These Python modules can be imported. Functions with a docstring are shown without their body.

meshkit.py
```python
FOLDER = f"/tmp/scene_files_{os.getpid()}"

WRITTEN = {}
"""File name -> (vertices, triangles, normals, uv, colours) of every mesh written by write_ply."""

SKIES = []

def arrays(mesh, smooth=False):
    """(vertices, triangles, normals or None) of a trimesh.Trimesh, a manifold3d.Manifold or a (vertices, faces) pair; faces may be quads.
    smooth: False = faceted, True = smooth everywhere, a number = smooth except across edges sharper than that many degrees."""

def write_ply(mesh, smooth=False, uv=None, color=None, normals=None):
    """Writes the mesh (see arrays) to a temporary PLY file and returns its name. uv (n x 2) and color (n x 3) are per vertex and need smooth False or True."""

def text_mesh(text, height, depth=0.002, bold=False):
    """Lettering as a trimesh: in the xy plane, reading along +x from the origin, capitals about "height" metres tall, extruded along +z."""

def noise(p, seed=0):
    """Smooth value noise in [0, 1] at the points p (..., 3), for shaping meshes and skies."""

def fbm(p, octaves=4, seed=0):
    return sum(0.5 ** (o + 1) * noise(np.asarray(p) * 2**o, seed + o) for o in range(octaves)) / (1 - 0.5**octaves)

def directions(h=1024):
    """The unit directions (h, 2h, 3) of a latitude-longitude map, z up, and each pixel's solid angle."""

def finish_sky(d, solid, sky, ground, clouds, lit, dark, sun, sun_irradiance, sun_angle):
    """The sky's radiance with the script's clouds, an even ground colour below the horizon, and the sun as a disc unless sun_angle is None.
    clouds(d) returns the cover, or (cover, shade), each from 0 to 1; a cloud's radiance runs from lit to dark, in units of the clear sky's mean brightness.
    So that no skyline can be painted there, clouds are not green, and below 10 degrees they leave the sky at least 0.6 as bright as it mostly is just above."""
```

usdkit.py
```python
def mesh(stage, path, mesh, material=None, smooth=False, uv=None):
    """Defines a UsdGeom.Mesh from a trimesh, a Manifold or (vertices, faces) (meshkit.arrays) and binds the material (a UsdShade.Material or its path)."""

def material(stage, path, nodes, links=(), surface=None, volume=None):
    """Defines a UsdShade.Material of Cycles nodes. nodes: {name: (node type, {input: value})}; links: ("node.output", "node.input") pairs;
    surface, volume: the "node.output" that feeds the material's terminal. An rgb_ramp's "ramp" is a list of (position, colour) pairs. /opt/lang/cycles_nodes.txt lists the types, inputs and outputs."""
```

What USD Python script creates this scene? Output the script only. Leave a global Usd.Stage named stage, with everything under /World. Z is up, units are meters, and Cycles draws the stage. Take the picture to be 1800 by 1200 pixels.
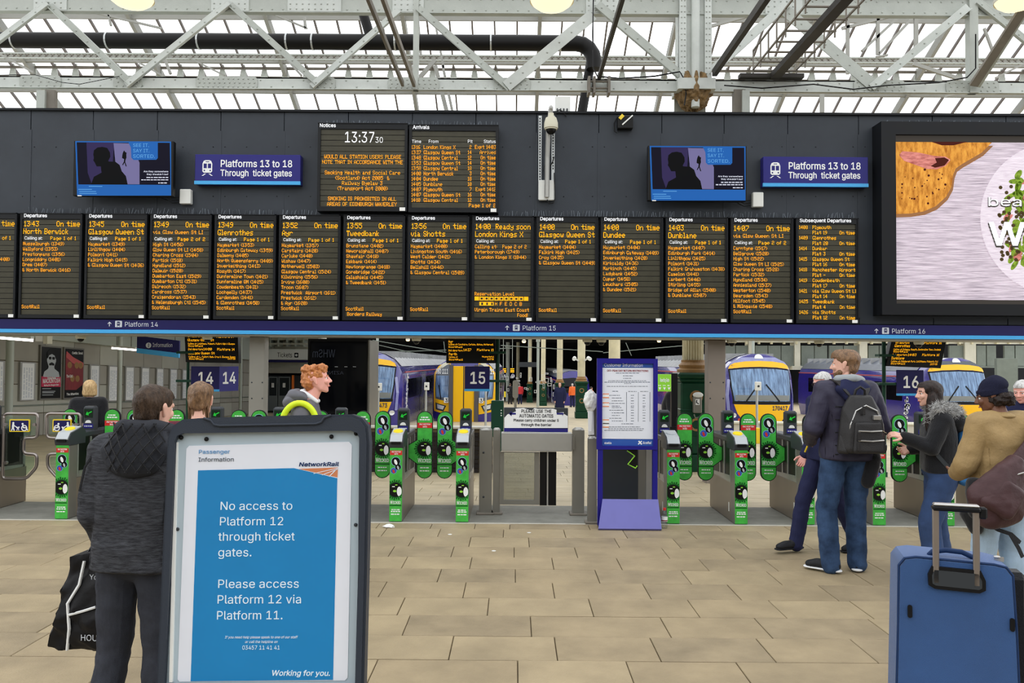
import math, random, numpy as np, trimesh, usdkit, meshkit
from pxr import Usd, UsdGeom, UsdLux, Gf
from shapely.geometry import Polygon, Point, LineString, box as sbox
from shapely import affinity, union_all
from manifold3d import Manifold

stage = Usd.Stage.CreateInMemory()
UsdGeom.SetStageUpAxis(stage, UsdGeom.Tokens.z)
UsdGeom.SetStageMetersPerUnit(stage, 1.0)
UsdGeom.Xform.Define(stage, '/World')
# ---------------------------------------------------------------- camera, sky, exposure
F = 1400.0                                   # focal length for an 1800 pixel wide picture
EYE = np.array([0.0, 0.0, 1.75])
YAW, PITCH, ROLL = 0.0036, 0.0257, 0.007
fwd = np.array([-math.sin(YAW) * math.cos(PITCH), math.cos(YAW) * math.cos(PITCH), math.sin(PITCH)])
r0 = np.array([math.cos(YAW), math.sin(YAW), 0.0]); u0 = np.cross(r0, fwd)
CR = math.cos(ROLL) * r0 + math.sin(ROLL) * u0
CU = -math.sin(ROLL) * r0 + math.cos(ROLL) * u0
cam = UsdGeom.Camera.Define(stage, '/World/camera')
cam.AddTransformOp().Set(Gf.Matrix4d(*[float(a) for row in (list(CR) + [0], list(CU) + [0], list(-fwd) + [0], list(EYE) + [1]) for a in row]))
cam.CreateFocalLengthAttr(28.0); cam.CreateHorizontalApertureAttr(36.0); cam.CreateVerticalApertureAttr(24.0)
cam.CreateClippingRangeAttr(Gf.Vec2f(0.05, 500))
EXPO = -0.85
cam.CreateExposureAttr(EXPO)
sky = UsdLux.DomeLight.Define(stage, '/World/sky')
sky.CreateColorAttr(Gf.Vec3f(0.97, 0.985, 1.0)); sky.CreateIntensityAttr(1.0)

def P(x, y, Y):
    "the point at depth Y that the photograph shows at pixel x, y"
    d = fwd + (x - 900) / F * CR - (y - 600) / F * CU
    return EYE + d * (Y / d[1])
def XW(x, y, Y): return float(P(x, y, Y)[0])
def ZW(x, y, Y): return float(P(x, y, Y)[2])
def G(x, y):
    d = fwd + (x - 900) / F * CR - (y - 600) / F * CU
    return EYE + d * (-EYE[2] / d[2])
def ZF(Y): return 0.0 if Y < 9.8 else -0.031 * (Y - 9.8)      # the ground falls gently beyond the gates

# ---------------------------------------------------------------- materials
def lin(c): return tuple(((x / 255) / 12.92 if x / 255 <= 0.04045 else ((x / 255 + 0.055) / 1.055) ** 2.4) for x in c)
MT = {}
def mat(name, rgb, rough=0.5, metal=0.0, var=0.0, vs=4.0, bump=0.0, bs=60.0, emit=0.0, spec=0.5, stretch=None, coat=0.0, rgb2=None, sheen=0.0):
    c = lin(rgb); nodes, links = {}, []
    pr = {"base_color": c, "roughness": rough, "metallic": metal, "specular_ior_level": spec if sum(rgb) > 200 or spec != 0.5 else 0.22}
    if coat: pr["coat_weight"] = coat
    if sheen: pr["sheen_weight"] = sheen
    if emit: pr["specular_ior_level"] = 0.08; pr["emission_color"] = c; pr["emission_strength"] = emit * 2.0 ** -EXPO; pr["base_color"] = tuple(x * 0.15 for x in c)
    nodes["p"] = ("principled_bsdf", pr)
    if var or bump:
        nodes["g"] = ("geometry", {}); nodes["m"] = ("mapping", {"scale": stretch or (1, 1, 1)})
        links.append(("g.position", "m.vector"))
    if var:
        nodes["n"] = ("noise_texture", {"scale": vs, "detail": 6.0, "roughness": 0.62})
        a = tuple(max(0, x * (1 - var)) for x in c); b = lin(rgb2) if rgb2 else tuple(min(1, x * (1 + var)) for x in c)
        nodes["r"] = ("rgb_ramp", {"ramp": [(0.28, a), (0.72, b)]})
        links += [("m.vector", "n.vector"), ("n.fac", "r.fac"), ("r.color", "p.base_color")]
        if emit: links.append(("r.color", "p.emission_color"))
    if bump:
        nodes["n2"] = ("noise_texture", {"scale": bs, "detail": 4.0}); nodes["b"] = ("bump", {"strength": bump, "distance": 0.01})
        links += [("m.vector", "n2.vector"), ("n2.fac", "b.height"), ("b.normal", "p.normal")]
    MT[name] = usdkit.material(stage, '/World/Looks/' + name, nodes, links, surface="p.BSDF")
def glass(name, tint, ior=1.45, gl=1.0):
    MT[name] = usdkit.material(stage, '/World/Looks/' + name, {"t": ("transparent_bsdf", {"color": tint}), "g": ("glossy_bsdf", {"color": (gl, gl, gl), "roughness": 0.02}),
        "x": ("mix_closure", {"fac": (ior - 1) * .16})}, [("t.BSDF", "x.closure1"), ("g.BSDF", "x.closure2")], surface="x.closure")

mat('paving_a', (152, 136, 107), 0.62, var=0.22, vs=2.2, bump=0.25, bs=90)
mat('paving_b', (145, 130, 103), 0.62, var=0.24, vs=2.7, bump=0.25, bs=90)
mat('paving_c', (158, 142, 112), 0.62, var=0.22, vs=1.8, bump=0.25, bs=90)
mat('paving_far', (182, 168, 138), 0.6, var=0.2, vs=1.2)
mat('joint', (92, 80, 58), 0.9, var=0.3, vs=6)
mat('concrete', (128, 128, 120), 0.75, var=0.18, vs=5, bump=0.2)
mat('edge_strip', (200, 196, 184), 0.5)
mat('housing', (48, 54, 62), 0.5, var=0.16, vs=1.5, bump=0.15, bs=300, spec=0.35)
mat('housing_dark', (20, 22, 26), 0.45)
mat('board_frame', (24, 26, 29), 0.4)
mat('led_back', (66, 64, 52), 0.3, var=0.12, vs=6)
mat('groove', (16, 16, 14), 0.6)
mat('led_orange', (255, 176, 24), emit=1.3)
mat('led_deep', (255, 164, 36), emit=1.25)
mat('led_white', (240, 242, 244), emit=1.1)
mat('label_white', (242, 243, 240), 0.5)
mat('grey_letter', (205, 210, 218), 0.5)
mat('spike', (104, 112, 120), 0.4, metal=0.5)
mat('navy', (30, 28, 84), 0.4)
mat('navy_sign', (42, 40, 118), 0.35)
mat('sky_blue', (62, 168, 232), 0.4)
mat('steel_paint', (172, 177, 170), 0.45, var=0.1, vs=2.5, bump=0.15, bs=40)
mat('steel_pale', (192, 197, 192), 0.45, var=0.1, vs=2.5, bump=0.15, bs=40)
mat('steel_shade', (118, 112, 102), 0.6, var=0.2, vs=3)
mat('dark_steel', (54, 51, 48), 0.55, var=0.2, vs=3)
mat('glazing_bar', (104, 96, 92), 0.6)
mat('rafter_grey', (150, 150, 144), 0.6)
mat('pipe_black', (12, 11, 11), 0.5)
mat('galvanised', (182, 186, 186), 0.35, metal=0.5, var=0.08)
mat('aluminium', (168, 168, 164), 0.38, metal=0.55, var=0.08, vs=3)
mat('gate_grey', (126, 124, 116), 0.38, metal=0.35, var=0.08, vs=2)
mat('gate_brown', (138, 128, 114), 0.38, metal=0.35, var=0.06, vs=2)
mat('gate_dark', (56, 60, 64), 0.4)
mat('reader_grey', (176, 182, 186), 0.35)
mat('black', (14, 14, 15), 0.4)
mat('rubber', (24, 25, 28), 0.6)
mat('white_plastic', (226, 228, 224), 0.4)
mat('cream', (214, 205, 170), 0.55, var=0.12, vs=3)
mat('cream_paint', (205, 202, 182), 0.6, var=0.1, vs=1.5)
mat('gold_brown', (150, 112, 62), 0.5, var=0.15, vs=6)
mat('green_iron', (18, 62, 42), 0.35, var=0.2, vs=5)
mat('green_post', (22, 62, 46), 0.4)
mat('capital', (122, 96, 58), 0.7, var=0.45, vs=14, bump=0.8, bs=25)
mat('pillar_grey', (134, 132, 124), 0.5, var=0.07, vs=2)
mat('pillar_brown', (128, 118, 108), 0.5, var=0.07, vs=2)
mat('clad_grey', (158, 155, 144), 0.6, var=0.1, vs=0.8)
mat('clad_light', (178, 178, 166), 0.6, var=0.1, vs=0.8)
mat('pole_pale', (178, 186, 176), 0.4)
mat('poster_green', (64, 176, 66), 0.35, var=0.22, vs=14)
mat('poster_green_dark', (22, 92, 34), 0.35, var=0.3, vs=30)
mat('poster_lime', (142, 212, 60), 0.35)
mat('poster_red', (206, 44, 40), 0.35)
mat('poster_white', (238, 240, 240), 0.35)
mat('poster_black', (16, 18, 18), 0.35)
mat('poster_blue', (52, 84, 168), 0.35)
mat('poster_paleblue', (150, 200, 236), 0.35)
mat('poster_crimson', (196, 24, 74), 0.4)
mat('poster_maroon', (132, 38, 44), 0.4, var=0.35, vs=2.5)
mat('poster_orange', (238, 120, 40), 0.4)
mat('yellow_disc', (240, 214, 30), 0.4)
mat('yellow_tape', (238, 206, 40), 0.4)
mat('lcd_green', (40, 190, 60), emit=0.8)
mat('lcd_dark', (24, 42, 30), 0.25)
mat('tv_dark', (20, 17, 40), 0.3, emit=0.5)
mat('tv_black', (8, 8, 14), 0.3, emit=0.3)
mat('tv_mid', (62, 52, 100), 0.3, emit=0.55)
mat('tv_lilac', (134, 128, 178), 0.3, emit=0.6)
mat('tv_blue', (40, 112, 200), 0.3, emit=0.62)
mat('tv_text', (104, 176, 238), 0.3, emit=0.75)
mat('tv_white', (225, 228, 245), 0.3, emit=0.7)
mat('ad_cloth', (168, 152, 170), emit=0.36, var=0.5, vs=16, stretch=(0.16, 1, 6.0), rgb2=(240, 226, 238))
mat('ad_plate', (204, 190, 204), emit=0.36, var=0.18, vs=16, stretch=(0.35, 1, 5.0), rgb2=(240, 230, 240))
mat('ad_wood', (184, 104, 30), emit=0.42, var=0.4, vs=7, stretch=(3, 1, 1.0), rgb2=(232, 166, 72))
mat('ad_wood_edge', (196, 138, 92), emit=0.5)
mat('ad_meat', (170, 74, 70), emit=0.42, var=0.35, vs=12, rgb2=(226, 150, 140), stretch=(0.5, 1, 2))
mat('ad_meat_dark', (96, 34, 24), emit=0.5)
mat('ad_green', (60, 92, 22), emit=0.36, var=0.4, vs=20, rgb2=(150, 180, 60))
mat('ad_lentil', (112, 92, 54), emit=0.35)
mat('ad_grey', (96, 90, 84), emit=0.35)
mat('lamp_bowl', (255, 238, 196), emit=1.2)
mat('lamp_case', (190, 186, 170), 0.4)
mat('tube_light', (255, 246, 240), emit=2.5)
mat('spot_light', (255, 214, 140), emit=4.0)
mat('train_indigo', (44, 36, 128), 0.18, var=0.1, vs=1.0, coat=0.5)
mat('train_lilac', (142, 146, 196), 0.2, var=0.25, vs=2.0, coat=0.4)
mat('train_roof', (150, 152, 154), 0.5, var=0.2, vs=2.0)
mat('train_roof_dark', (84, 90, 100), 0.4, var=0.2, vs=2.0)
mat('train_yellow', (248, 190, 12), 0.3)
mat('train_red', (196, 84, 84), 0.4)
mat('train_window', (12, 13, 17), 0.06)
mat('screen_glass', (70, 100, 150), 0.07, var=0.6, vs=3.0, stretch=(5, 1, 0.5), rgb2=(140, 176, 220))  # blue sky reflection and dark struts painted into the windscreen colour
mat('train_dash', (120, 124, 122), 0.4)
mat('gangway', (84, 80, 82), 0.7)
mat('headlight', (222, 226, 230), 0.15, metal=0.3)
mat('tail_red', (214, 70, 40), 0.3)
mat('brick_black', (42, 38, 36), 0.8, var=0.3, vs=8)
mat('girder_green', (112, 120, 110), 0.6, var=0.15, vs=2)
mat('far_dark', (22, 22, 24), 0.8, var=0.3, vs=1)
mat('dark_blue_glass', (10, 12, 18), 0.08)
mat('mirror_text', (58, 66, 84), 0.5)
mat('ticket_white', (226, 228, 226), 0.5)
mat('grey_door', (112, 120, 124), 0.3)
mat('door_glass', (40, 46, 50), 0.1)
mat('frame_charcoal', (52, 58, 68), 0.45, bump=0.12, bs=200)
mat('panel_silver', (176, 192, 202), 0.4)
mat('paper_white', (226, 230, 240), 0.45, var=0.03, vs=3)
mat('sign_blue', (16, 128, 190), 0.4, var=0.05, vs=3)
mat('letter_pale', (226, 238, 248), 0.5)
mat('letter_blue', (90, 150, 200), 0.5)
mat('letter_grey', (92, 100, 110), 0.5)
mat('letter_dark', (24, 26, 34), 0.5)
mat('letter_navy', (26, 50, 96), 0.5)
mat('rail_orange', (206, 126, 82), 0.5)
mat('cib_blue', (34, 30, 128), 0.35)
mat('cib_band', (38, 84, 168), 0.35)
mat('cib_ramp', (104, 104, 178), 0.45, var=0.06, vs=4)
mat('case_blue', (38, 82, 140), 0.75, bump=0.5, bs=700, var=0.12, vs=3, sheen=0.3)
mat('case_trim', (26, 50, 90), 0.6)
mat('black_trim', (18, 19, 22), 0.4)
mat('handle_metal', (158, 150, 146), 0.3, metal=0.8)
glass('pane_glass', (0.96, 0.97, 0.97), 1.3)
glass('gate_glass', (0.74, 0.86, 0.80), 1.45)
glass('sheet_glass', (0.60, 0.62, 0.60), 1.45)

# ---------------------------------------------------------------- prims
USED, INV = {}, {}
def fresh(path):
    n = USED.get(path, 0); USED[path] = n + 1
    return path if n == 0 else f'{path}_{n:03d}'
def keys(p, label=None, cat=None, group=None, kind=None):
    for k, v in (('label', label), ('category', cat), ('group', group), ('kind', kind)):
        if v: p.SetCustomDataByKey(k, v)
def thing(name, label=None, cat=None, loc=(0, 0, 0), rz=0.0, group=None, kind=None):
    path = fresh('/World/' + name); x = UsdGeom.Xform.Define(stage, path)
    x.AddTranslateOp().Set(Gf.Vec3d(*map(float, loc))); x.AddRotateZOp().Set(float(math.degrees(rz)))
    c, s = math.cos(rz), math.sin(rz)
    INV[path] = (np.array(loc, float), np.array([[c, s, 0], [-s, c, 0], [0, 0, 1]]))
    keys(x.GetPrim(), label, cat, group, kind); return x.GetPrim()
def copy_of(src, label, loc, rz=0.0, group=None):
    cd = src.GetCustomData(); base = str(src.GetName())
    t = thing(base, label, cd['category'], loc, rz, group or cd.get('group'))
    t.GetReferences().AddInternalReference(src.GetPath()); t.SetInstanceable(True); return t

def tri_mesh(poly, depth): return trimesh.creation.extrude_polygon(poly, depth, engine="earcut")
TEXTS = {}
def text_shape(s, h, bold):
    k = (s, bold)
    if k not in TEXTS: TEXTS[k] = meshkit.text_mesh(s, 1.0, 0.02, bold)
    m = TEXTS[k].copy(); m.apply_scale(h); return m
class MB:
    "collects shapes in world (or a thing's own) coordinates; build() makes them one mesh"
    def __init__(s): s.v, s.f, s.n = [], [], 0
    def add(s, v, f):
        v = np.asarray(v, float); f = np.asarray(f, int)
        s.v.append(v); s.f.append(f + s.n); s.n += len(v); return s
    def tm(s, m): return s.add(m.vertices, m.faces)
    def man(s, m):
        k = m.to_mesh(); return s.add(k.vert_properties[:, :3], k.tri_verts)
    def box(s, x0, x1, y0, y1, z0, z1, bev=0.0):
        if bev:
            pts = [(a, b, c) for i in range(3) for a in (x0 + bev * (i != 0), x1 - bev * (i != 0)) for b in (y0 + bev * (i != 1), y1 - bev * (i != 1)) for c in (z0 + bev * (i != 2), z1 - bev * (i != 2))]
            return s.man(Manifold.hull_points(np.array(pts)))
        v = [(x, y, z) for x in (x0, x1) for y in (y0, y1) for z in (z0, z1)]
        return s.add(v, [[0, 1, 3], [0, 3, 2], [4, 6, 7], [4, 7, 5], [0, 4, 5], [0, 5, 1], [2, 3, 7], [2, 7, 6], [0, 2, 6], [0, 6, 4], [1, 5, 7], [1, 7, 3]])
    def bar(s, p, q, w, d, up=(0, 1, 0)):
        "box along p-q, w wide across and d deep along up"
        p, q = np.array(p, float), np.array(q, float); t = q - p; L = np.linalg.norm(t); t /= L
        n = np.array(up, float); n = n - t * (n @ t); n /= np.linalg.norm(n); b = np.cross(t, n)
        v = [p + t * (L * i) + n * (d * (j - .5)) + b * (w * (k - .5)) for i in (0, 1) for j in (0, 1) for k in (0, 1)]
        return s.add(v, [[0, 1, 3], [0, 3, 2], [4, 6, 7], [4, 7, 5], [0, 4, 5], [0, 5, 1], [2, 3, 7], [2, 7, 6], [0, 2, 6], [0, 6, 4], [1, 5, 7], [1, 7, 3]])
    def tube(s, pts, r, n=8, caps=True):
        pts = np.array(pts, float); k = len(pts); rr = np.broadcast_to(np.asarray(r, float), (k,))
        t = np.gradient(pts, axis=0); t /= np.maximum(np.linalg.norm(t, axis=1, keepdims=True), 1e-9)
        a = np.array([0, 0, 1.0]) if abs(t[0][2]) < 0.9 else np.array([0, 1.0, 0]); V = []
        for i in range(k):
            a = a - t[i] * (a @ t[i]); a /= np.linalg.norm(a); b = np.cross(t[i], a)
            V += [pts[i] + rr[i] * (math.cos(q) * a + math.sin(q) * b) for q in np.arange(n) * 2 * math.pi / n]
        Fc = [x for i in range(k - 1) for j in range(n) for x in ([i * n + j, i * n + (j + 1) % n, (i + 1) * n + (j + 1) % n], [i * n + j, (i + 1) * n + (j + 1) % n, (i + 1) * n + j])]
        if caps:
            V += [pts[0], pts[-1]]
            Fc += [[k * n, (j + 1) % n, j] for j in range(n)] + [[k * n + 1, (k - 1) * n + j, (k - 1) * n + (j + 1) % n] for j in range(n)]
        return s.add(V, Fc)
    def cyl(s, p, q, r, r2=None, n=16): return s.tube([p, q], [r, r if r2 is None else r2], n)
    def poly(s, poly, y0, y1):
        "extrudes a polygon in x, z from depth y0 (front) to y1"
        for g in getattr(poly, 'geoms', [poly]):
            if g.is_empty or g.geom_type != 'Polygon': continue
            m = tri_mesh(g, abs(y1 - y0)); v = m.vertices
            s.add(np.stack([v[:, 0], y1 - v[:, 2], v[:, 1]], 1), m.faces)
        return s
    def lathe(s, prof, c, n=20):
        prof = np.array(prof, float); k = len(prof); c = np.array(c, float); q = np.arange(n) * 2 * math.pi / n
        V = np.concatenate([np.stack([c[0] + r * np.cos(q), c[1] + r * np.sin(q), np.full(n, c[2] + z)], 1) for r, z in prof])
        Fc = [x for i in range(k - 1) for j in range(n) for x in ([i * n + j, i * n + (j + 1) % n, (i + 1) * n + (j + 1) % n], [i * n + j, (i + 1) * n + (j + 1) % n, (i + 1) * n + j])]
        return s.add(V, Fc)
    def ball(s, c, r, sub=2):
        m = trimesh.creation.icosphere(subdivisions=sub); m.vertices = m.vertices * np.asarray(r) + np.asarray(c); return s.tm(m)
    def text(s, t, h, x, z, y, align='l', bold=False, width=None, depth=None, mirror=False, skew=0.0):
        m = text_shape(t, h, bold); v = m.vertices.copy(); w = v[:, 0].max() - min(0, v[:, 0].min())
        if width: v[:, 0] *= width / w; w = width
        v[:, 0] += skew * v[:, 1]
        if align == 'c': v[:, 0] -= w / 2
        elif align == 'r': v[:, 0] -= w
        d = v[:, 2] / (0.02 * h) * (depth or 0.002)
        f = m.faces
        if mirror: v[:, 0] = -v[:, 0]; f = f[:, ::-1]
        return s.add(np.stack([x + v[:, 0], y - d, z + v[:, 1]], 1), f)
    def turned(s, a, c=(0, 0, 0), axis='z'):
        c = np.array(c, float); k, q = math.cos(a), math.sin(a)
        R = {'z': [[k, -q, 0], [q, k, 0], [0, 0, 1]], 'x': [[1, 0, 0], [0, k, -q], [0, q, k]], 'y': [[k, 0, q], [0, 1, 0], [-q, 0, k]]}[axis]
        s.v = [(v - c) @ np.array(R).T + c for v in s.v]; return s
    def moved(s, d): s.v = [v + np.array(d, float) for v in s.v]; return s
    def build(s, name, m, parent=None, smooth=False, local=False, label=None, kind=None, cat=None, group=None):
        v, f = np.concatenate(s.v), np.concatenate(s.f)
        path = fresh((str(parent.GetPath()) if parent else '/World') + '/' + name)
        if parent and not local:
            top = '/'.join(str(parent.GetPath()).split('/')[:3])
            if top in INV: v = (v - INV[top][0]) @ INV[top][1].T
        p = usdkit.mesh(stage, path, (v, f), MT[m], smooth=smooth).GetPrim()
        keys(p, label, cat, group, kind)
        if not parent: INV[path] = (np.zeros(3), np.eye(3))
        return p
def rrect(x0, x1, z0, z1, r): return sbox(x0 + r, z0 + r, x1 - r, z1 - r).buffer(r, quad_segs=5)
def disc(x, z, r): return Point(x, z).buffer(r, quad_segs=8)

# dot matrix lettering
FONT = {}
_hex = ("0000000000 00005F0000 0007000700 147F147F14 242A7F2A12 2313086462 3649562050 0008070300 001C224100 0041221C00 2A1C7F1C2A 08083E0808 0080703000 0808080808 0000606000 2010080402 "
 "3E5149453E 00427F4000 7249494946 2141494D33 1814127F10 2745454539 3C4A494931 4121110907 3649494936 464949291E 0000140000 0040340000 0008142241 1414141414 0041221408 0201590906 3E415D594E "
 "7C1211127C 7F49494936 3E41414122 7F4141413E 7F49494941 7F09090901 3E41415173 7F0808087F 00417F4100 2040413F01 7F08142241 7F40404040 7F021C027F 7F0408107F 3E4141413E 7F09090906 3E4151215E 7F09192946 2649494932 03017F0103 "
 "3F4040403F 1F2040201F 3F4038403F 6314081463 0304780403 6159494D43 007F414141 0204081020 004141417F 0402010204 4040404040 0003070800 2054547840 7F28444438 3844444428 384444287F 3854545418 00087E0902 18A4A49C78 "
 "7F08040478 00447D4000 2040403D00 7F10284400 00417F4000 7C04780478 7C08040478 3844444438 FC18242418 18242418FC 7C08040408 4854545424 04043F4424 3C4040207C 1C2040201C 3C4030403C 4428102844 4C9090907C 4464544C44")
for i, h in enumerate(_hex.split()):
    cols = [int(h[k:k + 2], 16) for k in range(0, 10, 2)]
    while i and cols and not cols[0]: cols = cols[1:]
    while i and cols and not cols[-1]: cols = cols[:-1]
    FONT[chr(32 + i)] = cols if i else [0, 0, 0]
def led(mb, s, x, z, dw, dh, y, align='l', y0t=0.0015):
    "x, z: left (or right, or middle) end of the line and its capitals' top"
    n = sum(len(FONT[c]) + 1 for c in s) - 1
    if align == 'r': x -= n * dw
    if align == 'c': x -= n * dw / 2
    V, Fc = [], []
    for c in s:
        for col in FONT[c]:
            b = 0
            while b < 8:
                if col >> b & 1:
                    e = b
                    while e < 8 and col >> e & 1: e += 1
                    k = len(V); V += [(x, y, z - b * dh), (x + dw * 1.02, y, z - b * dh), (x + dw * 1.02, y, z - e * dh), (x, y, z - e * dh)]
                    Fc += [[k, k + 2, k + 1], [k, k + 3, k + 2]]; b = e
                else: b += 1
            x += dw
        x += dw
    if V:
        V = np.array(V); n4 = len(V)
        B = V + np.array([0, y0t, 0]); mb.add(V, Fc)
    return mb
# ---------------------------------------------------------------- floor
rng = random.Random(7)
def PX(Y, ox=0.0, oy=0.0, k=1.0): return lambda cx, cy: tuple(P(ox + cx / k, oy + cy / k, Y)[[0, 2]])
floor = thing('floor', 'beige sandstone paving slabs of the station concourse', kind='structure')
MB().box(-16, 16, 0.5, 9.75, -0.3, -0.012).build('mortar_bed', 'joint', floor)
rows = [1290, 1211, 1160.9, 1119, 1083, 1051.8, 1024.5, 1000.9, 980.4, 962, 944.9, 930.8, 921.6]
joints = [[], [], [50, 655, 1120, 1590], [380, 812, 1220, 1670], [194, 709, 1262, 1660], [172, 533, 956, 1375], [95, 435, 802, 1185, 1540], [331, 645, 982, 1345],
          [186, 461, 799, 1072, 1416, 1690], [132, 385, 640, 895, 1261, 1520], [213, 457, 701, 1062, 1307, 1575], [100, 330, 596, 848, 1095, 1370, 1650], [75, 297, 478, 622, 948, 1480]]
bounds = [float(G(1015, y)[1]) for y in rows]
bounds = [bounds[0] - 0.408 * k for k in (5, 4, 3, 2, 1)] + bounds
joints = [[]] * 5 + joints
far_stones = MB(); laid = 0
for i in range(1, len(bounds)):
    ya, yb = bounds[i - 1], bounds[i]; ym = (ya + yb) / 2
    yp = (rows[i - 6] + rows[i - 5]) / 2 if i > 5 else 1290
    xs = [float(G(630 + c / 2.338, yp)[0]) for c in joints[i]]
    if not xs: xs = [rng.uniform(-0.4, 0.3)]
    hw = 0.645 * yb + 0.5
    while xs[-1] < hw: xs.append(xs[-1] + rng.choice([0.6, 0.72, 0.78, 0.9]))
    while xs[0] > -hw: xs.insert(0, xs[0] - rng.choice([0.6, 0.72, 0.78, 0.9]))
    for a, b in zip(xs, xs[1:]):
        t = rng.uniform(-0.0015, 0.0015)
        MB().box(a + 0.003, b - 0.003, ya + 0.0035, yb - 0.0035, -0.04, t, 0.003).build('paving_slab', rng.choice(['paving_a', 'paving_b', 'paving_c']), floor)
front = bounds[-1]
# the strip under the gates, then the paving that falls away towards the platforms
MB().box(-13, 13, front + 0.03, 9.75, -0.2, 0.004).build('gate_plinth', 'concrete', floor, label='grey concrete strip under the ticket gates')
MB().box(-13, 13, front, front + 0.03, -0.2, 0.006).build('edge_strip', 'edge_strip', floor)
y = 9.75; k = 0
st = MB()
while y < 21:
    d = 0.408; x = -16 + rng.uniform(0, .7)
    while x < 13:
        w = rng.choice([0.6, 0.72, 0.78, 0.9]); za, zb = ZF(y), ZF(y + d)
        if x > -y * .66 - 1 and x < y * .66 + 1:
            q = .004
            v = [(x + q, y + q, za), (x + w - q, y + q, za), (x + w - q, y + d - q, zb), (x + q, y + d - q, zb)]
            v = v + [(a, b, c - .03) for a, b, c in v]
            st.add(v, [[0, 1, 2], [0, 2, 3], [0, 4, 5], [0, 5, 1], [1, 5, 6], [1, 6, 2], [2, 6, 7], [2, 7, 3], [3, 7, 4], [3, 4, 0]])
        x += w
    y += d
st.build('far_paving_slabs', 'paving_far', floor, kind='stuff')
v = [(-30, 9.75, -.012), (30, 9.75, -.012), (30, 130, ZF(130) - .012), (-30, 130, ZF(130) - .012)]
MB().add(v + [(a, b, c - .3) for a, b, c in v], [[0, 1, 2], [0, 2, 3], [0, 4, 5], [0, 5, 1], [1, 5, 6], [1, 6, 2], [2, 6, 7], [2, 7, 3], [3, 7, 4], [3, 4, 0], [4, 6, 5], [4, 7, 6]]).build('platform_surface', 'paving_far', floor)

# ---------------------------------------------------------------- the overhead housing of the boards
YB = 12.0
zt, zb = ZW(1000, 199, YB), ZW(1125, 594, YB)
hou = thing('wall_front', 'dark slate sheet-metal housing that carries the departure boards', loc=(0, YB, zb), kind='structure')
seams = [-280, -170, -60, 50, 160, 273, 385, 497, 610, 723, 835, 942, 1052, 1163, 1273, 1385, 1510, 1640, 1770, 1900, 2030]
zc = ZW(1125, 567, YB)
for a, b in zip(seams, seams[1:]):
    MB().box(XW(a, 400, YB) + .004, XW(b, 400, YB) - .004, YB + rng.uniform(-.002, .002), YB + .05, zc, zt, .004).build('cladding_panel', 'housing', hou)
x0, x1 = XW(-280, 400, YB), XW(2030, 400, YB)
MB().box(x0, x1, YB + .05, YB + .55, zb + .02, zt - .02).build('box_frame', 'housing_dark', hou)
MB().box(x0, x1, YB - .04, YB + .6, zt - .012, zt + .02).build('top_capping', 'housing_dark', hou)
MB().box(x0, x1, YB - .12, YB + .62, zb - .012, zb + .02).build('soffit_panel', 'pillar_grey', hou)
sm = MB()
for a in seams: sm.box(XW(a, 400, YB) - .018, XW(a, 400, YB) + .018, YB - .004, YB + .03, zc + .1, zt - .3)
sm.build('seam_strip', 'housing', hou)
rv = MB()
for a in seams:
    for d in (-.09, .09, .42):
        for yy in (345, 258): 
            c = P(a, yy, YB); rv.ball((c[0] + d, YB, c[2]), (.009, .006, .009), 1)
rv.build('screw_heads', 'housing_dark', hou, kind='stuff')

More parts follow.
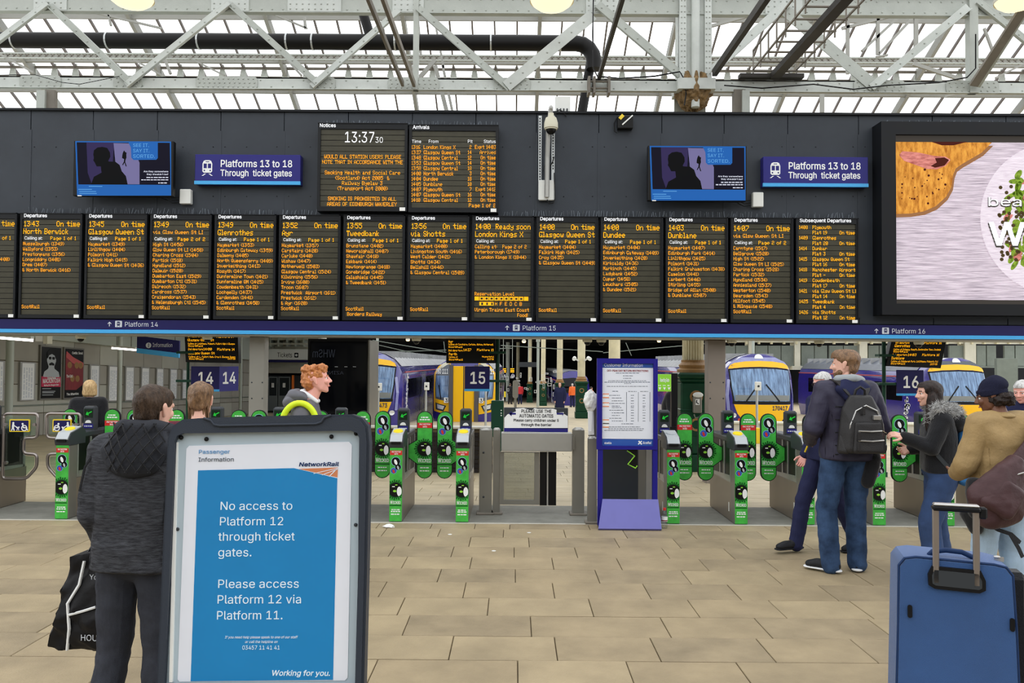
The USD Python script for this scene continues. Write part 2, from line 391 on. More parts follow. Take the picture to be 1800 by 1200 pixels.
YF = 11.86
fas = thing('platform_fascia', 'long navy fascia with a light blue lower stripe under the departure boards', 'sign', (0, YF, zb))
YW = YB - .006
z1, z2, z3 = ZW(1125, 568, YF), ZW(1125, 585.5, YF), ZW(1125, 592, YF)
MB().box(x0, x1, YF, YB - .13, z2, z1).build('navy_band', 'navy', fas)
MB().box(x0, x1, YF - .012, YB - .13, z3, z2, .003).build('blue_stripe', 'sky_blue', fas)
def train_icon(mb, x, z, h, y, t=.004):
    "front of a train: body with two panes, lamps and splayed rails"
    w = h * .62
    body = Polygon([(-.5 * w, .28 * h), (-.5 * w, .78 * h), (-.38 * w, .95 * h), (-.2 * w, h), (.2 * w, h), (.38 * w, .95 * h), (.5 * w, .78 * h), (.5 * w, .28 * h), (.36 * w, .2 * h), (-.36 * w, .2 * h)])
    cut = union_all([sbox(-.38 * w, .48 * h, -.05 * w, .78 * h), sbox(.05 * w, .48 * h, .38 * w, .78 * h), disc(-.3 * w, .34 * h, .05 * h), disc(.3 * w, .34 * h, .05 * h), sbox(-.18 * w, .87 * h, .18 * w, .92 * h)])
    leg = union_all([Polygon([(-.28 * w, .14 * h), (-.12 * w, .14 * h), (-.42 * w, 0), (-.58 * w, 0)]), Polygon([(.28 * w, .14 * h), (.12 * w, .14 * h), (.42 * w, 0), (.58 * w, 0)])])
    mb.poly(affinity.translate(body.difference(cut), x, z).union(affinity.translate(leg, x, z)), y - t, y)
def fascia_text(px0, py, num):
    mb = MB(); y = YF
    s = F / YF
    a = P(px0, py, YF); h = 8.2 / s
    x, z = a[0], a[2]
    mb.poly(affinity.translate(union_all([Polygon([(-3.2 / s, 5.2 / s), (0, 8.4 / s), (3.2 / s, 5.2 / s), (3.2 / s, 3.8 / s), (.7 / s, 6.2 / s), (.7 / s, 0), (-.7 / s, 0), (-.7 / s, 6.2 / s), (-3.2 / s, 3.8 / s)])]), x + 5 / s, z), y - .003, y)
    ic = rrect(x + 15 / s, x + 27 / s, z - 1.2 / s, z + 10 / s, 1.2 / s)
    ti = MB(); train_icon(ti, x + 21 / s, z + .2 / s, 8.4 / s, y - .003)
    mb.poly(ic, y - .003, y)
    mb.text('Platform ' + num, h, x + 31.5 / s, z, y, width=59 / s)
    mb.build('platform_lettering', 'grey_letter', fas); ti.build('train_symbol', 'navy', fas)
fascia_text(187.5, 573.5, '14'); fascia_text(886.5, 580, '15'); fascia_text(1535.5, 585.5, '16')

# ---------------------------------------------------------------- the departure boards
YD = 11.84; S = F / YD
Z = {k: ZW(1125, v, YD) for k, v in dict(top=381, bot=566, head=388.2, l1=394.6, l2=408, call=421.6, row=431.5, tag=559.5).items()}
divs = [-82, 32, 147, 261, 374.5, 488, 601.5, 715, 828, 941, 1054, 1168.5, 1283, 1398, 1513]
B = [('13:42', 'On time', 'Haymarket', '1 of 1', ['', '', '', 'Livingston North (14:00)'], 'ScotRail', ''),
 ('13:43', 'On time', 'North Berwick', '1 of 1', ['Musselburgh (13:49)', 'Wallyford (13:53)', 'Prestonpans (13:56)', 'Longniddry (14:01)', 'Drem (14:07)', '& North Berwick (14:16)'], 'ScotRail', ''),
 ('13:45', 'On time', 'Glasgow Queen St', '1 of 1', ['Haymarket (13:49)', 'Linlithgow (14:04)', 'Polmont (14:11)', 'Falkirk High (14:15)', '& Glasgow Queen St (14:36)'], 'ScotRail', ''),
 ('13:49', 'On time', '-via Glsw Queen St LI', '2 of 2', ['High St (14:56)', 'Glsw Queen St LI (14:58)', 'Charing Cross (15:04)', 'Partick (15:10)', 'Hyndland (15:12)', 'Dalmuir (15:20)', 'Dumbarton East (15:29)', 'Dumbarton Ctl (15:31)', 'Dalreoch (15:32)', 'Cardross (15:37)', 'Craigendoran (15:43)', '& Helensburgh Ctl (15:45)'], 'ScotRail', ''),
 ('13:49', 'On time', 'Glenrothes', '1 of 1', ['Haymarket (13:53)', 'Edinburgh Gateway (13:59)', 'Dalmeny (14:05)', 'North Queensferry (14:09)', 'Inverkeithing (14:13)', 'Rosyth (14:17)', 'Dunfermline Town (14:21)', 'Dunfermline QM (14:25)', 'Cowdenbeath (14:31)', 'Lochgelly (14:37)', 'Cardenden (14:41)', '& Glenrothes (14:50)'], 'ScotRail', ''),
 ('13:52', 'On time', 'Ayr', '1 of 1', ['Haymarket (13:57)', 'Carstairs (14:20)', 'Carluke (14:40)', 'Wishaw (14:47)', 'Motherwell (15:03)', 'Glasgow Central (15:24)', 'Kilwinning (15:56)', 'Irvine (16:00)', 'Troon (16:07)', 'Prestwick  Airport (16:11)', 'Prestwick (16:12)', '& Ayr (16:20)'], 'ScotRail', ''),
 ('13:55', 'On time', 'Tweedbank', '1 of 1', ['Brunstane (14:02)', 'Newcraighall (14:07)', 'Shawfair (14:10)', 'Eskbank (14:14)', 'Newtongrange (14:18)', 'Gorebridge (14:22)', 'Galashiels (14:45)', '& Tweedbank (14:51)'], 'ScotRail', ' Borders Railway'),
 ('13:56', 'On time', 'via Shotts', '1 of 1', ['Haymarket (14:00)', 'Livingston South (14:16)', 'West Calder (14:21)', 'Shotts (14:34)', 'Bellshill (14:46)', '& Glasgow Central (15:09)'], 'ScotRail', ''),
 ('14:00', 'Ready soon', 'London Kings X', '', ['Calling at:   Page 2 of 2', 'Peterborough (17:49)', '& London Kings X (18:44)'], 'Virgin Trains East Coast', ''),
 ('14:00', 'On time', 'Glasgow Queen St', '1 of 1', ['Haymarket (14:04)', 'Falkirk High (14:25)', 'Croy (14:35)', '& Glasgow Queen St (14:49)'], 'ScotRail', ''),
 ('14:00', 'On time', 'Dundee', '1 of 1', ['Haymarket (14:04)', 'Edinburgh Gateway (14:09)', 'Inverkeithing (14:20)', 'Kirkcaldy (14:36)', 'Markinch (14:45)', 'Ladybank (14:52)', 'Cupar (14:58)', 'Leuchars (15:05)', '& Dundee (15:21)'], 'ScotRail', ''),
 ('14:03', 'On time', 'Dunblane', '1 of 1', ['Haymarket (14:07)', 'Edinburgh Park (14:14)', 'Linlithgow (14:25)', 'Polmont (14:31)', 'Falkirk Grahamston (14:38)', 'Camelon (14:41)', 'Larbert (14:46)', 'Stirling (14:55)', 'Bridge of Allan (15:00)', '& Dunblane (15:07)'], 'ScotRail', ''),
 ('14:07', 'On time', '-via Glsw Queen St LI', '2 of 2', ['Carntyne (15:17)', 'Bellgrove (15:20)', 'High St (15:22)', 'Glsw Queen St LI (15:25)', 'Charing Cross (15:28)', 'Partick (15:32)', 'Hyndland (15:34)', 'Anniesland (15:37)', 'Westerton (15:40)', 'Bearsden (15:43)', 'Hillfoot (15:45)', '& Milngavie (15:48)'], 'ScotRail', ''), None]
SUB = [('14:08', 'Plymouth', '19'), ('14:09', 'Glenrothes', '20'), ('14:14', 'Dunbar', '3'), ('14:15', 'Glasgow Queen St', '16'), ('14:18', 'Manchester Airport', '-'), ('14:19', 'Cowdenbeath', '17'), ('14:21', 'via Glsw Queen St LI', '14'), ('14:25', 'Tweedbank', '4'), ('14:26', 'via Shotts', '12')]
def led_line(o, m_, *a):
    q = MB(); led(q, *a)
    if q.v: q.build('led_line', m_, o)
def led_panel(o, xa, xb, za, zz, y, n):
    "the display glass: rows of LED modules with a groove between them"
    m = MB(); h = (zz - za) / n
    for i in range(n): m.box(xa, xb, y, y + .02, za + i * h + .004, za + (i + 1) * h - .004)
    m.build('led_modules', 'led_back', o)
    MB().box(xa - .003, xb + .003, y + .006, y + .05, za - .004, zz + .004).build('display_back', 'groove', o)
def bird_spikes(xa, xb, za, zz, y, n, name_label):
    m = MB()
    for i in range(n):
        x = xa + (xb - xa) * (i + rng.uniform(.1, .9)) / n
        if rng.random() < .08: continue
        m.bar((x, y + rng.uniform(.0, .05), za), (x + rng.uniform(-.02, .03), y + .02, zz - rng.uniform(0, .04)), .006, .006)
    o = thing('bird_spikes', name_label, 'bird spikes', ((xa + xb) / 2, y, za), kind='stuff')
    MB().box(xa, xb, y - .01, y + .07, za, za + .01).build('spike_base', 'housing_dark', o)
    m.build('spike_needles', 'spike', o, kind='stuff')
for i in range(14):
    b = B[i]; xa, xb = XW(divs[i] + 1.5, 470, YD), XW(divs[i + 1] - 3.5, 470, YD)
    lab = 'departure board panel headed Subsequent Departures, rightmost of the row' if not b else ('departure board panel cut off by the left edge of the photo' if i == 0 else f'LED departure board showing {b[0]} {b[2].strip("-")}')
    if b and b[2][0] == '-': lab += ', calling first at ' + b[4][0].split(' (')[0]
    if b and b[2] == 'Glasgow Queen St': lab += ' with ' + ('five' if len(b[4]) == 5 else 'four') + ' calling points'
    o = thing('departure_board', lab, 'departure board', ((xa + xb) / 2, YD, Z['bot']), group='departure boards in one row')
    fr = sbox(xa, Z['bot'], xb, Z['top']); sc0, sc1, s0, s1 = xa + 4 / S, xb - 4.6 / S, Z['bot'] + 6 / S, Z['top'] - 10.5 / S
    MB().poly(fr.difference(sbox(sc0, s0, sc1, s1)), YD, YD + .16).build('frame', 'board_frame', o)
    led_panel(o, sc0, sc1, s0, s1, YD + .018, 18)
    lip = MB(); lip.box(xa, xb, YD - .012, YD, Z['top'] - .012, Z['top']); lip.box(xb - .02, xb, YD - .012, YD, Z['bot'], Z['top']); lip.build('rim', 'housing_dark', o)
    MB().box(xb - 12 / S, xb - 2 / S, YD - .006, YD, Z['bot'] + 1 / S, Z['bot'] + 6.5 / S).build('asset_label', 'label_white', o)
    MB().text('Departures' if b else 'Subsequent Departures', 6.0 / S, xa + 6 / S, Z['head'], YD, width=(41.5 if b else 91) / S, bold=True).build('header_lettering', 'led_white', o)
    y = YD + .014; t = MB(); u = MB(); xl, xr = xa + 5 / S, xb - 5.5 / S
    LS = 'led_deep' if b else 'led_orange'
    if b:
        led_line(o, 'led_orange', b[0], xl + 1.5 / S, Z['l1'], 1.12 / S, 1.4 / S, y); led_line(o, 'led_orange', b[1], xr, Z['l1'], (1.12 if i != 8 else 1.08) / S, 1.4 / S, y, 'r')
        if b[2][0] == '-': led_line(o, LS, b[2][1:], xl, Z['l2'] - 1.5 / S, .84 / S, .95 / S, y)
        else: led_line(o, 'led_orange', b[2], xl, Z['l2'], 1.1 / S, 1.4 / S, y)
        w = MB().text('Calling at:', 5.6 / S, xl + 2 / S, Z['call'] - 6 / S, y + .002, width=32 / S); w.build('calling_lettering', 'led_white', o)
        if b[3]: led_line(o, 'led_orange', 'Page ' + b[3], xr - 6.5 / S, Z['call'], .84 / S, .95 / S, y, 'r')
        for k, s in enumerate(b[4]): led_line(o, LS, s, xl, Z['row'] - k * 9.3 / S, .735 / S, .92 / S, y)
        zq = Z['row'] - 12 * 9.3 / S
        led_line(o, LS, b[5], xl, zq, .735 / S, .92 / S, y)
        if b[6]: led_line(o, LS, b[6], xl, zq - 9.3 / S, .735 / S, .92 / S, y)
        if i == 8:
            led_line(o, LS, 'Reservation Level', xl, zq + 28 / S, .735 / S, .92 / S, y); led_line(o, LS, 'Food!', xr - 4 / S, zq - 9.3 / S, .735 / S, .92 / S, y, 'r')
            zz = zq + 18.5 / S
            for q in range(11):
                xx = xl + q * 8.7 / S
                sh = sbox(xx, zz - 5.5 / S, xx + 7.8 / S, zz + 1.5 / S)
                if 0 < q < 10: sh = sh.difference(sbox(xx + 2 / S, zz - 4 / S, xx + 6 / S, zz - .5 / S))
                t.poly(sh, y - .001, y)
            sh = sbox(xl + 8.7 / S, zz - 14.5 / S, xl + 34 / S, zz - 8 / S).difference(union_all([sbox(xl + (12 + 8.7 * q) / S, zz - 13.5 / S, xl + (15 + 8.7 * q) / S, zz - 9 / S) for q in range(3)]))
            t.poly(sh, y - .001, y)
            for q, c in enumerate('HFEDCB'): led_line(o, LS, c, xl + (36 + 8.7 * q) / S, zz - 8 / S, .8 / S, .92 / S, y)
    else:
        for k, (a, c, p) in enumerate(SUB):
            zz = Z['top'] - (13 + 18.75 * k) / S
            led_line(o, LS, a.replace(':', ''), xl + 1 / S, zz, .72 / S, .92 / S, y); led_line(o, LS, c, xl + 24.5 / S, zz, .73 / S, .92 / S, y)
            led_line(o, LS, 'Plat ' + p, xl + 24.5 / S, zz - 9.35 / S, .73 / S, .92 / S, y); led_line(o, LS, 'On time', xr - .5 / S, zz - 9.35 / S, .73 / S, .92 / S, y, 'r')
    if t.v: t.build('coach_symbols', 'led_orange', o, kind='stuff')
for a, c, n, lb in ((32, 552, 110, 'strip of thin bird spikes above the left half of the departure boards'), (884, 1512, 135, 'strip of thin bird spikes above the right half of the departure boards')):
    bird_spikes(XW(a, 370, YD), XW(c, 370, YD), ZW(1125, 380.5, YD), ZW(1125, 368, YD), YD + .08, n, lb)

# the two taller panels in the middle
YN = 11.78; SN = F / YN
def mid_board(name, x0p, x1p, yt, yb_, lab, cat):
    xa, xb, za, zz = XW(x0p, 290, YN), XW(x1p, 290, YN), ZW((x0p + x1p) / 2, yb_, YN), ZW((x0p + x1p) / 2, yt, YN)
    o = thing(name, lab, cat, ((xa + xb) / 2, YN, za))
    sc0, sc1, s0, s1 = xa + 5 / SN, xb - 5 / SN, za + 8 / SN, zz - 11 / SN
    MB().poly(sbox(xa, za, xb, zz).difference(sbox(sc0, s0, sc1, s1)), YN, YN + .21).build('frame', 'board_frame', o)
    led_panel(o, sc0, sc1, s0, s1, YN + .018, 14)
    MB().box(xb - 13 / SN, xb - 3 / SN, YN - .006, YN, za + 1 / SN, za + 7 / SN).build('asset_label', 'label_white', o)
    MB().box(xa, xb, YN - .01, YN, zz - .012, zz).build('rim', 'housing_dark', o)
    return o
M2 = PX(YN, 550, 205, 5.373); y = YN + .014
o = mid_board('notice_board', 558, 716, 216, 371, 'LED notice panel with the clock reading 13:37 and the smoking notice', 'notice board')
c = M2(62, 97); MB().text('Notices', 6.4 / SN, c[0], c[1], YN, width=29 / SN, bold=True).build('header_lettering', 'led_white', o)
m = MB(); c = M2(290, 240); m.text('13:37', 19 / SN, c[0], c[1], y, width=54 / SN); c = M2(585, 243); m.text('30', 10 / SN, c[0], c[1], y, width=14 / SN); m.build('clock_digits', 'led_white', o)
m = MB()
for s, cy, x0, x1 in (('WOULD ALL STATION USERS PLEASE', 355, 105, 832), ('NOTE THAT IN ACCORDANCE WITH THE', 405, 85, 848), ('Smoking Health and Social Care', 505, 110, 823), ('(Scotland) Act 2005  &', 556, 210, 722), ('Railway Byelaw 3', 605, 272, 655), ('(Transport Act 2000)', 655, 230, 705), ('SMOKING IS PROHIBITED IN ALL', 752, 140, 785), ('AREAS OF EDINBURGH WAVERLEY', 803, 132, 790)):
    n = sum(len(FONT[q]) + 1 for q in s) - 1; a, b = M2(x0, cy), M2(x1, cy)
    led_line(o, 'led_deep', s, a[0], a[1], (b[0] - a[0]) / n, 1.0 / SN, y)
o = mid_board('arrivals_board', 718.5, 876, 219, 373, 'LED arrivals panel listing trains by time, origin, platform and status', 'arrivals board')
c = M2(942, 115); MB().text('Arrivals', 6.4 / SN, c[0], c[1], YN, width=29.5 / SN, bold=True).build('header_lettering', 'led_white', o)
m = MB()
for s, x0, w in (('Time', 932, 90), ('From', 1090, 95), ('Plt', 1460, 48), ('Status', 1612, 115)): m = MB(); c = M2(x0, 245); m.text(s, 5.6 / SN, c[0], c[1], y, width=w / 5.373 / SN).build('column_lettering', 'led_white', o)
for k, (a, b, p, st_) in enumerate([('13:16', 'London Kings X', '2', 'Expt 14:03'), ('13:37', 'Glasgow Queen St', '14', 'Arrived'), ('13:48', 'Glasgow Central', '12', 'On time'), ('13:53', 'Glasgow Queen St', '14', 'On time'), ('13:58', 'Glasgow Central', '18', 'On time'), ('14:00', 'North Berwick', '3', 'On time'), ('14:04', 'Dundee', '18', 'On time'), ('14:05', 'Dunblane', '10', 'On time'), ('14:07', 'Plymouth', '7', 'Expt 14:12'), ('14:07', 'Glasgow Queen St', '16', 'On time'), ('14:10', 'Glasgow Central', '12', 'On time')]):
    cy = 266 + 50 * k
    for s, cx, al in ((a, 930, 'l'), (b, 1045, 'l'), (p, 1498, 'r'), (st_, 1728, 'r')):
        c = M2(cx, cy); led_line(o, 'led_deep', s, c[0], c[1], .73 / SN, .98 / SN, y, al)
c = M2(1726, 818); led_line(o, 'led_deep', 'Page 1 of 2', c[0], c[1], .85 / SN, .98 / SN, y, 'r')
bird_spikes(XW(560, 210, YN), XW(876, 210, YN), ZW(718, 217, YN), ZW(718, 207, YN), YN + .1, 70, 'strip of thin bird spikes above the notice and arrivals panels')

# ---------------------------------------------------------------- television screens, signs, camera on the housing
def tv(ox, oy, label):
    k = 8.182; Y = 11.72; Q = PX(Y, ox, oy, k); s = F / Y
    A, Bc = Q(38, 93), Q(1458, 900)
    o = thing('television_screen', label, 'screen', ((A[0] + Bc[0]) / 2, Y, Bc[1]), group='wall screens with a security notice')
    MB().box(A[0], Bc[0], Y, Y + .1, Bc[1], A[1], .01).build('casing', 'black', o)
    MB().box((A[0] + Bc[0]) / 2 - .25, (A[0] + Bc[0]) / 2 + .25, Y + .1, YB, Bc[1] + .25, A[1] - .25).build('wall_mount', 'housing_dark', o)
    def sh(pts): return Polygon([Q(a, b) for a, b in pts])
    def put(name, pts, m, d): MB().poly(sh(pts) if isinstance(pts, list) else pts, Y - d, Y + .004).build(name, m, o)
    put('screen', [(60, 105), (1440, 112), (1440, 890), (85, 890)], 'tv_blue', .001)
    put('picture_dark', [(82, 124), (1420, 132), (1428, 735), (104, 728)], 'tv_dark', .002)
    put('picture_corridor', [(222, 124), (620, 126), (600, 420), (560, 728), (300, 728), (240, 560)], 'tv_mid', .003)
    put('picture_wall', [(612, 135), (860, 140), (985, 415), (985, 728), (815, 726), (720, 520), (640, 420)], 'tv_lilac', .004)
    head = union_all([sh([(322, 300), (330, 240), (380, 200), (450, 190), (520, 205), (560, 270), (565, 330), (535, 390), (545, 400), (640, 405), (700, 450), (730, 540), (790, 610), (815, 728), (290, 728), (330, 620), (440, 560), (430, 470), (370, 470), (350, 430), (340, 410), (322, 385), (330, 350)])])
    put('picture_figure', head, 'tv_black', .005)
    put('picture_walker', [(765, 240), (778, 262), (800, 275), (795, 300), (797, 345), (785, 375), (780, 405), (802, 470), (788, 470), (770, 415), (748, 455), (738, 448), (762, 400), (765, 365), (735, 350), (742, 290), (752, 262)], 'tv_black', .005)
    bl = MB(); bl.poly(Polygon([Q(a, b) for a, b in [(820, 112), (1248, 116), (1248, 350), (1225, 376), (900, 378), (868, 345), (862, 200)]]), Y - .005, Y); bl.build('picture_banner', 'tv_blue', o)
    t = MB()
    for s_, cx, cy, w in (('SEE IT.', 890, 190, 235), ('SAY IT.', 890, 268, 240), ('SORTED.', 890, 347, 320)): c = Q(cx, cy); t.text(s_, 6.0 / s, c[0], c[1], Y - .005, width=w / k / s)
    t.build('slogan_lettering', 'tv_text', o)
    t = MB()
    for s_, x0, x1, cy, h in (('Are they somewhere', 1040, 1400, 556, 2.9), ("they shouldn't be?", 1085, 1400, 596, 2.9)): c = Q(x1, cy); t.text(s_, h / s, c[0], c[1], Y - .004, 'r', True, width=(x1 - x0) / k / s)
    for x0, x1, cy in ((1085, 1400, 630), (1010, 1400, 664), (1255, 1400, 708)):
        x = x0
        while x < x1 - 15:
            w = min(rng.uniform(20, 60), x1 - x); a, b = Q(x, cy - 8), Q(x + w, cy + 8); t.poly(sbox(a[0], b[1], b[0], a[1]), Y - .005, Y - .004); x += w + 10
    t.build('notice_lettering', 'tv_white', o)
    t = MB()
    for x0, x1, cy in ((255, 450, 757), (105, 300, 800), (120, 360, 830), (120, 370, 858)): a, b = Q(x0, cy - 5), Q(x1, cy + 5); t.poly(sbox(a[0], b[1], b[0], a[1]), Y - .003, Y)
    t.build('footer_lettering', 'tv_text', o)
    a, b = Q(95, 884), Q(152, 899); MB().box(a[0], b[0], Y - .006, Y, b[1], a[1]).build('asset_label', 'label_white', o)
tv(125, 235, 'wall television left of the platforms sign, screen with blue security notice and silhouette')
tv(1134.5, 243.5, 'wall television right of the dome camera, screen with blue security notice and silhouette')
def junction(px_, py_, label):
    Y = 11.9; a, b = P(px_ - 9.5, py_ - 13, Y), P(px_ + 9.5, py_ + 13, Y)
    o = thing('junction_box', label, 'junction box', ((a[0] + b[0]) / 2, YB, b[2]))
    MB().box(a[0], b[0], Y, YB - .004, b[2], a[2], .01).build('lid', 'white_plastic', o)
    m = MB()
    for d in (.03, .07, .11):
        m.tube([(a[0] - .02, Y + .06, b[2] + d), (a[0] - .12, Y + .03, b[2] + d - .02), (a[0] - .2, Y + .06, b[2] + d + .03), (a[0] - .26, YB - .12, b[2] + d + .05)], .006, 5)
    m.build('cable', 'black', o)
junction(325, 345, 'small white junction box right of the left television'); junction(1333, 350.5, 'small white junction box right of the right television')
def platforms_sign(ox, oy, label):
    Y = 11.86; s = F / Y; Q = PX(Y, ox, oy, 3.0); A, Bc = Q(0, 0), Q(554, 160)
    o = thing('platforms_sign', label, 'sign', ((A[0] + Bc[0]) / 2, Y, Bc[1]), group='navy platforms 13 to 18 signs')
    c, d = Q(0, 140), Q(0, 158)
    MB().box(A[0], Bc[0], Y, YB, Bc[1], A[1], .006).build('panel', 'navy_sign', o)
    MB().box(A[0] - .004, Bc[0] + .002, Y - .008, Y + .03, d[1], c[1]).build('blue_stripe', 'sky_blue', o)
    m = MB(); c = Q(131, 66); m.text('Platforms 13 to 18', 12 / s, c[0], c[1], Y, width=128 / s, bold=True); c = Q(131, 114); m.text('Through  ticket gates', 11 / s, c[0], c[1], Y, width=127.5 / s, bold=True)
    m.build('lettering', 'led_white' if 0 else 'poster_white', o)
    m = MB(); c = Q(64, 114); train_icon(m, c[0], c[1], 28 / s, Y); m.build('train_symbol', 'poster_white', o)
platforms_sign(343, 271, 'navy platforms 13 to 18 sign beside the left television'); platforms_sign(1341.5, 275, 'navy platforms 13 to 18 sign beside the right television')

Y = 11.95; Q = PX(11.75, 920, 160, 5.4524)
o = thing('dome_camera', 'white dome surveillance camera on a long bracket fixed to the dark housing', 'camera', (XW(965, 300, 11.75), 11.75, ZW(965, 352, 11.75)))
m = MB()
for cx in (163, 291): a, b = Q(cx - 13, 195), Q(cx + 13, 1010); m.box(a[0], b[0], YB - .05, YB, b[1], a[1])
m.build('channel_rail', 'galvanised', o)
m = MB()
for cx in (163, 291):
    for k in range(30 if cx < 200 else 19): a = Q(cx, 225 + 27 * k); m.box(a[0] - .008, a[0] + .008, YB - .056, YB - .04, a[1] - .012, a[1] + .012)
m.build('rail_holes', 'black', o, kind='stuff')
a, b = Q(150, 828), Q(300, 1025); MB().box(a[0], b[0], YB - .09, YB - .045, b[1], a[1], .01).build('mounting_plate', 'white_plastic', o)
a, b, c = Q(228, 1000), Q(232, 620), Q(262, 180)
MB().tube([(a[0], 11.88, a[1]), (b[0], 11.85, b[1]), (Q(240, 400)[0], 11.8, Q(240, 400)[1]), (c[0], 11.72, c[1])], .038, 10).build('bracket_arm', 'aluminium', o)
a = Q(263, 172); MB().ball((a[0], 11.7, a[1]), (.03, .03, .04)).build('arm_tip', 'aluminium', o)
a = Q(263, 355); r = 12 / (F / 11.75)
MB().lathe([(0, .21), (.04, .2), (.045, .14), (.08, .13), (r, .06), (r * 1.04, .0), (r * 1.04, -.025), (r * .9, -.03), (r * .9, -.045), (0, -.045)], (a[0], 11.68, a[1]), 20).build('housing', 'cream_paint', o, smooth=35)
MB().ball((a[0], 11.68, a[1] - .045), (r * .72, r * .72, r * .72)).build('dome', 'black', o, smooth=True)
pts = [Q(310, 200), Q(318, 160), Q(350, 135), Q(385, 150), Q(420, 200)]; m = MB(); m.tube([(p[0], 11.97, p[1]) for p in pts], .008, 6)
pts = [Q(300, 600), Q(285, 650), Q(262, 690), Q(205, 690), Q(195, 740)]; m.tube([(p[0], 11.93, p[1]) for p in pts], .008, 6)
pts = [Q(232, 1020), Q(250, 1060), Q(290, 1055), Q(310, 1010), Q(300, 760)]; m.tube([(p[0], 11.9, p[1]) for p in pts], .008, 6); m.build('cable', 'black', o)
a, b = P(976, 171, 12.2), P(1002, 197, 12.2)
o = thing('junction_box', 'white perforated cable box standing on top of the dark housing', 'junction box', ((a[0] + b[0]) / 2, 12.2, b[2])); MB().box(a[0], b[0], 12.15, 12.3, zt + .02, a[2], .008).build('lid', 'white_plastic', o)
m = MB()
for i in range(4): m.box(a[0] + .02 + .05 * i, a[0] + .04 + .05 * i, 12.142, 12.15, zt + .03, zt + .12)
m.build('slots', 'gate_dark', o)
Q = PX(11.9, 920, 160, 5.4524); a, b = Q(905, 235), Q(1050, 360)
o = thing('sounder_box', 'small black box with a white rod and yellow tag under the housing top', 'alarm box', ((a[0] + b[0]) / 2, 11.9, b[1]))
MB().box(a[0], b[0], 11.88, YB, b[1], a[1], .008).build('casing', 'black', o)
a, b = Q(945, 328), Q(1045, 238); MB().bar((a[0], 11.87, a[1]), (b[0], 11.87, b[1]), .02, .012).build('rod', 'white_plastic', o)
a, b = Q(920, 272), Q(955, 235); MB().bar((a[0], 11.87, a[1]), (b[0], 11.87, b[1]), .05, .01).build('tag', 'yellow_tape', o)
pts = [Q(905, 240), Q(875, 300), Q(880, 380), Q(905, 392)]; MB().tube([(p[0], 11.95, p[1]) for p in pts], .008, 6).build('cable', 'black', o)

# ---------------------------------------------------------------- the big advertising screen
YA = 11.7; Q = PX(YA, 1560, 200, 3.3333); s = F / YA
a, b = P(1549, 213, YA), P(2010, 556, YA)
ad = thing('advertising_screen', 'large lit advertising screen with food on a board and a plate, framed in black', 'advertising screen', ((a[0] + b[0]) / 2, YA, b[2]))
i0, i1 = P(1574.5, 236, YA), P(1990, 536, YA)
MB().poly(sbox(a[0], b[2], b[0], a[2]).difference(sbox(i0[0], i1[2], i1[0], i0[2])), YA, YB).build('frame', 'housing_dark', ad)
MB().box(i0[0], i1[0], YA + .06, YA + .1, i1[2], i0[2]).build('screen_back', 'ad_grey', ad)
ys = YA + .058; xr = i1[0]
def qp(pts): return Polygon([Q(*p) for p in pts])
sl = sbox(i0[0] + .004, Q(60, 1085)[1], xr, Q(60, 158)[1])
MB().poly(sl, ys, ys + .002).build('cloth_picture', 'ad_cloth', ad)
wood = qp([(40, 150), (625, 150), (560, 215), (500, 250), (440, 285), (405, 310), (390, 350), (380, 420), (350, 475), (290, 530), (220, 560), (140, 572), (40, 575)]).buffer(.02).intersection(sl)
MB().poly(affinity.translate(wood, .02, -.05).intersection(sl), ys - .001, ys).build('board_edge_picture', 'ad_wood_edge', ad)
MB().poly(wood, ys - .002, ys).build('board_picture', 'ad_wood', ad)
MB().poly(qp([(85, 235), (100, 218), (190, 225), (280, 245), (350, 250), (375, 265), (350, 295), (300, 315), (240, 312), (180, 290), (110, 265)]).buffer(.012), ys - .004, ys).build('meat_picture', 'ad_meat', ad)
m = MB(); m.poly(qp([(290, 255), (345, 250), (372, 265), (345, 298), (290, 310), (265, 300), (300, 280)]), ys - .005, ys)
m.poly(qp([(270, 158), (480, 158), (400, 178), (330, 178)]), ys - .005, ys)
for k in range(28): c = Q(rng.uniform(80, 370), rng.uniform(320, 520)); m.poly(disc(c[0], c[1], rng.uniform(.006, .018)), ys - .004, ys)
m.build('crumb_picture', 'ad_meat_dark', ad, kind='stuff')
pc = Q(1010, 610); pr = abs(Q(1010, 0)[0] - Q(552, 0)[0])
MB().poly(disc(*pc, pr).buffer(.0, 16).intersection(sl), ys - .002, ys).build('plate_rim_picture', 'ad_grey' if 0 else 'ad_cloth', ad)
MB().poly(Point(*pc).buffer(pr * .985, quad_segs=24).intersection(sl), ys - .003, ys).build('plate_picture', 'ad_plate', ad)
m, m2, m3 = MB(), MB(), MB()
for k in range(150):
    cy_ = rng.uniform(350, 890); c = Q(rng.uniform(680 + abs(cy_ - 600) * .25, 960), cy_); q = affinity.rotate(affinity.scale(disc(c[0], c[1], .055), rng.uniform(.35, .8), rng.uniform(.9, 2.0)), rng.uniform(0, 180)).intersection(sl)
    (m if k % 7 else m2).poly(q, ys - .004 - .0005 * (k % 4), ys)
    if k % 2 == 0: c = Q(rng.uniform(660, 900), rng.uniform(420, 860)); m3.poly(disc(c[0], c[1], .026), ys - .0062, ys)
m.build('leaf_picture', 'ad_green', ad, kind='stuff'); m2.build('radish_picture', 'ad_meat', ad, kind='stuff'); m3.build('lentil_picture', 'ad_lentil', ad, kind='stuff')
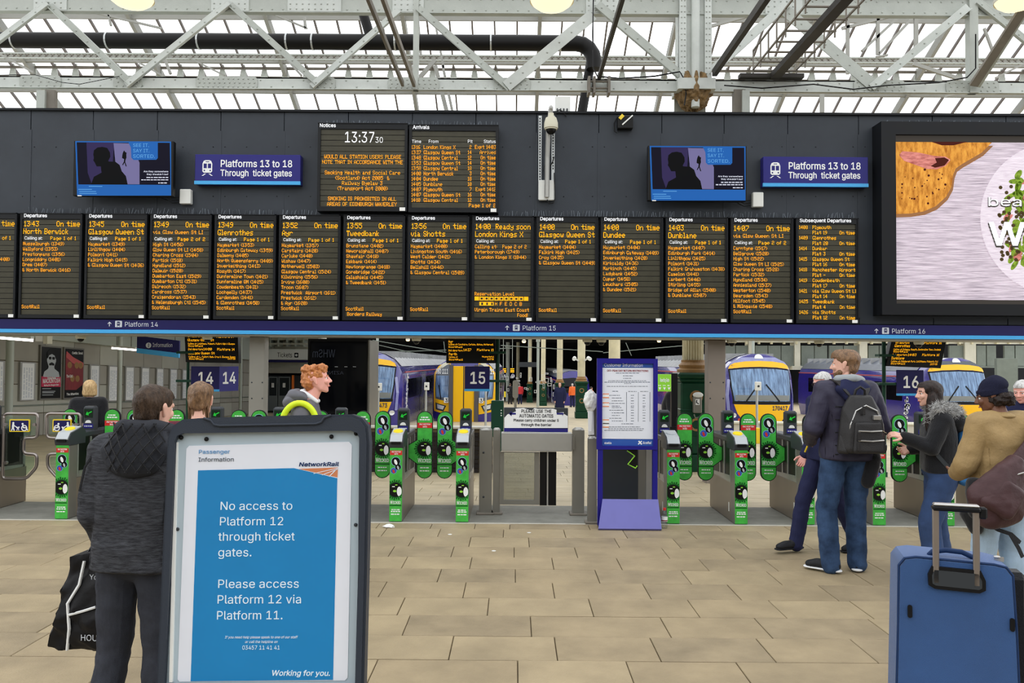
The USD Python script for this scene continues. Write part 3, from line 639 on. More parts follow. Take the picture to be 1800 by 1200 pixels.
m = MB(); c = Q(600, 770); m.text('Wo', 41 / s, c[0] - .012, c[1] - .012, ys - .0072, width=109 / s, bold=True); c = Q(592, 537); m.text('beautiful', 16.5 / s, c[0], c[1] - .006, ys - .0072, width=153 / s, bold=True); m.build('advert_lettering_shade', 'ad_grey', ad)
m = MB(); c = Q(595, 535); m.text('beautiful', 16 / s, c[0], c[1], ys - .008, width=150 / s); c = Q(600, 765); m.text('Wo', 40 / s, c[0], c[1], ys - .008, width=105 / s, bold=True)
m.build('advert_lettering', 'led_white', ad)
bird_spikes(XW(1562, 210, YA), XW(2000, 210, YA), ZW(1680, 213.5, YA), ZW(1680, 207, YA), YA + .1, 90, 'strip of short bird spikes along the top of the advertising screen')
# ---------------------------------------------------------------- the glazed roof beyond the boards
def roof_z(Y): return 11.3 + 0.474 * (30 - Y)
ce = thing('ceiling', 'sloping glass roof of white panes between thin dark bars', loc=(0, 30, 11.3), kind='structure')
xs = [-24 + .75 * i for i in range(65)]
ny = [23.4, 27.6, 28.9, 33.4]
def sl_bar(x, ya, yb, w, d, off=0.0): return MB().bar((x, ya, roof_z(ya) - off), (x, yb, roof_z(yb) - off), w, d, (0, .474, 1))
bars, raft = MB(), MB()
for i, x in enumerate(xs):
    t = (raft, .12, .3, .2) if i % 6 == 3 else (bars, .045, .1, .03)
    v = sl_bar(x, 23.2, 33.6, t[1], t[2], t[3]); t[0].add(v.v[0], v.f[0])
    if i < 64:
        for ya, yb in zip(ny, ny[1:]):
            if (yb - ya) < 1.6: pass
            q = [(x + .02, ya, roof_z(ya)), (x + .73, ya, roof_z(ya)), (x + .73, yb - .02, roof_z(yb - .02)), (x + .02, yb - .02, roof_z(yb - .02))]
            q = q + [(a, b, c + .008) for a, b, c in q]
            if yb - ya > 1.6 : MB().add(q, [[0, 2, 1], [0, 3, 2], [4, 5, 6], [4, 6, 7], [0, 1, 5], [0, 5, 4], [1, 2, 6], [1, 6, 5], [2, 3, 7], [2, 7, 6], [3, 0, 4], [3, 4, 7]]).build('pane', 'pane_glass', ce)
bars.build('glazing_bars', 'glazing_bar', ce, kind='stuff'); raft.build('rafters', 'rafter_grey', ce, kind='stuff')
pu = MB()
for Y, w in ((25.9, .06), (27.6, .12), (28.9, .12), (31.2, .08)): pu.box(-24, 24, Y - w / 2, Y + w / 2, roof_z(Y) - .3, roof_z(Y) - .06)
pu.build('purlin', 'rafter_grey', ce)
pu = MB()
for Y, dz in ((27.7, .10), (28.1, .02), (28.5, .02)): pu.box(-24, 24, Y - .03, Y + .03, roof_z(Y) - .12 + dz, roof_z(Y) - .04 + dz)
pu.build('gutter_rail', 'steel_shade', ce)
for x in xs[::1]:
    q = Polygon([(-.04, 0), (.04, 0), (.11, -.36), (.13, -.62), (-.13, -.62), (-.11, -.36)])
    MB().poly(affinity.translate(q, x, roof_z(28.2) + .12), 28.1, 28.16).build('gutter_bracket', 'steel_paint', ce)
# secondary lattice beam behind
lb = thing('lattice_beam', 'thin pale lattice beam of small triangles crossing behind the riveted truss', 'roof beam', (0, 22, ZW(900, 108, 22)))
z0, z1 = ZW(900, 108, 22), ZW(900, 97.5, 22)
m = MB(); m.box(-17, 17, 21.97, 22.03, z0, z0 + .035); m.box(-17, 17, 21.97, 22.03, z1 - .035, z1); m.build('flange', 'steel_paint', lb)
m = MB(); n = 190
for i in range(n):
    x = -17 + 34 * i / n; d = 34 / n; m.bar((x, 22, z0), (x + d, 22, z1), .022, .02); m.bar((x, 22, z1), (x + d, 22, z0), .022, .02)
m.build('lacing', 'steel_shade', lb, kind='stuff')
# long black pipe
pp = thing('drain_pipe', 'thick black horizontal pipe high under the glass roof', 'pipe', (0, 18, ZW(600, 69, 18)))
def pr_(x, y, Y=18): return tuple(P(x, y, Y))
m = MB(); a = pr_(1012, 76); zz = a[2]; r = 13.6 / (F / 18)
m.tube([(XW(-120, 66, 18), 18, zz), (XW(600, 70, 18), 18, zz), (a[0], 18, zz)] + [(a[0] + .42 * math.sin(t), 18, zz - .42 + .42 * math.cos(t)) for t in (.4, .8, 1.2, 1.57)] + [(a[0] + .42, 18, zz - .6)], r, 18)
m.build('main_pipe', 'pipe_black', pp, smooth=40)
m = MB(); m.tube([pr_(1040, 100, 18.2), pr_(1020, 215, 18.2)], 8.5 / (F / 18), 14); m.build('down_pipe', 'pipe_black', pp, smooth=40)
m = MB(); m.tube([pr_(624, -30), pr_(634, 10), pr_(645, 45), pr_(650, 62)], 8.5 / (F / 18), 14); m.build('branch_pipe', 'pipe_black', pp, smooth=40)
for x in (25, 190, 350, 505, 550, 695, 863, 985):
    c = pr_(x, 66 + .007 * x); MB().tube([(c[0] - .02, 18, zz), (c[0] + .02, 18, zz)], r * 1.05, 18).build('pipe_clip', 'galvanised', pp)
# riveted truss
YT = 14.0; ST = F / YT
tr = thing('roof_truss', 'pale grey riveted steel roof truss with crossing diagonals above the boards', 'roof truss', (0, YT, ZW(900, 159, YT)))
def pz(x, y, Y=YT): return P(x, y, Y)
xl, xr = XW(-160, 100, YT), XW(1960, 100, YT); zb0, zb1 = ZW(900, 159.5, YT), ZW(900, 138.5, YT); zc0, zc1 = ZW(900, 23.5, YT), ZW(900, -8, YT)
riv = MB()
def rivet(x, z, y=YT, r=.017):
    n = 6; ring = [(x + r * math.cos(q), y, z + r * math.sin(q)) for q in np.arange(n) * math.pi / 3]; mid = [(x + .6 * r * math.cos(q), y - .012, z + .6 * r * math.sin(q)) for q in np.arange(n) * math.pi / 3]
    riv.add(ring + mid + [(x, y - .016, z)], [f for j in range(n) for f in ([j, j + n, (j + 1) % n], [(j + 1) % n, j + n, (j + 1) % n + n], [j + n, 2 * n, (j + 1) % n + n])])
m = MB(); m.box(xl, xr, YT, YT + .02, zb0, zb1); m.box(xl, xr, YT, YT + .3, zb1 - .02, zb1); m.box(xl, xr, YT - .03, YT + .06, zb0, zb0 + .012); m.build('bottom_chord', 'steel_pale', tr)
m = MB(); m.box(xl, xr, YT, YT + .02, zc0, zc1); m.box(xl, xr, YT - .06, YT + .35, zc1, zc1 + .03); m.box(xl, xr, YT - .03, YT + .1, zc0 - .012, zc0); m.build('top_chord', 'steel_paint', tr)
x = xl; k = 0
while x < xr:
    rivet(x, zb1 - .05 if k % 2 else zb0 + .05); rivet(x, zc0 + .05); rivet(x + .1, zc1 - .08); x += .19; k += 1
def brace(p, q, wpx, m_, y, flange=True, rv=True):
    a, b = pz(*p, y), pz(*q, y); w = wpx / ST; g = MB(); g.bar(a, b, w, .018)
    t = (b - a) / np.linalg.norm(b - a); n = np.array([-t[2], 0, t[0]])
    if flange:
        e = n * (w / 2 - .01); g.bar(a + e + np.array([0, .05, 0]), b + e + np.array([0, .05, 0]), .02, .12); g.bar(a - e - np.array([0, .03, 0]), b - e - np.array([0, .03, 0]), .014, .05)
    g.build('diagonal', m_, tr)
    if rv:
        L = np.linalg.norm(b - a); d = .1
        while d < L - .05: c = a + t * d; rivet(c[0], c[2], y - .01); d += .28
D = [((-12, 78), (84, 6), 13, 0), ((88, 10), (232, 148), 11, 1), ((222, 150), (403, 5), 13, 0), ((405, 8), (560, 148), 11, 1), ((548, 152), (702, 18), 12, 0), ((735, 14), (896, 156), 13, 1), ((890, 152), (1042, 26), 20, 0), ((1050, 8), (1196, 132), 16, 1), ((1252, 124), (1383, 6), 16, 0), ((1380, 18), (1537, 152), 21, 1), ((1532, 154), (1702, 12), 14, 0), ((1718, 2), (1850, 110), 14, 1)]
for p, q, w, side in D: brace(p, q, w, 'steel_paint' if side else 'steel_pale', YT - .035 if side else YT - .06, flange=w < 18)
for a, b, r_, c_ in ((345, 453, 12, 3), (682, 772, 9, 3), (868, 932, 6, 3), (1500, 1590, 7, 3), (200, 250, 4, 3), (545, 590, 4, 3), (35, 108, 5, 3), (1662, 1755, 8, 3)):
    xa, xb = XW(a, 148, YT), XW(b, 148, YT); c = .04
    MB().poly(Polygon([(xa + c, zb0 - .005), (xb - c, zb0 - .005), (xb, zb0 + c), (xb, zb1 - c), (xb - c, zb1 + .005), (xa + c, zb1 + .005), (xa, zb1 - c), (xa, zb0 + c)]), YT - .022, YT).build('splice_plate', 'steel_paint', tr)
    for i in range(r_):
        for j in range(c_): rivet(xa + (xb - xa) * (i + .5 + .25 * (j % 2)) / (r_ + .3), zb0 + (zb1 - zb0) * (j + .5) / c_, YT - .022)
for a, b in ((60, 118), (372, 438), (506, 600), (690, 745), (1030, 1090), (1345, 1410)):
    xa, xb = XW(a, 10, YT), XW(b, 10, YT)
    MB().box(xa, xb, YT - .02, YT, zc0 + .01, zc1).build('gusset_plate', 'steel_pale', tr)
    for i in range(max(3, int((xb - xa) / .11))):
        for j in range(3): rivet(xa + .05 + .11 * i, zc0 + .05 + .09 * j, YT - .02)
a, b = XW(1193, 75, YT), XW(1249, 75, YT)
m = MB(); m.box(a, b, YT - .01, YT + .03, zb0, zc1); m.box(a, a + .12, YT - .08, YT + .3, zb0, zc1); m.box(b - .12, b, YT - .08, YT + .3, zb0, zc1); m.tube([((a + b) / 2, YT - .07, zb0 - .3), ((a + b) / 2, YT - .07, zc1)], .075, 12); m.build('column_post', 'steel_pale', tr)
z = zb0
while z < zc1:
    for x in (a + .035, a + .09, b - .035, b - .09): rivet(x, z, YT - .08, .015)
    z += .1
a, b = XW(1702, 60, YT), XW(1717, 60, YT); MB().box(a, b, YT - .05, YT + .1, zb0, zc1).build('column_post', 'steel_paint', tr)
a, b = XW(727, 60, YT), XW(736, 60, YT); MB().box(a, b, YT - .05, YT + .1, zb0, zc1).build('column_post', 'steel_paint', tr)
riv.build('rivets', 'steel_paint', tr, kind='stuff')
# hangers between the truss and the housing, and cables
o = thing('roof_post', 'short riveted grey post between truss and housing, far left', 'roof post', tuple(P(80, 190, 13.6)))
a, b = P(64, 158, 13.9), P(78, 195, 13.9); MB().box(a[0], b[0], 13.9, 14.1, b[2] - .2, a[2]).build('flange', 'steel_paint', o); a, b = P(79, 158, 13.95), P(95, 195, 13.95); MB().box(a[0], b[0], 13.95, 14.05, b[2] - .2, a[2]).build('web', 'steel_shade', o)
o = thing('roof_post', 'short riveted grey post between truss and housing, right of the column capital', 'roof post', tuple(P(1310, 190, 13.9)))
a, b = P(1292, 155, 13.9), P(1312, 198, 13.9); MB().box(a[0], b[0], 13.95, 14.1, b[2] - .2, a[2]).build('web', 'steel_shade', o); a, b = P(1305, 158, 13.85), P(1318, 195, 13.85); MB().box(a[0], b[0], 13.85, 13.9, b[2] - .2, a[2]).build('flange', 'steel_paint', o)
for a, b in ((1037, 1068),):
    o = thing('beam_clamp', 'grey bolted clamp on the lower chord beside the dark beam', 'clamp', tuple(P(1052, 160, 13.9)))
    m = MB()
    for x in (1033, 1042, 1068):
        c, d = P(x, 137, 13.9), P(x + 4, 166, 13.9); m.box(c[0], d[0], 13.8, 14.05, d[2], c[2])
    for yy in (143, 155): c, d = P(1035, yy, 13.85), P(1070, yy, 13.85); m.tube([c, d], .02, 8)
    m.build('clamp_plates', 'steel_shade', o)
# beams running from the truss towards the viewer
def depth_beam(xa, ya, Yn, name, label, cat, w, h, m_):
    "from pixel (xa, ya) on the truss plane towards the viewer at the same height"
    p = P(xa, ya, YT - .1); q = np.array([p[0], Yn, p[2]])
    o = thing(name, label, cat, tuple(p)); MB().bar(p, q, w, h, (0, 0, 1)).build('beam', m_, o); return o, p, q
depth_beam(1053, 136, 6, 'roof_beam', 'dark roof beam running forward from the truss, right of the black pipe', 'roof beam', .06, .08, 'dark_steel')
depth_beam(1256, 128, 6, 'roof_beam', 'thick dark roof beam running forward beside the riveted column post', 'roof beam', .08, .12, 'dark_steel')
o, p, q = depth_beam(728, 148, 6, 'roof_beam', 'grey brown roof beam running forward in a pair left of the clock', 'roof beam', .05, .1, 'steel_shade')
MB().bar(p + np.array([-.2, 0, 0]), q + np.array([-.2, 0, 0]), .045, .09, (0, 0, 1)).build('beam', 'steel_shade', o)
o, p, q = depth_beam(1362, 134, 6, 'roof_walkway', 'dark roof access walkway with ladder rungs running forward at top right', 'walkway', .17, .1, 'dark_steel')
m = MB()
for dx in (-.38, .38):
    for dz in (.12, .45): MB().bar(p + np.array([dx, 0, dz]), q + np.array([dx, 0, dz]), .025, .025, (0, 0, 1)).build('side_rail', 'steel_shade', o)
m = MB()
for i in range(18):
    Y = 13.9 - .42 * i; m.tube([(p[0] - .4, Y, p[2] + .1), (p[0] + .4, Y, p[2] + .1)], .018, 6)
    for dx in (-.38, .38): m.bar((p[0] + dx, Y, p[2]), (p[0] + dx, Y, p[2] + .47), .02, .02)
m.build('rungs', 'steel_shade', o, kind='stuff')
a, b = P(1300, 135, 13.9), P(1412, 135, 13.9); MB().box(a[0], b[0], 13.85, 14.0, a[2] - .02, a[2] + .05).build('end_platform', 'dark_steel', o)
o = thing('roof_brace', 'brown grey flat brace crossing the truss at far right', 'roof brace', tuple(P(1710, 152, YT - .2)))
MB().bar(P(1806, 5, 12.6), P(1711, 150, YT - .15), .14, .06).build('flat_bar', 'steel_shade', o); MB().bar(P(1812, 5, 12.65), P(1719, 150, YT - .1), .05, .12).build('edge_angle', 'steel_paint', o)
for i, (pts, lab) in enumerate([([(1043, -5), (1042, 60), (1043, 120), (1050, 134), (1090, 138), (1150, 134), (1195, 126), (1202, 138), (1206, 165), (1203, 185)], 'black cable looping along the truss left of the column'), ([(1273, 150), (1340, 155), (1430, 148), (1500, 157), (1560, 150), (1650, 145), (1700, 136), (1715, 120), (1715, 60)], 'black cable sagging along the lower chord at right'), ([(-5, 132), (60, 131), (110, 145), (140, 148), (180, 140), (210, 134)], 'thin grey cable hanging along the lower chord at far left')]):
    o = thing('cable', lab, 'cable', tuple(P(*pts[0], 13.85))); MB().tube([P(a, b, 13.86) for a, b in pts], .012 if i < 2 else .006, 6).build('sheath', 'black', o)
# bracing far behind, right half
o = thing('roof_brace', 'slim pale roof braces and struts behind the truss in the right half', 'roof brace', tuple(P(1500, 100, 20)))
for (a, b, w) in (((1250, 46), (1330, 24), .07), ((1480, 50), (1620, 15), .07), ((1543, 20), (1543, 96), .08), ((1610, 20), (1610, 90), .1), ((1490, 40), (1490, 130), .08), ((1515, 90), (1590, 20), .06), ((1545, 95), (1610, 25), .06), ((1605, 112), (1690, 140), .09), ((1750, 137), (1800, 112), .04), ((1730, 50), (1745, 90), .05), ((1660, 170), (1700, 160), .04), ((1445, 160), (1445, 198), .1), ((1540, 100), (1560, 97), .04)):
    MB().bar(P(*a, 20), P(*b, 20), w, .06).build('strut', 'rafter_grey', o)
o = thing('roof_brace', 'slim pale roof braces and struts behind the truss in the left half', 'roof brace', tuple(P(300, 100, 20)))
for (a, b, w) in (((0, 95), (60, 128), .05), ((165, 22), (285, 50), .04), ((505, 105), (530, 133), .05), ((190, 20), (195, 45), .04), ((290, 105), (300, 130), .06), ((535, 30), (537, 50), .06), ((738, 136), (765, 105), .1), ((765, 115), (785, 195), .1), ((778, 115), (795, 195), .06), ((735, 40), (740, 100), .06), ((765, 40), (780, 120), .05), ((480, 25), (540, 50), .03), ((330, 100), (395, 133), .03), ((235, 105), (290, 135), .04)):
    MB().bar(P(*a, 20), P(*b, 20), w, .06).build('strut', 'rafter_grey', o)
# hanging lamps
for x, y, lab in ((230, -2, 'round warm pendant lamp at the top edge, left'), (970, 3, 'round warm pendant lamp at the top edge, middle'), (1791, 2, 'round warm pendant lamp at the top right corner')):
    Yl = 12.6; c = P(x, y, Yl); r = 38 / (F / Yl)
    o = thing('pendant_lamp', lab, 'lamp', tuple(c))
    MB().lathe([(0, -.13), (r * .35, -.125), (r * .7, -.09), (r * .92, -.03), (r, .02)], c, 28).build('diffuser', 'lamp_bowl', o, smooth=True)
    MB().lathe([(r * 1.03, .0), (r * 1.05, .05), (r * .8, .22), (r * .35, .38), (.12, .6), (0, .6)], c, 28).build('reflector', 'lamp_case', o, smooth=40)
    MB().tube([(c[0], c[1], c[2] + .6), (c[0], c[1], c[2] + 2)], .02, 8).build('hanger', 'dark_steel', o)
# ---------------------------------------------------------------- ticket gates
def polyx(mb, pts, x0, x1):
    "extrudes a polygon in y, z along x"
    m = tri_mesh(Polygon(pts), x1 - x0); v = m.vertices
    return mb.add(np.stack([x0 + v[:, 2], v[:, 0], v[:, 1]], 1), m.faces)
def show_art(o, cx, zc, y, r, word_z, word_w, clip=None, tag=''):
    "plain stand-in artwork: dark disc with a pale shape, ring of dashes, title and small print"
    def cl(p): return p.intersection(clip) if clip is not None else p
    a = MB()
    for k in range(26):
        t = k * 2 * math.pi / 26
        a.poly(cl(affinity.rotate(sbox(cx + r * 1.12, zc - r * .1, cx + r * (1.35 + .1 * (k % 2)), zc + r * .1), t, origin=(cx, zc), use_radians=True)), y - .0012, y)
    a.poly(cl(disc(cx, zc, r * 1.12).difference(disc(cx, zc, r))), y - .0012, y)
    a.poly(cl(sbox(cx - word_w * .55, word_z - word_w * .2, cx + word_w * .55, word_z - word_w * .1)), y - .0012, y)
    a.build('art_ring', 'poster_green_dark', o, local=True)
    MB().poly(cl(disc(cx, zc, r)), y - .0015, y).build('art_disc', 'poster_black', o, local=True)
    MB().poly(cl(affinity.scale(disc(cx + r * .52, zc - r * .22, r * .42), .8, 1.6).intersection(disc(cx, zc, r)).union(sbox(cx - r * .5, zc + r * .38, cx - r * .1, zc + r * .5))), y - .002, y).build('art_shape', 'poster_white', o, local=True)
    MB().poly(cl(affinity.scale(disc(cx - r * .12, zc - r * .18, r * .2), 1.2, .8).union(sbox(cx - r * .05, zc + r * .6, cx + r * .25, zc + r * .75))), y - .002, y).build('art_accent', 'poster_lime', o, local=True)
    t = MB(); t.text('W', word_w * .3, cx - word_w / 2, word_z, y - .0015, bold=True, width=word_w * .26); t.text('ICKED', word_w * .25, cx - word_w * .23, word_z, y - .0015, bold=True, width=word_w * .72)
    return t
def small_print(t, cx, z, y, w, h, n=1):
    x = cx - w / 2
    while x < cx + w / 2 - .01:
        q = min(rng.uniform(.012, .035), cx + w / 2 - x); t.poly(sbox(x, z, x + q, z + h), y - .001, y); x += q + .006
def circles(o, cx, z, y, k):
    "three round vignettes"
    for j, (dx, dz, r, m1, m2) in enumerate(((0, 0, .046, 'poster_paleblue', 'poster_black'), (.026, -.06, .032, 'poster_white', 'poster_black'), (-.022, -.1, .031, 'poster_blue', 'poster_maroon'))):
        MB().poly(disc(cx + dx * k, z + dz * k, r * k * 1.08), y - .0013, y).build('vignette_rim', 'poster_paleblue', o, local=True)
        MB().poly(disc(cx + dx * k, z + dz * k, r * k), y - .0018, y).build('vignette', 'poster_black' if j < 2 else 'poster_blue', o, local=True)
        MB().poly(affinity.rotate(affinity.scale(disc(cx + dx * k, z + dz * k - .006, r * k * .62), .55, 1.1), 20), y - .0023, y).build('vignette_figure', ('poster_white', 'reader_grey', 'poster_red')[j], o, local=True)
def gate_paddle(o, cx, side, kind):
    y = .58; st_ = rrect(cx - .092, cx + .092, .385, 1.165, .0915)
    lobe = Polygon([(cx, .86), (cx - side * .09, .82), (cx - side * .185, .765), (cx - side * .2, .70), (cx - side * .185, .635), (cx - side * .09, .565), (cx, .52)]).buffer(.012)
    full = st_.union(lobe)
    pd = MB().poly(full, y, y + .03).build('paddle', 'rubber', o, local=True)
    face = full.buffer(-.008)
    MB().poly(face, y - .003, y).build('paddle_face', 'poster_green', o, local=True)
    def z(cy): return 1.16 - (cy - 142) / 760
    t = show_art(o, cx, z(470), y - .003, .084, z(588), .155, face)
    small_print(t, cx, z(640), y - .003, .1, .012); small_print(t, cx, z(668), y - .003, .11, .012)
    if kind == 'banner':
        MB().poly(sbox(cx - .085, z(286), cx + .085, z(240)), y - .0045, y - .003).build('banner', 'poster_red', o, local=True)
        t.text('ONLY SCOTTISH', .018, cx, z(260), y - .0045, 'c', True, width=.13); t.text('DATE!', .018, cx, z(282), y - .0045, 'c', True, width=.05)
        small_print(t, cx, z(198), y - .003, .09, .014); small_print(t, cx, z(218), y - .003, .12, .014)
    else: circles(o, cx, z(222), y - .003, 1.25)
    t.build('lettering', 'poster_white', o, local=True)
def make_gate(label, disc_mat='yellow_disc', loc=(0, 0, 0), paddles=(1, 1)):
    o = thing('ticket_gate', label, 'ticket gate', loc, group='row of ticket gates with green show posters')
    L = dict(local=True)
    MB().box(-.071, .071, .16, 1.1, .0, .43, .006).build('base_cabinet', 'gate_brown', o, **L)
    m = MB(); m.box(-.062, .062, .19, 1.06, .43, .86); m.build('glass_panel', 'black', o, **L)
    for y0, y1 in ((.17, .2), (.44, .47), (.62, .65), (1.03, 1.07)): MB().box(-.071, .071, y0, y1, .43, .86).build('upright', 'aluminium', o, **L)
    m = MB(); polyx(m, [(.19, .43), (1.06, .43), (1.06, .455), (.22, .5)], -.071, .071); m.build('sill', 'aluminium', o, **L)
    MB().box(-.074, .074, .28, 1.08, .86, .925, .012).build('top_rail', 'gate_dark', o, **L)
    MB().box(-.071, .071, .006, .17, 0, .80, .006).build('front_pillar', 'gate_grey', o, **L)
    MB().box(-.068, .068, 0, .006, .005, .815).build('poster_panel', 'poster_green', o, **L)
    m = MB(); polyx(m, [(-.012, .815), (-.02, .86), (.03, .93), (.26, .985), (.32, .93), (.32, .8), (.0, .8)], -.078, .078); m.build('reader_head', 'gate_dark', o, **L)
    m = MB(); polyx(m, [(-.028, .872), (.03, .94), (.25, .993), (.25, .975), (.04, .92), (-.02, .862)], -.066, .066); m.build('reader_plate', 'reader_grey', o, **L)
    d = MB(); d.lathe([(0, .012), (.05, .012), (.054, .004), (.054, 0)], (0, 0, 0), 22); d.turned(.25, axis='x').moved((0, .14, .966)); d.build('reader_disc', disc_mat, o, **L)
    m = MB(); m.box(-.05, .05, -.034, -.015, .842, .866); m.build('ticket_slot', 'black', o, **L)
    pod = MB(); pod.box(-.068, .068, .52, .62, .86, 1.2, .02); pod.build('display_pod', 'gate_dark', o, **L)
    MB().box(-.05, .05, .514, .522, 1.07, 1.165).build('pod_screen', 'lcd_dark', o, **L)
    MB().poly(union_all([LineString([(-.02, 1.105), (.035, 1.135)]).buffer(.006), LineString([(.0, 1.1), (-.022, 1.104), (-.012, 1.128)]).buffer(.006)]), .511, .514).build('arrow_symbol', 'lcd_green', o, **L)
    MB().poly(disc(0, 1.005, .034).intersection(sbox(-.05, 1.005, .05, 1.1)), .51, .52).build('pod_badge', 'white_plastic', o, **L)
    MB().box(-.056, .056, .515, .52, .945, .995).build('pod_label', 'navy_sign', o, **L)
    t = MB(); small_print(t, 0, .963, .515, .09, .012); t.build('pod_lettering', 'grey_letter', o, **L)
    m = MB(); m.box(-.05, .05, .5, .66, .6, .87, .02); m.build('motor_housing', 'gate_dark', o, **L)
    def z(cy): return .82 - (cy - 430) / 822
    clip = sbox(-.066, .01, .066, .81)
    t = show_art(o, -.002, z(820), 0, .078, z(945), .115, clip)
    MB().poly(sbox(-.066, z(510), .066, z(470)), -.0015, 0).build('banner', 'poster_red', o, **L)
    t.text('ONLY SCOTTISH', .016, 0, z(488), -.0015, 'c', True, width=.1); t.text('DATE!', .016, 0, z(507), -.0015, 'c', True, width=.04)
    circles(o, -.003, z(568), 0, 1.0)
    for c, w in ((1002, .09), (1018, .1), (1042, .1)): small_print(t, 0, z(c), 0, w, .012)
    t.build('lettering', 'poster_white', o, **L)
    MB().box(-.0735, -.071, .22, .25, .1, .2).build('sensor', 'white_plastic', o, **L)
    if paddles[0]: gate_paddle(o, .245, 1, 'banner')
    if paddles[1]: gate_paddle(o, -.245, -1, 'circles')
    return o
GY = front + .045
gate_px = [(107, 'ticket gate at the far left with yellow reader, beside the glass wheelchair gates'), (228, 'ticket gate hidden behind the man in the dark hooded jacket'), (345, 'ticket gate hidden behind the left half of the blue notice sign'),
           (462, 'ticket gate hidden behind the middle of the blue notice sign'), (578, 'ticket gate hidden behind the right half of the blue notice sign'), (695, 'ticket gate with yellow reader just right of the blue notice sign'),
           (1303, 'ticket gate with yellow reader in front of the brown pillar'), (1421, 'ticket gate partly hidden by the man with the black backpack'),
           (1546, 'ticket gate between the backpack man and the woman in the fur hood'), (1667, 'ticket gate hidden behind the woman in the fur hood'), (1790, 'ticket gate behind the person in the beanie')]
first = None
for px_, lab in gate_px:
    loc = (XW(px_, 920, GY), GY, .006)
    if first is None: first = make_gate(lab, loc=loc)
    else: copy_of(first, lab, loc)
make_gate('ticket gate with grey reader beside the customer information board', 'reader_grey', (XW(1183.5, 920, GY), GY, .006), paddles=(1, 0))
make_gate('ticket gate with yellow reader just left of the manual gate', 'yellow_disc', (XW(812, 920, GY), GY, .006), paddles=(0, 1))
make_gate('ticket gate cut off by the left edge of the photo', 'yellow_disc', (XW(-75, 920, GY), GY, .006), paddles=(0, 1))

# wide glass gates at the left
Yg = 9.28; Q = PX(Yg, 0, 700, 5.22)
def glass_gate(pts, label, sx0, sx1, flip):
    o = thing('wheelchair_gate', label, 'glass gate', (Q(*pts[0])[0], Yg, .38), group='glass gates for wheelchairs and prams')
    pp = [np.array(Q(*p)) for p in pts]; n = len(pp); rp = []
    for i in range(n):
        a, b, c = pp[i - 1], pp[i], pp[(i + 1) % n]; r = min(.05, .4 * np.linalg.norm(a - b), .4 * np.linalg.norm(c - b)); u, w = (a - b) / np.linalg.norm(a - b), (c - b) / np.linalg.norm(c - b)
        for t in (0, .25, .5, .75, 1): rp.append((b + u * r) * (1 - t) ** 2 + 2 * t * (1 - t) * b + (b + w * r) * t * t)
    rp.append(rp[0]); rp.append(rp[1])
    MB().tube([(p[0], Yg, p[1]) for p in rp], .017, 10).build('tube_frame', 'handle_metal', o, smooth=True)
    g = Polygon([tuple(p) for p in rp]).buffer(0).buffer(-.03); MB().poly(g, Yg - .004, Yg + .004).build('glass_pane', 'gate_glass', o)
    for cx, cy in ((pts[0][0] + 20, 240), (sx1 + 40, 240), (pts[0][0] + 20, 590)):
        a = Q(cx, cy); m = MB(); m.cyl((a[0], Yg - .02, a[1]), (a[0], Yg + .02, a[1]), .02, n=12); m.build('glass_clamp', 'handle_metal', o)
    a, b = Q(sx0, 190), Q(sx1, 307); MB().poly(rrect(a[0], b[0], b[1], a[1], .012), Yg - .02, Yg - .006).build('sign_border', 'yellow_tape', o)
    MB().poly(rrect(a[0] + .013, b[0] - .013, b[1] + .013, a[1] - .013, .008), Yg - .022, Yg - .02).build('sign_panel', 'navy', o)
    def ln(p, w=.008): return LineString([Q(*q) for q in p]).buffer(w)
    c = (sx0 + sx1) / 2
    def X(d): return c + d * (-1 if flip else 1)
    m = MB()
    wheel = disc(*Q(X(45), 270), .036).difference(disc(*Q(X(45), 270), .024))
    m.poly(union_all([wheel, disc(*Q(X(30), 232), .012), ln([(X(32), 245), (X(36), 266), (X(62), 268), (X(74), 288)], .007)]), Yg - .024, Yg - .022); m.build('wheelchair_symbol', 'poster_white', o)
    m = MB(); m.poly(union_all([disc(*Q(X(-55), 224), .012), ln([(X(-56), 240), (X(-58), 262)], .013), ln([(X(-58), 262), (X(-70), 290)], .007), ln([(X(-57), 262), (X(-48), 290)], .007), ln([(X(-54), 243), (X(-20), 266)], .005), ln([(X(-22), 264), (X(-12), 276), (X(-4), 262)], .008), disc(*Q(X(-22), 288), .006), disc(*Q(X(-6), 288), .006)]), Yg - .024, Yg - .022); m.build('pushchair_symbol', 'poster_white', o)
gl = [(34, 140), (350, 140), (345, 362), (218, 365), (215, 505), (340, 512), (338, 630), (240, 738), (22, 738)]
glass_gate(gl, 'tubular glass gate leaf at far left with wheelchair and pram sign', 97, 280, False)
glass_gate([(775 - x, y) for x, y in gl][::-1], 'tubular glass gate leaf behind the leftmost ticket gate post', 492, 662, True)

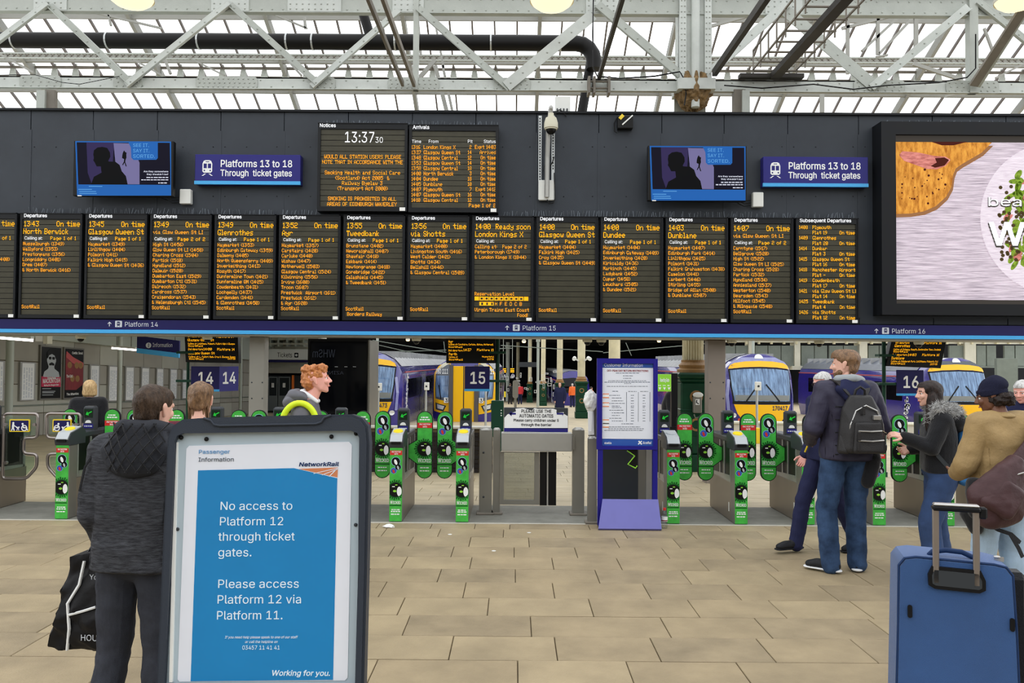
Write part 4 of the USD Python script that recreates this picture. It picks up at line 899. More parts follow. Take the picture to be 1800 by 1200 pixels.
# ---------------------------------------------------------------- the manual gate in the middle
Ym = 9.15
mg = thing('manual_gate', 'aluminium manual luggage gate with glass panel below a torn notice', 'gate', (XW(945, 900, Ym), Ym, .004))
def pbox(x0, y0, x1, y1, Ya, Yb, name, m_, parent, bev=0.0, foot=None):
    a, b = P(x0, y0, Ya), P(x1, y1, Ya)
    return MB().box(a[0], b[0], Ya, Yb, (b[2] if foot is None else foot), a[2], bev).build(name, m_, parent)
def rpost(x0, x1, ytop, Ya, name='post'):
    a, b = P(x0, ytop, Ya), P(x1, ytop, Ya); w = b[0] - a[0]
    m = MB().poly(sbox(a[0], .03, b[0], a[2]), Ya, Ya + w * .9); m.build(name, 'gate_grey', mg)
    MB().lathe([(0, .03), (w * .3, .028), (w * .48, .012), (w * .5, 0), (0, 0)], ((a[0] + b[0]) / 2, Ya + w * .45, a[2]), 18).build('post_cap', 'aluminium', mg)
    MB().box(a[0] - .03, b[0] + .03, Ya - .03, Ya + w + .03, .004, .03, .006).build('base_plate', 'steel_shade', mg)
rpost(843, 865, 756, Ym); rpost(867, 879.5, 756, Ym + .02); rpost(1007, 1027.5, 756, Ym); rpost(1034, 1049.5, 771, 8.68)
for yy in (795, 873): a = P(850, yy, Ym); MB().ball((a[0], Ym - .002, a[2]), (.012, .006, .012), 1).build('bolt', 'gate_dark', mg)
pbox(881, 760, 1005.5, 793.5, Ym - .06, Ym + .1, 'top_box', 'aluminium', mg, .006)
pbox(1005.5, 766, 1010, 790, Ym - .03, Ym + .06, 'latch', 'gate_grey', mg)
a, b, c, d = P(879.5, 794, Ym), P(948, 887, Ym), P(886, 795, Ym), P(939, 879, Ym)
MB().poly(sbox(a[0], b[2], b[0], a[2]).difference(sbox(c[0], d[2], d[0], c[2])), Ym, Ym + .04).build('glass_frame', 'gate_grey', mg)
MB().box(c[0], d[0], Ym + .015, Ym + .023, d[2], c[2]).build('glass_pane', 'sheet_glass', mg)
for x0, x1 in ((949, 961.5), (963.5, 977.5)): pbox(x0, 794, x1, 888, Ym + .01, Ym + .04, 'black_panel', 'black', mg)
pbox(961.5, 794, 963.5, 888, Ym, Ym + .04, 'panel_joint', 'aluminium', mg)
sg = thing('gate_notice', 'torn white notice telling people to use the automatic gates, above the manual gate', 'sign', (XW(942, 755, Ym), Ym, ZW(942, 759.5, Ym)))
Yn = Ym - .01; Q = PX(Yn, 860, 580, 5.0); sq = F / Yn
a, b = Q(130, 680), Q(692, 897); MB().box(a[0], b[0], Yn, Yn + .03, b[1], a[1], .004).build('backing_board', 'gate_dark', sg)
a, b = Q(132, 862), Q(690, 895); MB().box(a[0], b[0], Yn - .004, Yn, b[1], a[1]).build('blue_band', 'navy_sign', sg)
MB().poly(Polygon([Q(*p) for p in [(133, 860), (690, 860), (690, 755), (655, 735), (655, 720), (590, 728), (592, 700), (560, 690), (430, 692), (400, 684), (370, 705), (300, 684), (230, 690), (235, 715), (160, 740), (133, 770)]]), Yn - .002, Yn).build('paper_sheet', 'poster_white', sg)
m = MB()
for t, x0, x1, cy, h in (('PLEASE USE THE', 280, 546, 726, 5.6), ('AUTOMATIC GATES', 263, 562, 767, 5.6), ('Please carry children under 5', 212, 610, 803, 4.4), ('through the barrier', 280, 547, 842, 4.4)):
    c = Q((x0 + x1) / 2, cy); m.text(t, h / sq, c[0], c[1], Yn - .002, 'c', True, width=(x1 - x0) / 5 / sq)
m.build('lettering', 'letter_dark', sg)
m = MB()
for s_, tx in ((1, 655), (-1, 172)):
    pts = [(0, 0), (-25, -22), (-12, -22), (-12, -8), (-62, -8), (-62, 8), (-12, 8), (-12, 22), (-25, 22)]
    m.poly(Polygon([Q(tx + s_ * px_, 734 + py_) for px_, py_ in pts]), Yn - .004, Yn - .002)
m.build('arrow', 'navy_sign', sg)
# bag and papers on the front post
bh = thing('post_reader', 'slim dark reader box on the front post left of the information board', 'reader', (XW(1043, 770, 8.72), 8.72, ZW(1043, 770, 8.72)))
pbox(1036, 700, 1049.5, 769, 8.72, 8.84, 'casing', 'gate_grey', bh, .01)
pb = thing('plastic_bag', 'crumpled clear plastic bag hanging on the slim reader box', 'bag', (XW(1040, 715, 8.66), 8.66, ZW(1040, 720, 8.66)))
m = trimesh.creation.icosphere(subdivisions=4); v = m.vertices.copy(); n_ = meshkit.fbm(v * 2.2 + 5, 4, 3)[:, None]; v = v * (0.72 + .55 * n_); c = P(1038, 704, 8.66); v = v * np.array([.075, .045, .115]) + c; MB().add(v, m.faces).build('film', 'white_plastic', pb, smooth=30)
pw = thing('paper_stack', 'sheaf of white papers hanging from the front post beside the plastic bag', 'papers', (XW(1038, 760, 8.66), 8.66, ZW(1038, 765, 8.66)))
for k in range(3): a, b = P(1033 + k, 720 + 2 * k, 8.66 - .006 * k), P(1043 - k, 764 - 3 * k, 8.66); MB().box(a[0], b[0], 8.66 - .006 * k, 8.663 - .006 * k, b[2], a[2]).turned(.03 * (k - 1), tuple(a), 'y').build('sheet', 'poster_white', pw)

# ---------------------------------------------------------------- customer information board
Yc = 8.5; Q = PX(Yc, 860, 580, 5.0); sq = F / Yc
cb = thing('information_board', 'tall blue framed customer information board with off-peak return restrictions poster', 'information board', (XW(1104, 920, Yc), Yc, 0))
a, b, c, d = Q(950, 248), Q(1480, 1052), Q(995, 292), Q(1442, 1020)
MB().poly(sbox(a[0], b[1], b[0], a[1]).difference(sbox(c[0], d[1], d[0], c[1])), Yc, Yc + .07).build('frame', 'cib_blue', cb)
MB().box(c[0], d[0], Yc + .03, Yc + .06, d[1], c[1]).build('backing', 'cib_blue', cb)
yp = Yc + .03
e, f = Q(995, 292), Q(1442, 330); MB().box(e[0], f[0], yp - .004, yp, f[1], e[1]).build('header_band', 'cib_band', cb)
e, f = Q(995, 960), Q(1442, 1020); MB().box(e[0], f[0], yp - .004, yp, f[1], e[1]).build('footer_band', 'cib_band', cb)
e, f = Q(995, 330), Q(1442, 960); MB().box(e[0], f[0], yp - .003, yp, f[1], e[1]).build('poster_sheet', 'paper_white', cb)
e = Q(1012, 320); MB().text('Customer Information', 5.6 / sq, e[0], e[1], yp - .004, width=68 / sq).build('header_lettering', 'poster_white', cb)
e = Q(1036, 364); MB().text('OFF-PEAK DAY RETURN RESTRICTIONS', 3.2 / sq, e[0], e[1], yp - .003, bold=True, width=73 / sq).build('title_lettering', 'poster_maroon', cb)
t = MB()
def dashes(x0, x1, cy, h=5):
    x = x0
    while x < x1 - 4:
        w = min(rng.uniform(8, 34), x1 - x); p, q = Q(x, cy - h / 2), Q(x + w, cy + h / 2); t.poly(sbox(p[0], q[1], q[0], p[1]), yp - .004, yp - .003); x += w + 5
for x0, x1, cy in ((1115, 1325, 378), (1178, 1265, 402), (1180, 1260, 424), (1050, 1390, 445), (1015, 1425, 458), (1190, 1250, 470), (1035, 1400, 495), (1085, 1135, 538), (1225, 1300, 540), (1330, 1400, 540), (1165, 1270, 825), (1050, 1330, 852), (1050, 1370, 868), (1012, 1355, 883)): dashes(x0, x1, cy)
for k, cy in enumerate((574, 597, 622, 645, 668, 682, 705, 728, 751, 776, 800)):
    dashes(1058 if k % 3 == 0 else 1080, 1150 + 15 * (k % 4), cy); dashes(1248, 1275, cy); dashes(1352, 1376, cy)
for x in (1208, 1312, 1414): p, q = Q(x, 545), Q(x + 3, 806); t.poly(sbox(p[0], q[1], q[0], p[1]), yp - .004, yp - .003)
t.build('poster_print', 'letter_grey', cb, kind='stuff')
for cy in (578, 656, 806, 838):
    p, q = Q(1000, cy - 20), Q(1055, cy + 20); MB().box(p[0], q[0], yp - .005, yp - .003, q[1], p[1]).build('slip', 'poster_white', cb)
    m = MB(); 
    for dy in (-20, 12): p, q = Q(1000, cy + dy), Q(1055, cy + dy + 7); m.box(p[0], q[0], yp - .006, yp - .004, q[1], p[1])
    m.build('slip_stripe', 'poster_orange', cb)
t = MB(); e = Q(1012, 1002); t.text('abellio', 3.4 / sq, e[0], e[1], yp - .004, bold=True, width=13 / sq); e = Q(1350, 1002); t.text('ScotRail', 4.2 / sq, e[0], e[1], yp - .004, bold=True, width=15.5 / sq, skew=.2)
def ln(p, w): return LineString([Q(*q) for q in p]).buffer(w, cap_style=2)
t.poly(ln([(1316, 976), (1344, 1006)], .008).union(ln([(1344, 976), (1312, 1006)], .006)), yp - .006, yp - .004); t.build('footer_lettering', 'poster_white', cb)
for x0, x1 in ((957, 998), (1440, 1480)):
    p, q = Q(x0, 1050), Q(x1, 1480); MB().box(p[0], q[0], Yc + .01, Yc + .07, .02, p[1]).build('leg', 'cib_blue', cb)
p, q, r_ = P(1051, 917, Yc - .1), P(1162, 917, Yc - .1), P(1060, 875, Yc + .06)
zt_ = r_[2]; m = MB(); v = [(p[0], Yc - .14, .02), (q[0], Yc - .14, .02), (P(1157, 876, Yc)[0], Yc, zt_), (P(1059, 876, Yc)[0], Yc, zt_)]
v = v + [(a_, b_ + .02, c_ - .02) for a_, b_, c_ in v]; m.add(v, [[0, 1, 2], [0, 2, 3], [4, 6, 5], [4, 7, 6], [0, 4, 5], [0, 5, 1], [1, 5, 6], [1, 6, 2], [2, 6, 7], [2, 7, 3], [3, 7, 4], [3, 4, 0]]); m.build('base_ramp', 'cib_ramp', cb)
MB().box(p[0] + .02, q[0] - .02, Yc - .12, Yc + .14, .001, .02).build('base_plate', 'black', cb)
pn = thing('barrier_panel', 'dark grey barrier panel behind the lower half of the information board', 'panel', (XW(1090, 890, 9.0), 9.0, .004))
pbox(1058, 780, 1122, 880, 9.05, 9.1, 'panel', 'gate_dark', pn, foot=.005); pbox(1122, 770, 1136, 880, 9.04, 9.2, 'post', 'gate_grey', pn, foot=.005); pbox(1136, 780, 1146, 880, 9.02, 9.2, 'post', 'aluminium', pn, foot=.005)
hv = thing('hanging_vest', 'dark vest with yellow edging hanging behind the information board', 'vest', (XW(1110, 800, 8.56), 8.56, ZW(1110, 823, 8.56)))
Q2 = PX(8.555, 860, 700, 5.0); ps = [(1205, 440), (1300, 440), (1300, 590), (1285, 612), (1218, 580), (1275, 505), (1215, 460)]
MB().poly(Polygon([Q2(*p_) for p_ in ps]), 8.555, 8.6).build('cloth', 'black', hv)
MB().tube([(Q2(*p_)[0], 8.55, Q2(*p_)[1]) for p_ in [(1212, 458), (1278, 505), (1218, 578), (1285, 612), (1300, 590)]], .008, 6).build('yellow_edging', 'poster_lime', hv)
bt = thing('plastic_bottle', 'clear plastic drinks bottle with red cap standing by the information board ramp', 'bottle', tuple(P(1168, 925.5, 8.5) * [1, 1, 0] + [0, 0, .002]))
c = P(1168, 925, 8.5) * [1, 1, 0]; glass('bottle_clear', (.85, .88, .88), 1.3)
MB().lathe([(0, .004), (.03, .004), (.033, .02), (.031, .07), (.033, .1), (.033, .14), (.028, .165), (.014, .185), (.013, .2)], c, 18).build('bottle_body', 'bottle_clear', bt, smooth=True)
MB().lathe([(.0338, .075), (.0338, .125)], c, 18).build('wrapper', 'poster_white', bt); MB().lathe([(.016, .19), (.016, .215), (0, .216)], c, 14).build('cap', 'poster_red', bt)
MB().lathe([(.0342, .08), (.0342, .09)], c, 18).build('wrapper_stripe', 'poster_maroon', bt)
lt = thing('crumpled_paper', 'scrap of crumpled white paper lying on the paving by the right edge of the sign', 'litter', tuple(G(684, 927)))
m = trimesh.creation.icosphere(subdivisions=2); v = m.vertices * (.6 + .8 * meshkit.fbm(m.vertices * 2 + 3, 3, 1)[:, None]) * [.055, .04, .022] + G(684, 927) + [0, 0, .014]; MB().add(v, m.faces).build('scrap', 'poster_white', lt)
for i, (x, y) in enumerate(((791, 939), (868, 968), (930, 936))):
    g = G(x, y); o = thing('gum_spot', ('pale trodden spot on the paving below the manual gate posts', 'pale trodden spot on the paving in mid floor', 'small pale litter fleck on the paving below the torn notice')[i], 'litter', tuple(g)); m = MB(); m.lathe([(0, .004), (.018, .003), (.022, .0016)], g, 9); m.build('fleck', 'white_plastic', o)

# ---------------------------------------------------------------- platform displays and number signs (behind the housing)
YP = 13.2; SP = F / YP
def display(quad, lines, label, k, ox, oy, lean=0.0):
    Q = PX(YP, ox, oy, k); c = [Q(*p) for p in quad]
    o = thing('platform_display', label, 'display', ((c[0][0] + c[1][0]) / 2, YP, c[2][1]))
    MB().poly(Polygon(c), YP, YP + .12).build('casing', 'black', o)
    m = MB()
    for s_, x0, x1, cy, h in lines:
        n = sum(len(FONT[q_]) + 1 for q_ in s_) - 1; a, b = Q(x0, cy), Q(x1, cy); tm_ = MB(); led(tm_, s_, a[0], a[1], (b[0] - a[0]) / n, h / k / SP / 7, YP - .004)
        for v, f in zip(tm_.v, tm_.f):
            v[:, 0] += (v[:, 2] - a[1]) * lean; m.add(v, f - f.min())
    m.build('led_text', 'led_orange', o); return o
d14 = [(1298, 905), (1672, 905), (1678, 1113), (1306, 1105)]
L14 = [('1st departure', 1322, 1420, 914, 16), ('Platform 14', 1524, 1645, 914, 20), ('Glasgow Queen St', 1320, 1505, 940, 18), ('Calling at: Linlithgow, Polmont, Falkirk High & Glasgow', 1322, 1652, 968, 13), ('ScotRail', 1324, 1428, 985, 12), ('2nd departure', 1324, 1428, 1006, 15), ('14:00', 1432, 1490, 1004, 18), ('Platform 14', 1528, 1650, 1006, 18), ('Glasgow Queen St', 1324, 1510, 1032, 18), ('Calling at: L, Falkirk High, Croy & Glasgow Queen', 1328, 1655, 1060, 13), ('ScotRail', 1330, 1432, 1076, 12), ('13:37:30', 1602, 1655, 1076, 12)]
display(d14, L14, 'black LED platform display listing Glasgow Queen St, left of the grey pillar', 4.0, 0, 360)
d15 = [(1030, 60), (1605, 60), (1608, 388), (1030, 388)]
L15 = [('1st departure 13:52', 1055, 1310, 78, 22), ('Platform 15', 1385, 1580, 80, 18), ('Ayr', 1055, 1110, 118, 30), ('Calling at: Carstairs, Carluke, Wishaw, Motherwell', 1055, 1582, 155, 22), ('ScotRail', 1055, 1220, 187, 20), ('2nd departure', 1055, 1222, 225, 24), ('14:37', 1232, 1322, 215, 32), ('Platform 15', 1390, 1585, 218, 28), ('Perth', 1060, 1155, 265, 30), ('Calling at:', 1060, 1165, 305, 20), ('Haymarket,1', 1450, 1588, 300, 20), ('ScotRail', 1060, 1225, 333, 22), ('13:37:30', 1508, 1586, 330, 22)]
display(d15, L15, 'black LED platform display listing Ayr and Perth, on the green post', 6.667, 630, 580)
d16 = [(868, 955), (1252, 962), (1214, 1148), (830, 1132)]
L16 = [('1st departure', 898, 995, 962, 14), ('Platform 16', 1100, 1222, 962, 16), ('Glenrothes', 892, 1000, 980, 20), ('Calling at: Dalmeny, Rosyth, Dunfermline Town, Cowdenb', 884, 1215, 1008, 14), ('ScotRail', 882, 985, 1024, 13), ('2nd departure', 876, 980, 1046, 14), ('14:03', 986, 1044, 1044, 18), ('Platform 16', 1085, 1205, 1046, 16), ('Dunblane', 870, 960, 1066, 20), ('Calling at: Edinburgh Park, Linlithgow, Polmont, Fal', 866, 1195, 1092, 13), ('ScotRail', 864, 965, 1108, 13), ('13:37:30', 1140, 1190, 1112, 14)]
display(d16, L16, 'tilted black LED platform display listing Glenrothes and Dunblane', 4.0, 1350, 360, lean=.19)
def number_sign(x0, y0, x1, y1, num, label, side=None):
    Y = YP - .1; a, b = P(x0, y0, Y), P(x1, y1, Y); s_ = F / Y
    o = thing('platform_number', label, 'sign', ((a[0] + b[0]) / 2, Y, b[2]))
    MB().box(a[0], b[0], Y, Y + .03, b[2], a[2], .004).build('panel', 'navy', o); MB().box(a[0] - .003, b[0] + .003, Y - .005, Y + .02, b[2], b[2] + 4 / s_).build('blue_stripe', 'sky_blue', o)
    h = 20 / s_; MB().text(num, h, (a[0] + b[0]) / 2, (a[2] + b[2]) / 2 - .42 * h, Y, 'c', True, width=29 / s_).build('numeral', 'label_white', o)
    if side:
        m = MB(); w = side / s_ ; v = [(b[0], Y, b[2]), (b[0] + w, Y + .45, b[2]), (b[0] + w, Y + .45, a[2]), (b[0], Y, a[2])]; v = v + [(q[0] - .01, q[1] + .03, q[2]) for q in v]
        m.add(v, [[0, 1, 2], [0, 2, 3], [4, 6, 5], [4, 7, 6], [0, 4, 5], [0, 5, 1], [3, 2, 6], [3, 6, 7], [1, 5, 6], [1, 6, 2]]); m.build('side_panel', 'navy_sign', o)
        t = MB(); t.text(num, h, 0, 0, 0, 'c', True, width=12.5 / s_); t.v = [np.stack([q[:, 0], q[:, 0] * .45 / w + q[:, 1], q[:, 2]], 1) + [b[0] + w / 2, Y + .225 - .004, (a[2] + b[2]) / 2 - .42 * h] for q in t.v]; t.build('numeral', 'label_white', o)
    return o
number_sign(336, 643.5, 385, 688, '14', 'navy platform numeral sign folded into two faces, left of the grey pillar', 17)
number_sign(817, 643.5, 860.5, 687.5, '15', 'navy platform numeral sign in front of the yellow fronted train'); number_sign(1576.5, 650, 1624, 695.5, '16', 'navy platform numeral sign behind the head of the woman in the fur hood')
def sign_pole(x, y0, w, label, Y=YP + .06):
    a, b = P(x - w / 2, y0, Y), P(x + w / 2, y0, Y); r = (b[0] - a[0]) / 2; cx = (a[0] + b[0]) / 2
    o = thing('sign_post', label, 'post', (cx, Y, ZF(Y))); MB().tube([(cx, Y, ZF(Y)), (cx, Y, a[2] + 1)], r, 12).build('shaft', 'green_post', o, smooth=40); MB().tube([(cx, Y, ZF(Y)), (cx, Y, ZF(Y) + .08)], r * 1.6, 12).build('foot', 'green_post', o)
    m = MB(); 
    for zz in (a[2] - .28, a[2] - .75): m.box(cx - .14, cx + .14, Y - .14, Y + .02, zz, zz + .04)
    m.build('sign_bracket', 'green_post', o)
sign_pole(331.5, 592, 5, 'dark post at the left of the folded numeral sign'); sign_pole(875, 592, 7, 'dark green post holding the display that lists Ayr and Perth'); sign_pole(1553.5, 597, 6.5, 'dark green post between the backpack man and the tilted display')
o = thing('control_cabinet', 'dark green steel control cabinet beside the torn notice', 'cabinet', (XW(874, 751, 12.9), 12.9, ZW(874, 768, 12.9)))
pbox(863.5, 704, 885, 768, 12.9, 13.1, 'body', 'green_post', o, .01); pbox(867, 768, 881, 780, 12.94, 13.06, 'stand', 'green_post', o, foot=ZF(13)); m = MB()
for yy in (721, 726, 730): a = P(881, yy, 12.9); m.ball((a[0], 12.9, a[2]), .012, 1)
m.build('key_locks', 'white_plastic', o)
# dome cameras under the housing
for i, (x, y, lab) in enumerate(((142, 590, 'above the blonde woman'), (364.5, 592, 'in front of the display listing Glasgow Queen St'), (732, 596, 'between the black kiosk and the middle display'), (1032.5, 598, 'left one of the pair over the information board'), (1057, 598, 'right one of the pair over the information board'), (1286.5, 599, 'right of the brown pillar'), (1440, 602, 'left of the backpack man'), (1615, 603, 'in front of the tilted display'))):
    Y = 12.25; c = P(x, y, Y); zz = zb - .012; r = 8.5 / (F / Y); c[2] = zz
    o = thing('dome_camera', 'small grey dome camera under the board, ' + lab, 'camera', tuple(c), group='dome cameras under the departure boards')
    MB().lathe([(0, 0), (r, 0), (r, -.035), (r * .85, -.05), (0, -.05)], c, 18).build('housing', 'cream_paint', o); MB().ball(c + [0, 0, -.05], r * .66).build('dome', 'dark_blue_glass', o, smooth=True)
# pillars that carry the housing
def pillar(x0, x1, xs_, Y, label, m_):
    a, b = P(x0, 600, Y), P(x1, 600, Y); o = thing('pillar', label, 'pillar', ((a[0] + b[0]) / 2, Y, ZF(Y)))
    MB().box(a[0], b[0], Y, Y + .22, ZF(Y) - .02, zb - .014, .008).build('shaft', m_, o); MB().box(a[0] - .03, b[0] + .03, Y - .03, Y + .25, ZF(Y) - .02, ZF(Y) + .12, .008).build('foot', m_, o)
    m = MB()
    for yy in (672, 700):
        for xx in (x0 + 4, x1 - 4): q = P(xx, yy, Y); m.ball((q[0], Y, q[2]), (.012, .006, .012), 1)
    m.build('bolts', 'gate_dark', o)
pillar(438.5, 465, 470, 12.2, 'plain grey square pillar behind the blue notice sign', 'pillar_grey'); pillar(1244.5, 1275.5, 1240, 12.2, 'plain brown square pillar behind the ticket gates', 'pillar_brown')
# ---------------------------------------------------------------- low wall, far hall, left station wall
o = thing('low_wall', 'low black brick wall with pale coping behind the ticket gates, left of the manual gate', 'wall', (XW(660, 820, 13.4), 13.4, ZF(13.4)))
xa, xb = XW(300, 780, 13.4), XW(866, 780, 13.4); zg = ZF(13.4)
MB().box(xa, xb, 13.42, 13.6, zg - .02, ZW(760, 752, 13.4)).build('core', 'joint', o)
h = .075; n = int((ZW(760, 752, 13.4) - zg) / h)
sb = MB()
for r in range(n):
    x = xa + (.11 if r % 2 else 0); 
    while x < xb - .05:
        m = MB().box(x + .006, min(x + .219, xb), 13.4 + rng.uniform(-.003, .003), 13.5, zg + r * h + .005, zg + (r + 1) * h - .005)
        if XW(640, 780, 13.4) < x: m.build('brick', 'brick_black', o)
        else: sb.add(m.v[0], m.f[0])
        x += .225
sb.build('bricks_hidden_half', 'brick_black', o, kind='stuff')
MB().box(xa, xb, 13.36, 13.64, ZW(760, 753, 13.4), ZW(760, 749.5, 13.4), .006).build('coping', 'edge_strip', o)
# dark roof and end wall of the far train hall
MB().box(-40, 40, 72, 112, 4.6, 5.0).build('trim_1', 'far_dark', kind='structure', label='dark low roof over the far platforms')
MB().box(-45, 45, 110, 111, -6, 5).build('wall_back', 'far_dark', kind='structure', label='dark end wall of the far train hall')
MB().box(38, 39, 44, 111, -6, 5).build('wall_right', 'far_dark', kind='structure', label='dark side wall of the far train hall')
o = thing('roof_lattice', 'dark cross girders and thin conduits under the far hall roof', 'roof girders', (0, 48, 4))
m = MB()
for Y in (46, 54, 64, 78, 94): m.box(-36, 36, Y, Y + .4, 3.7, 4.6)
m.build('cross_girders', 'far_dark', o, kind='stuff')
m = MB()
for a, b in (((655, 598), (860, 632)), ((655, 604), (760, 628)), ((1060, 620), (1240, 604)), ((690, 618), (900, 612)), ((880, 607), (1060, 618)), ((700, 625), (757, 640)), ((1100, 602), (1110, 625)), ((780, 600), (782, 618))): m.tube([P(*a, 43), P(*b, 43)], .025, 5)
m.build('conduits', 'girder_green', o, kind='stuff')
for i, (x, y, lab) in enumerate(((717, 597, 'left of the platform 15 display'), (921, 600, 'above the far columns'), (1158.5, 599, 'left of the fluted column'))):
    c = P(x, y, 46.2); o = thing('platform_lamp', 'bright warm lamp hanging in the dark hall, ' + lab, 'lamp', tuple(c)); MB().lathe([(0, -.09), (.09, -.07), (.12, 0), (.06, .06), (0, .07)], c, 14).build('lens', 'spot_light', o)
    MB().tube([c, [c[0], c[1], 4.2]], .02, 6).build('rod', 'far_dark', o); MB().lathe([(.13, .0), (.13, .05), (.05, .14), (0, .14)], c, 14).build('shade', 'lamp_case', o)

XL = -13.3
wl = thing('wall_left', 'station building wall of grey cladding panels running back along the left platform', loc=(XL, 15, 0), kind='structure')
MB().add(*[(lambda v: v + [(a - .3, b, c) for a, b, c in v])([(XL - .03, 12, ZF(12) - .3), (XL - .03, 43, ZF(43) - .3), (XL - .03, 43, ZF(43) + 2.75), (XL - .03, 12, ZF(12) + 2.75)]), [[0, 1, 2], [0, 2, 3], [4, 6, 5], [4, 7, 6], [0, 4, 5], [0, 5, 1], [3, 2, 6], [3, 6, 7]]]).build('backing', 'joint', wl)
def wallq(mb, ya, yb, ha, hb, x=XL, t=.03):
    v = [(x, ya, ZF(ya) + ha), (x, yb, ZF(yb) + ha), (x, yb, ZF(yb) + hb), (x, ya, ZF(ya) + hb)]; v = v + [(a - t, b, c) for a, b, c in v]
    return mb.add(v, [[0, 1, 2], [0, 2, 3], [4, 6, 5], [4, 7, 6], [0, 4, 5], [0, 5, 1], [3, 2, 6], [3, 6, 7], [0, 3, 7], [0, 7, 4], [1, 5, 6], [1, 6, 2]])
y = 12.0
while y < 42:
    for ha, hb in ((0, .62), (.63, 1.42), (1.43, 2.04), (2.05, 2.7)): wallq(MB(), y + .012, y + 1.488, ha, hb - .012).build('cladding_panel', rng.choice(['clad_grey', 'clad_grey', 'clad_light']), wl)
    y += 1.5
wallq(MB(), 12, 43, .82, .86, XL + .03).build('dado_rail', 'girder_green', wl)
# canopy fascia over the wall
m = MB(); ya, yb = 12, 43
v = [(XL + .25, ya, ZF(ya) + 2.68), (XL + .25, yb, ZF(yb) + 2.68), (XL + .6, yb, 4.4), (XL + .6, ya, 4.4)]; v = v + [(a - .5, b, c) for a, b, c in v]
m.add(v, [[0, 1, 2], [0, 2, 3], [4, 6, 5], [4, 7, 6], [0, 4, 5], [0, 5, 1], [3, 2, 6], [3, 6, 7]]); m.build('trim_2', 'pole_pale', kind='structure', label='pale green canopy fascia above the left station wall')
MB().box(-14, -8, 12, 43, 3.3, 3.5).build('trim_3', 'pole_pale', kind='structure', label='flat underside of the canopy over the left platform')
def onwall(x): return (XL - 0.0) * F / (x - 905.0)
def wall_board(x0, x1, zlo, zhi, name, label, cat, mframe, group=None):
    ya, yb = onwall(x0), onwall(x1); o = thing(name, label, cat, (XL, (ya + yb) / 2, ZF((ya + yb) / 2) + zlo), group=group)
    wallq(MB(), ya, yb, zlo, zhi, XL + .06, .06).build('frame', mframe, o); return o, ya, yb
tb = [(-20, 3, 'cut off at the left edge of the photo'), (31, 58, 'left of the portrait poster'), (154, 172, 'behind the blonde woman'), (187, 205, 'right of the blonde woman'), (217, 233, 'third from the right pole'), (245, 260, 'behind the hooded man head'), (272, 285, 'right of the hooded man head'), (296, 309, 'under the yellow exit tag'), (318, 330, 'beside the number 14 sign')]
for x0, x1, lab in tb:
    near = x0 < 100
    o, ya, yb = wall_board(x0, x1, .97 if near else .86, 2.02 if near else 2.05, 'timetable_board', 'white timetable board on the grey wall, ' + lab, 'timetable', 'aluminium', 'white timetable boards along the grey wall')
    lo, hi = (1.0, 1.99) if near else (.9, 2.01)
    wallq(MB(), ya + .07, yb - .07, lo, hi, XL + .066, .005).build('sheet', 'poster_white', o)
    m = MB(); q = ya + .14
    while q < yb - .14:
        z = hi - .12
        while z > lo + .08: e = rng.uniform(.05, .2); wallq(m, q, q + .05, max(lo + .05, z - e), z, XL + .068, .002); z -= e + .03
        q += .11
    m.build('print', 'grey_letter', o, kind='stuff')
def poster(x0, x1, label):
    o, ya, yb = wall_board(x0, x1, .98, 2.52, 'framed_poster', label, 'poster', 'gate_grey'); return o, ya, yb
def pq(ya, yb, u0, u1, v0, v1, d=0.0): return wallq(MB(), ya + (yb - ya) * u0, ya + (yb - ya) * u1, .98 + 1.54 * v0, .98 + 1.54 * v1, XL + .066 + d, .004)
def wtext(o, t, ya, yb, u, v, h, w, m_):
    k = MB(); k.text(t, h, 0, 0, 0, 'c', True, width=w * (yb - ya)); yc = ya + (yb - ya) * u; q = k.v[0]
    k.v = [np.stack([XL + .075 - q[:, 1], yc + q[:, 0], q[:, 2] + .98 + 1.54 * v + ZF(yc)], 1)]; k.build('lettering', m_, o)
def pblob(o, ya, yb, pts, m_, d):
    k = MB(); k.poly(Polygon(pts).buffer(.02), -.003, 0); q = k.v[0]; yy = ya + (yb - ya) * q[:, 0]
    k.v = [np.stack([XL + .07 + d - q[:, 1], yy, .98 + 1.54 * q[:, 2] + np.array([ZF(float(t)) for t in yy])], 1)]; k.build('picture', m_, o)
o, ya, yb = poster(66, 104, 'black and white portrait poster with a crimson title band on the left wall')
pq(ya, yb, .05, .95, .03, .97).build('sheet', 'poster_black', o); pq(ya, yb, .05, .95, .24, .43, .004).build('title_band', 'poster_crimson', o)
pblob(o, ya, yb, [(.14, .44), (.18, .5), (.36, .56), (.38, .62), (.30, .72), (.31, .84), (.42, .9), (.58, .9), (.68, .84), (.68, .72), (.6, .62), (.62, .56), (.82, .5), (.86, .44)], 'reader_grey', .0)
pblob(o, ya, yb, [(.3, .78), (.31, .87), (.42, .92), (.58, .92), (.69, .86), (.69, .78), (.64, .84), (.5, .87), (.36, .84)], 'poster_black', .002); pblob(o, ya, yb, [(.4, .655), (.5, .675), (.6, .655), (.5, .66)], 'poster_black', .002)
for a in (.42, .58): pblob(o, ya, yb, [(a - .04, .765), (a + .04, .765), (a + .04, .775), (a - .04, .775)], 'poster_black', .002)
wtext(o, 'MACKINTOSH', ya, yb, .5, .315, .12, .8, 'poster_white'); wtext(o, 'Charles Rennie', ya, yb, .5, .39, .05, .4, 'poster_white'); wtext(o, 'Making the Glasgow Style', ya, yb, .5, .26, .045, .7, 'poster_white')
for v, w in ((.2, .4), (.15, .6), (.125, .55), (.085, .5)): pq(ya, yb, .1, .1 + w, v, v + .014, .004).build('print', 'reader_grey', o)
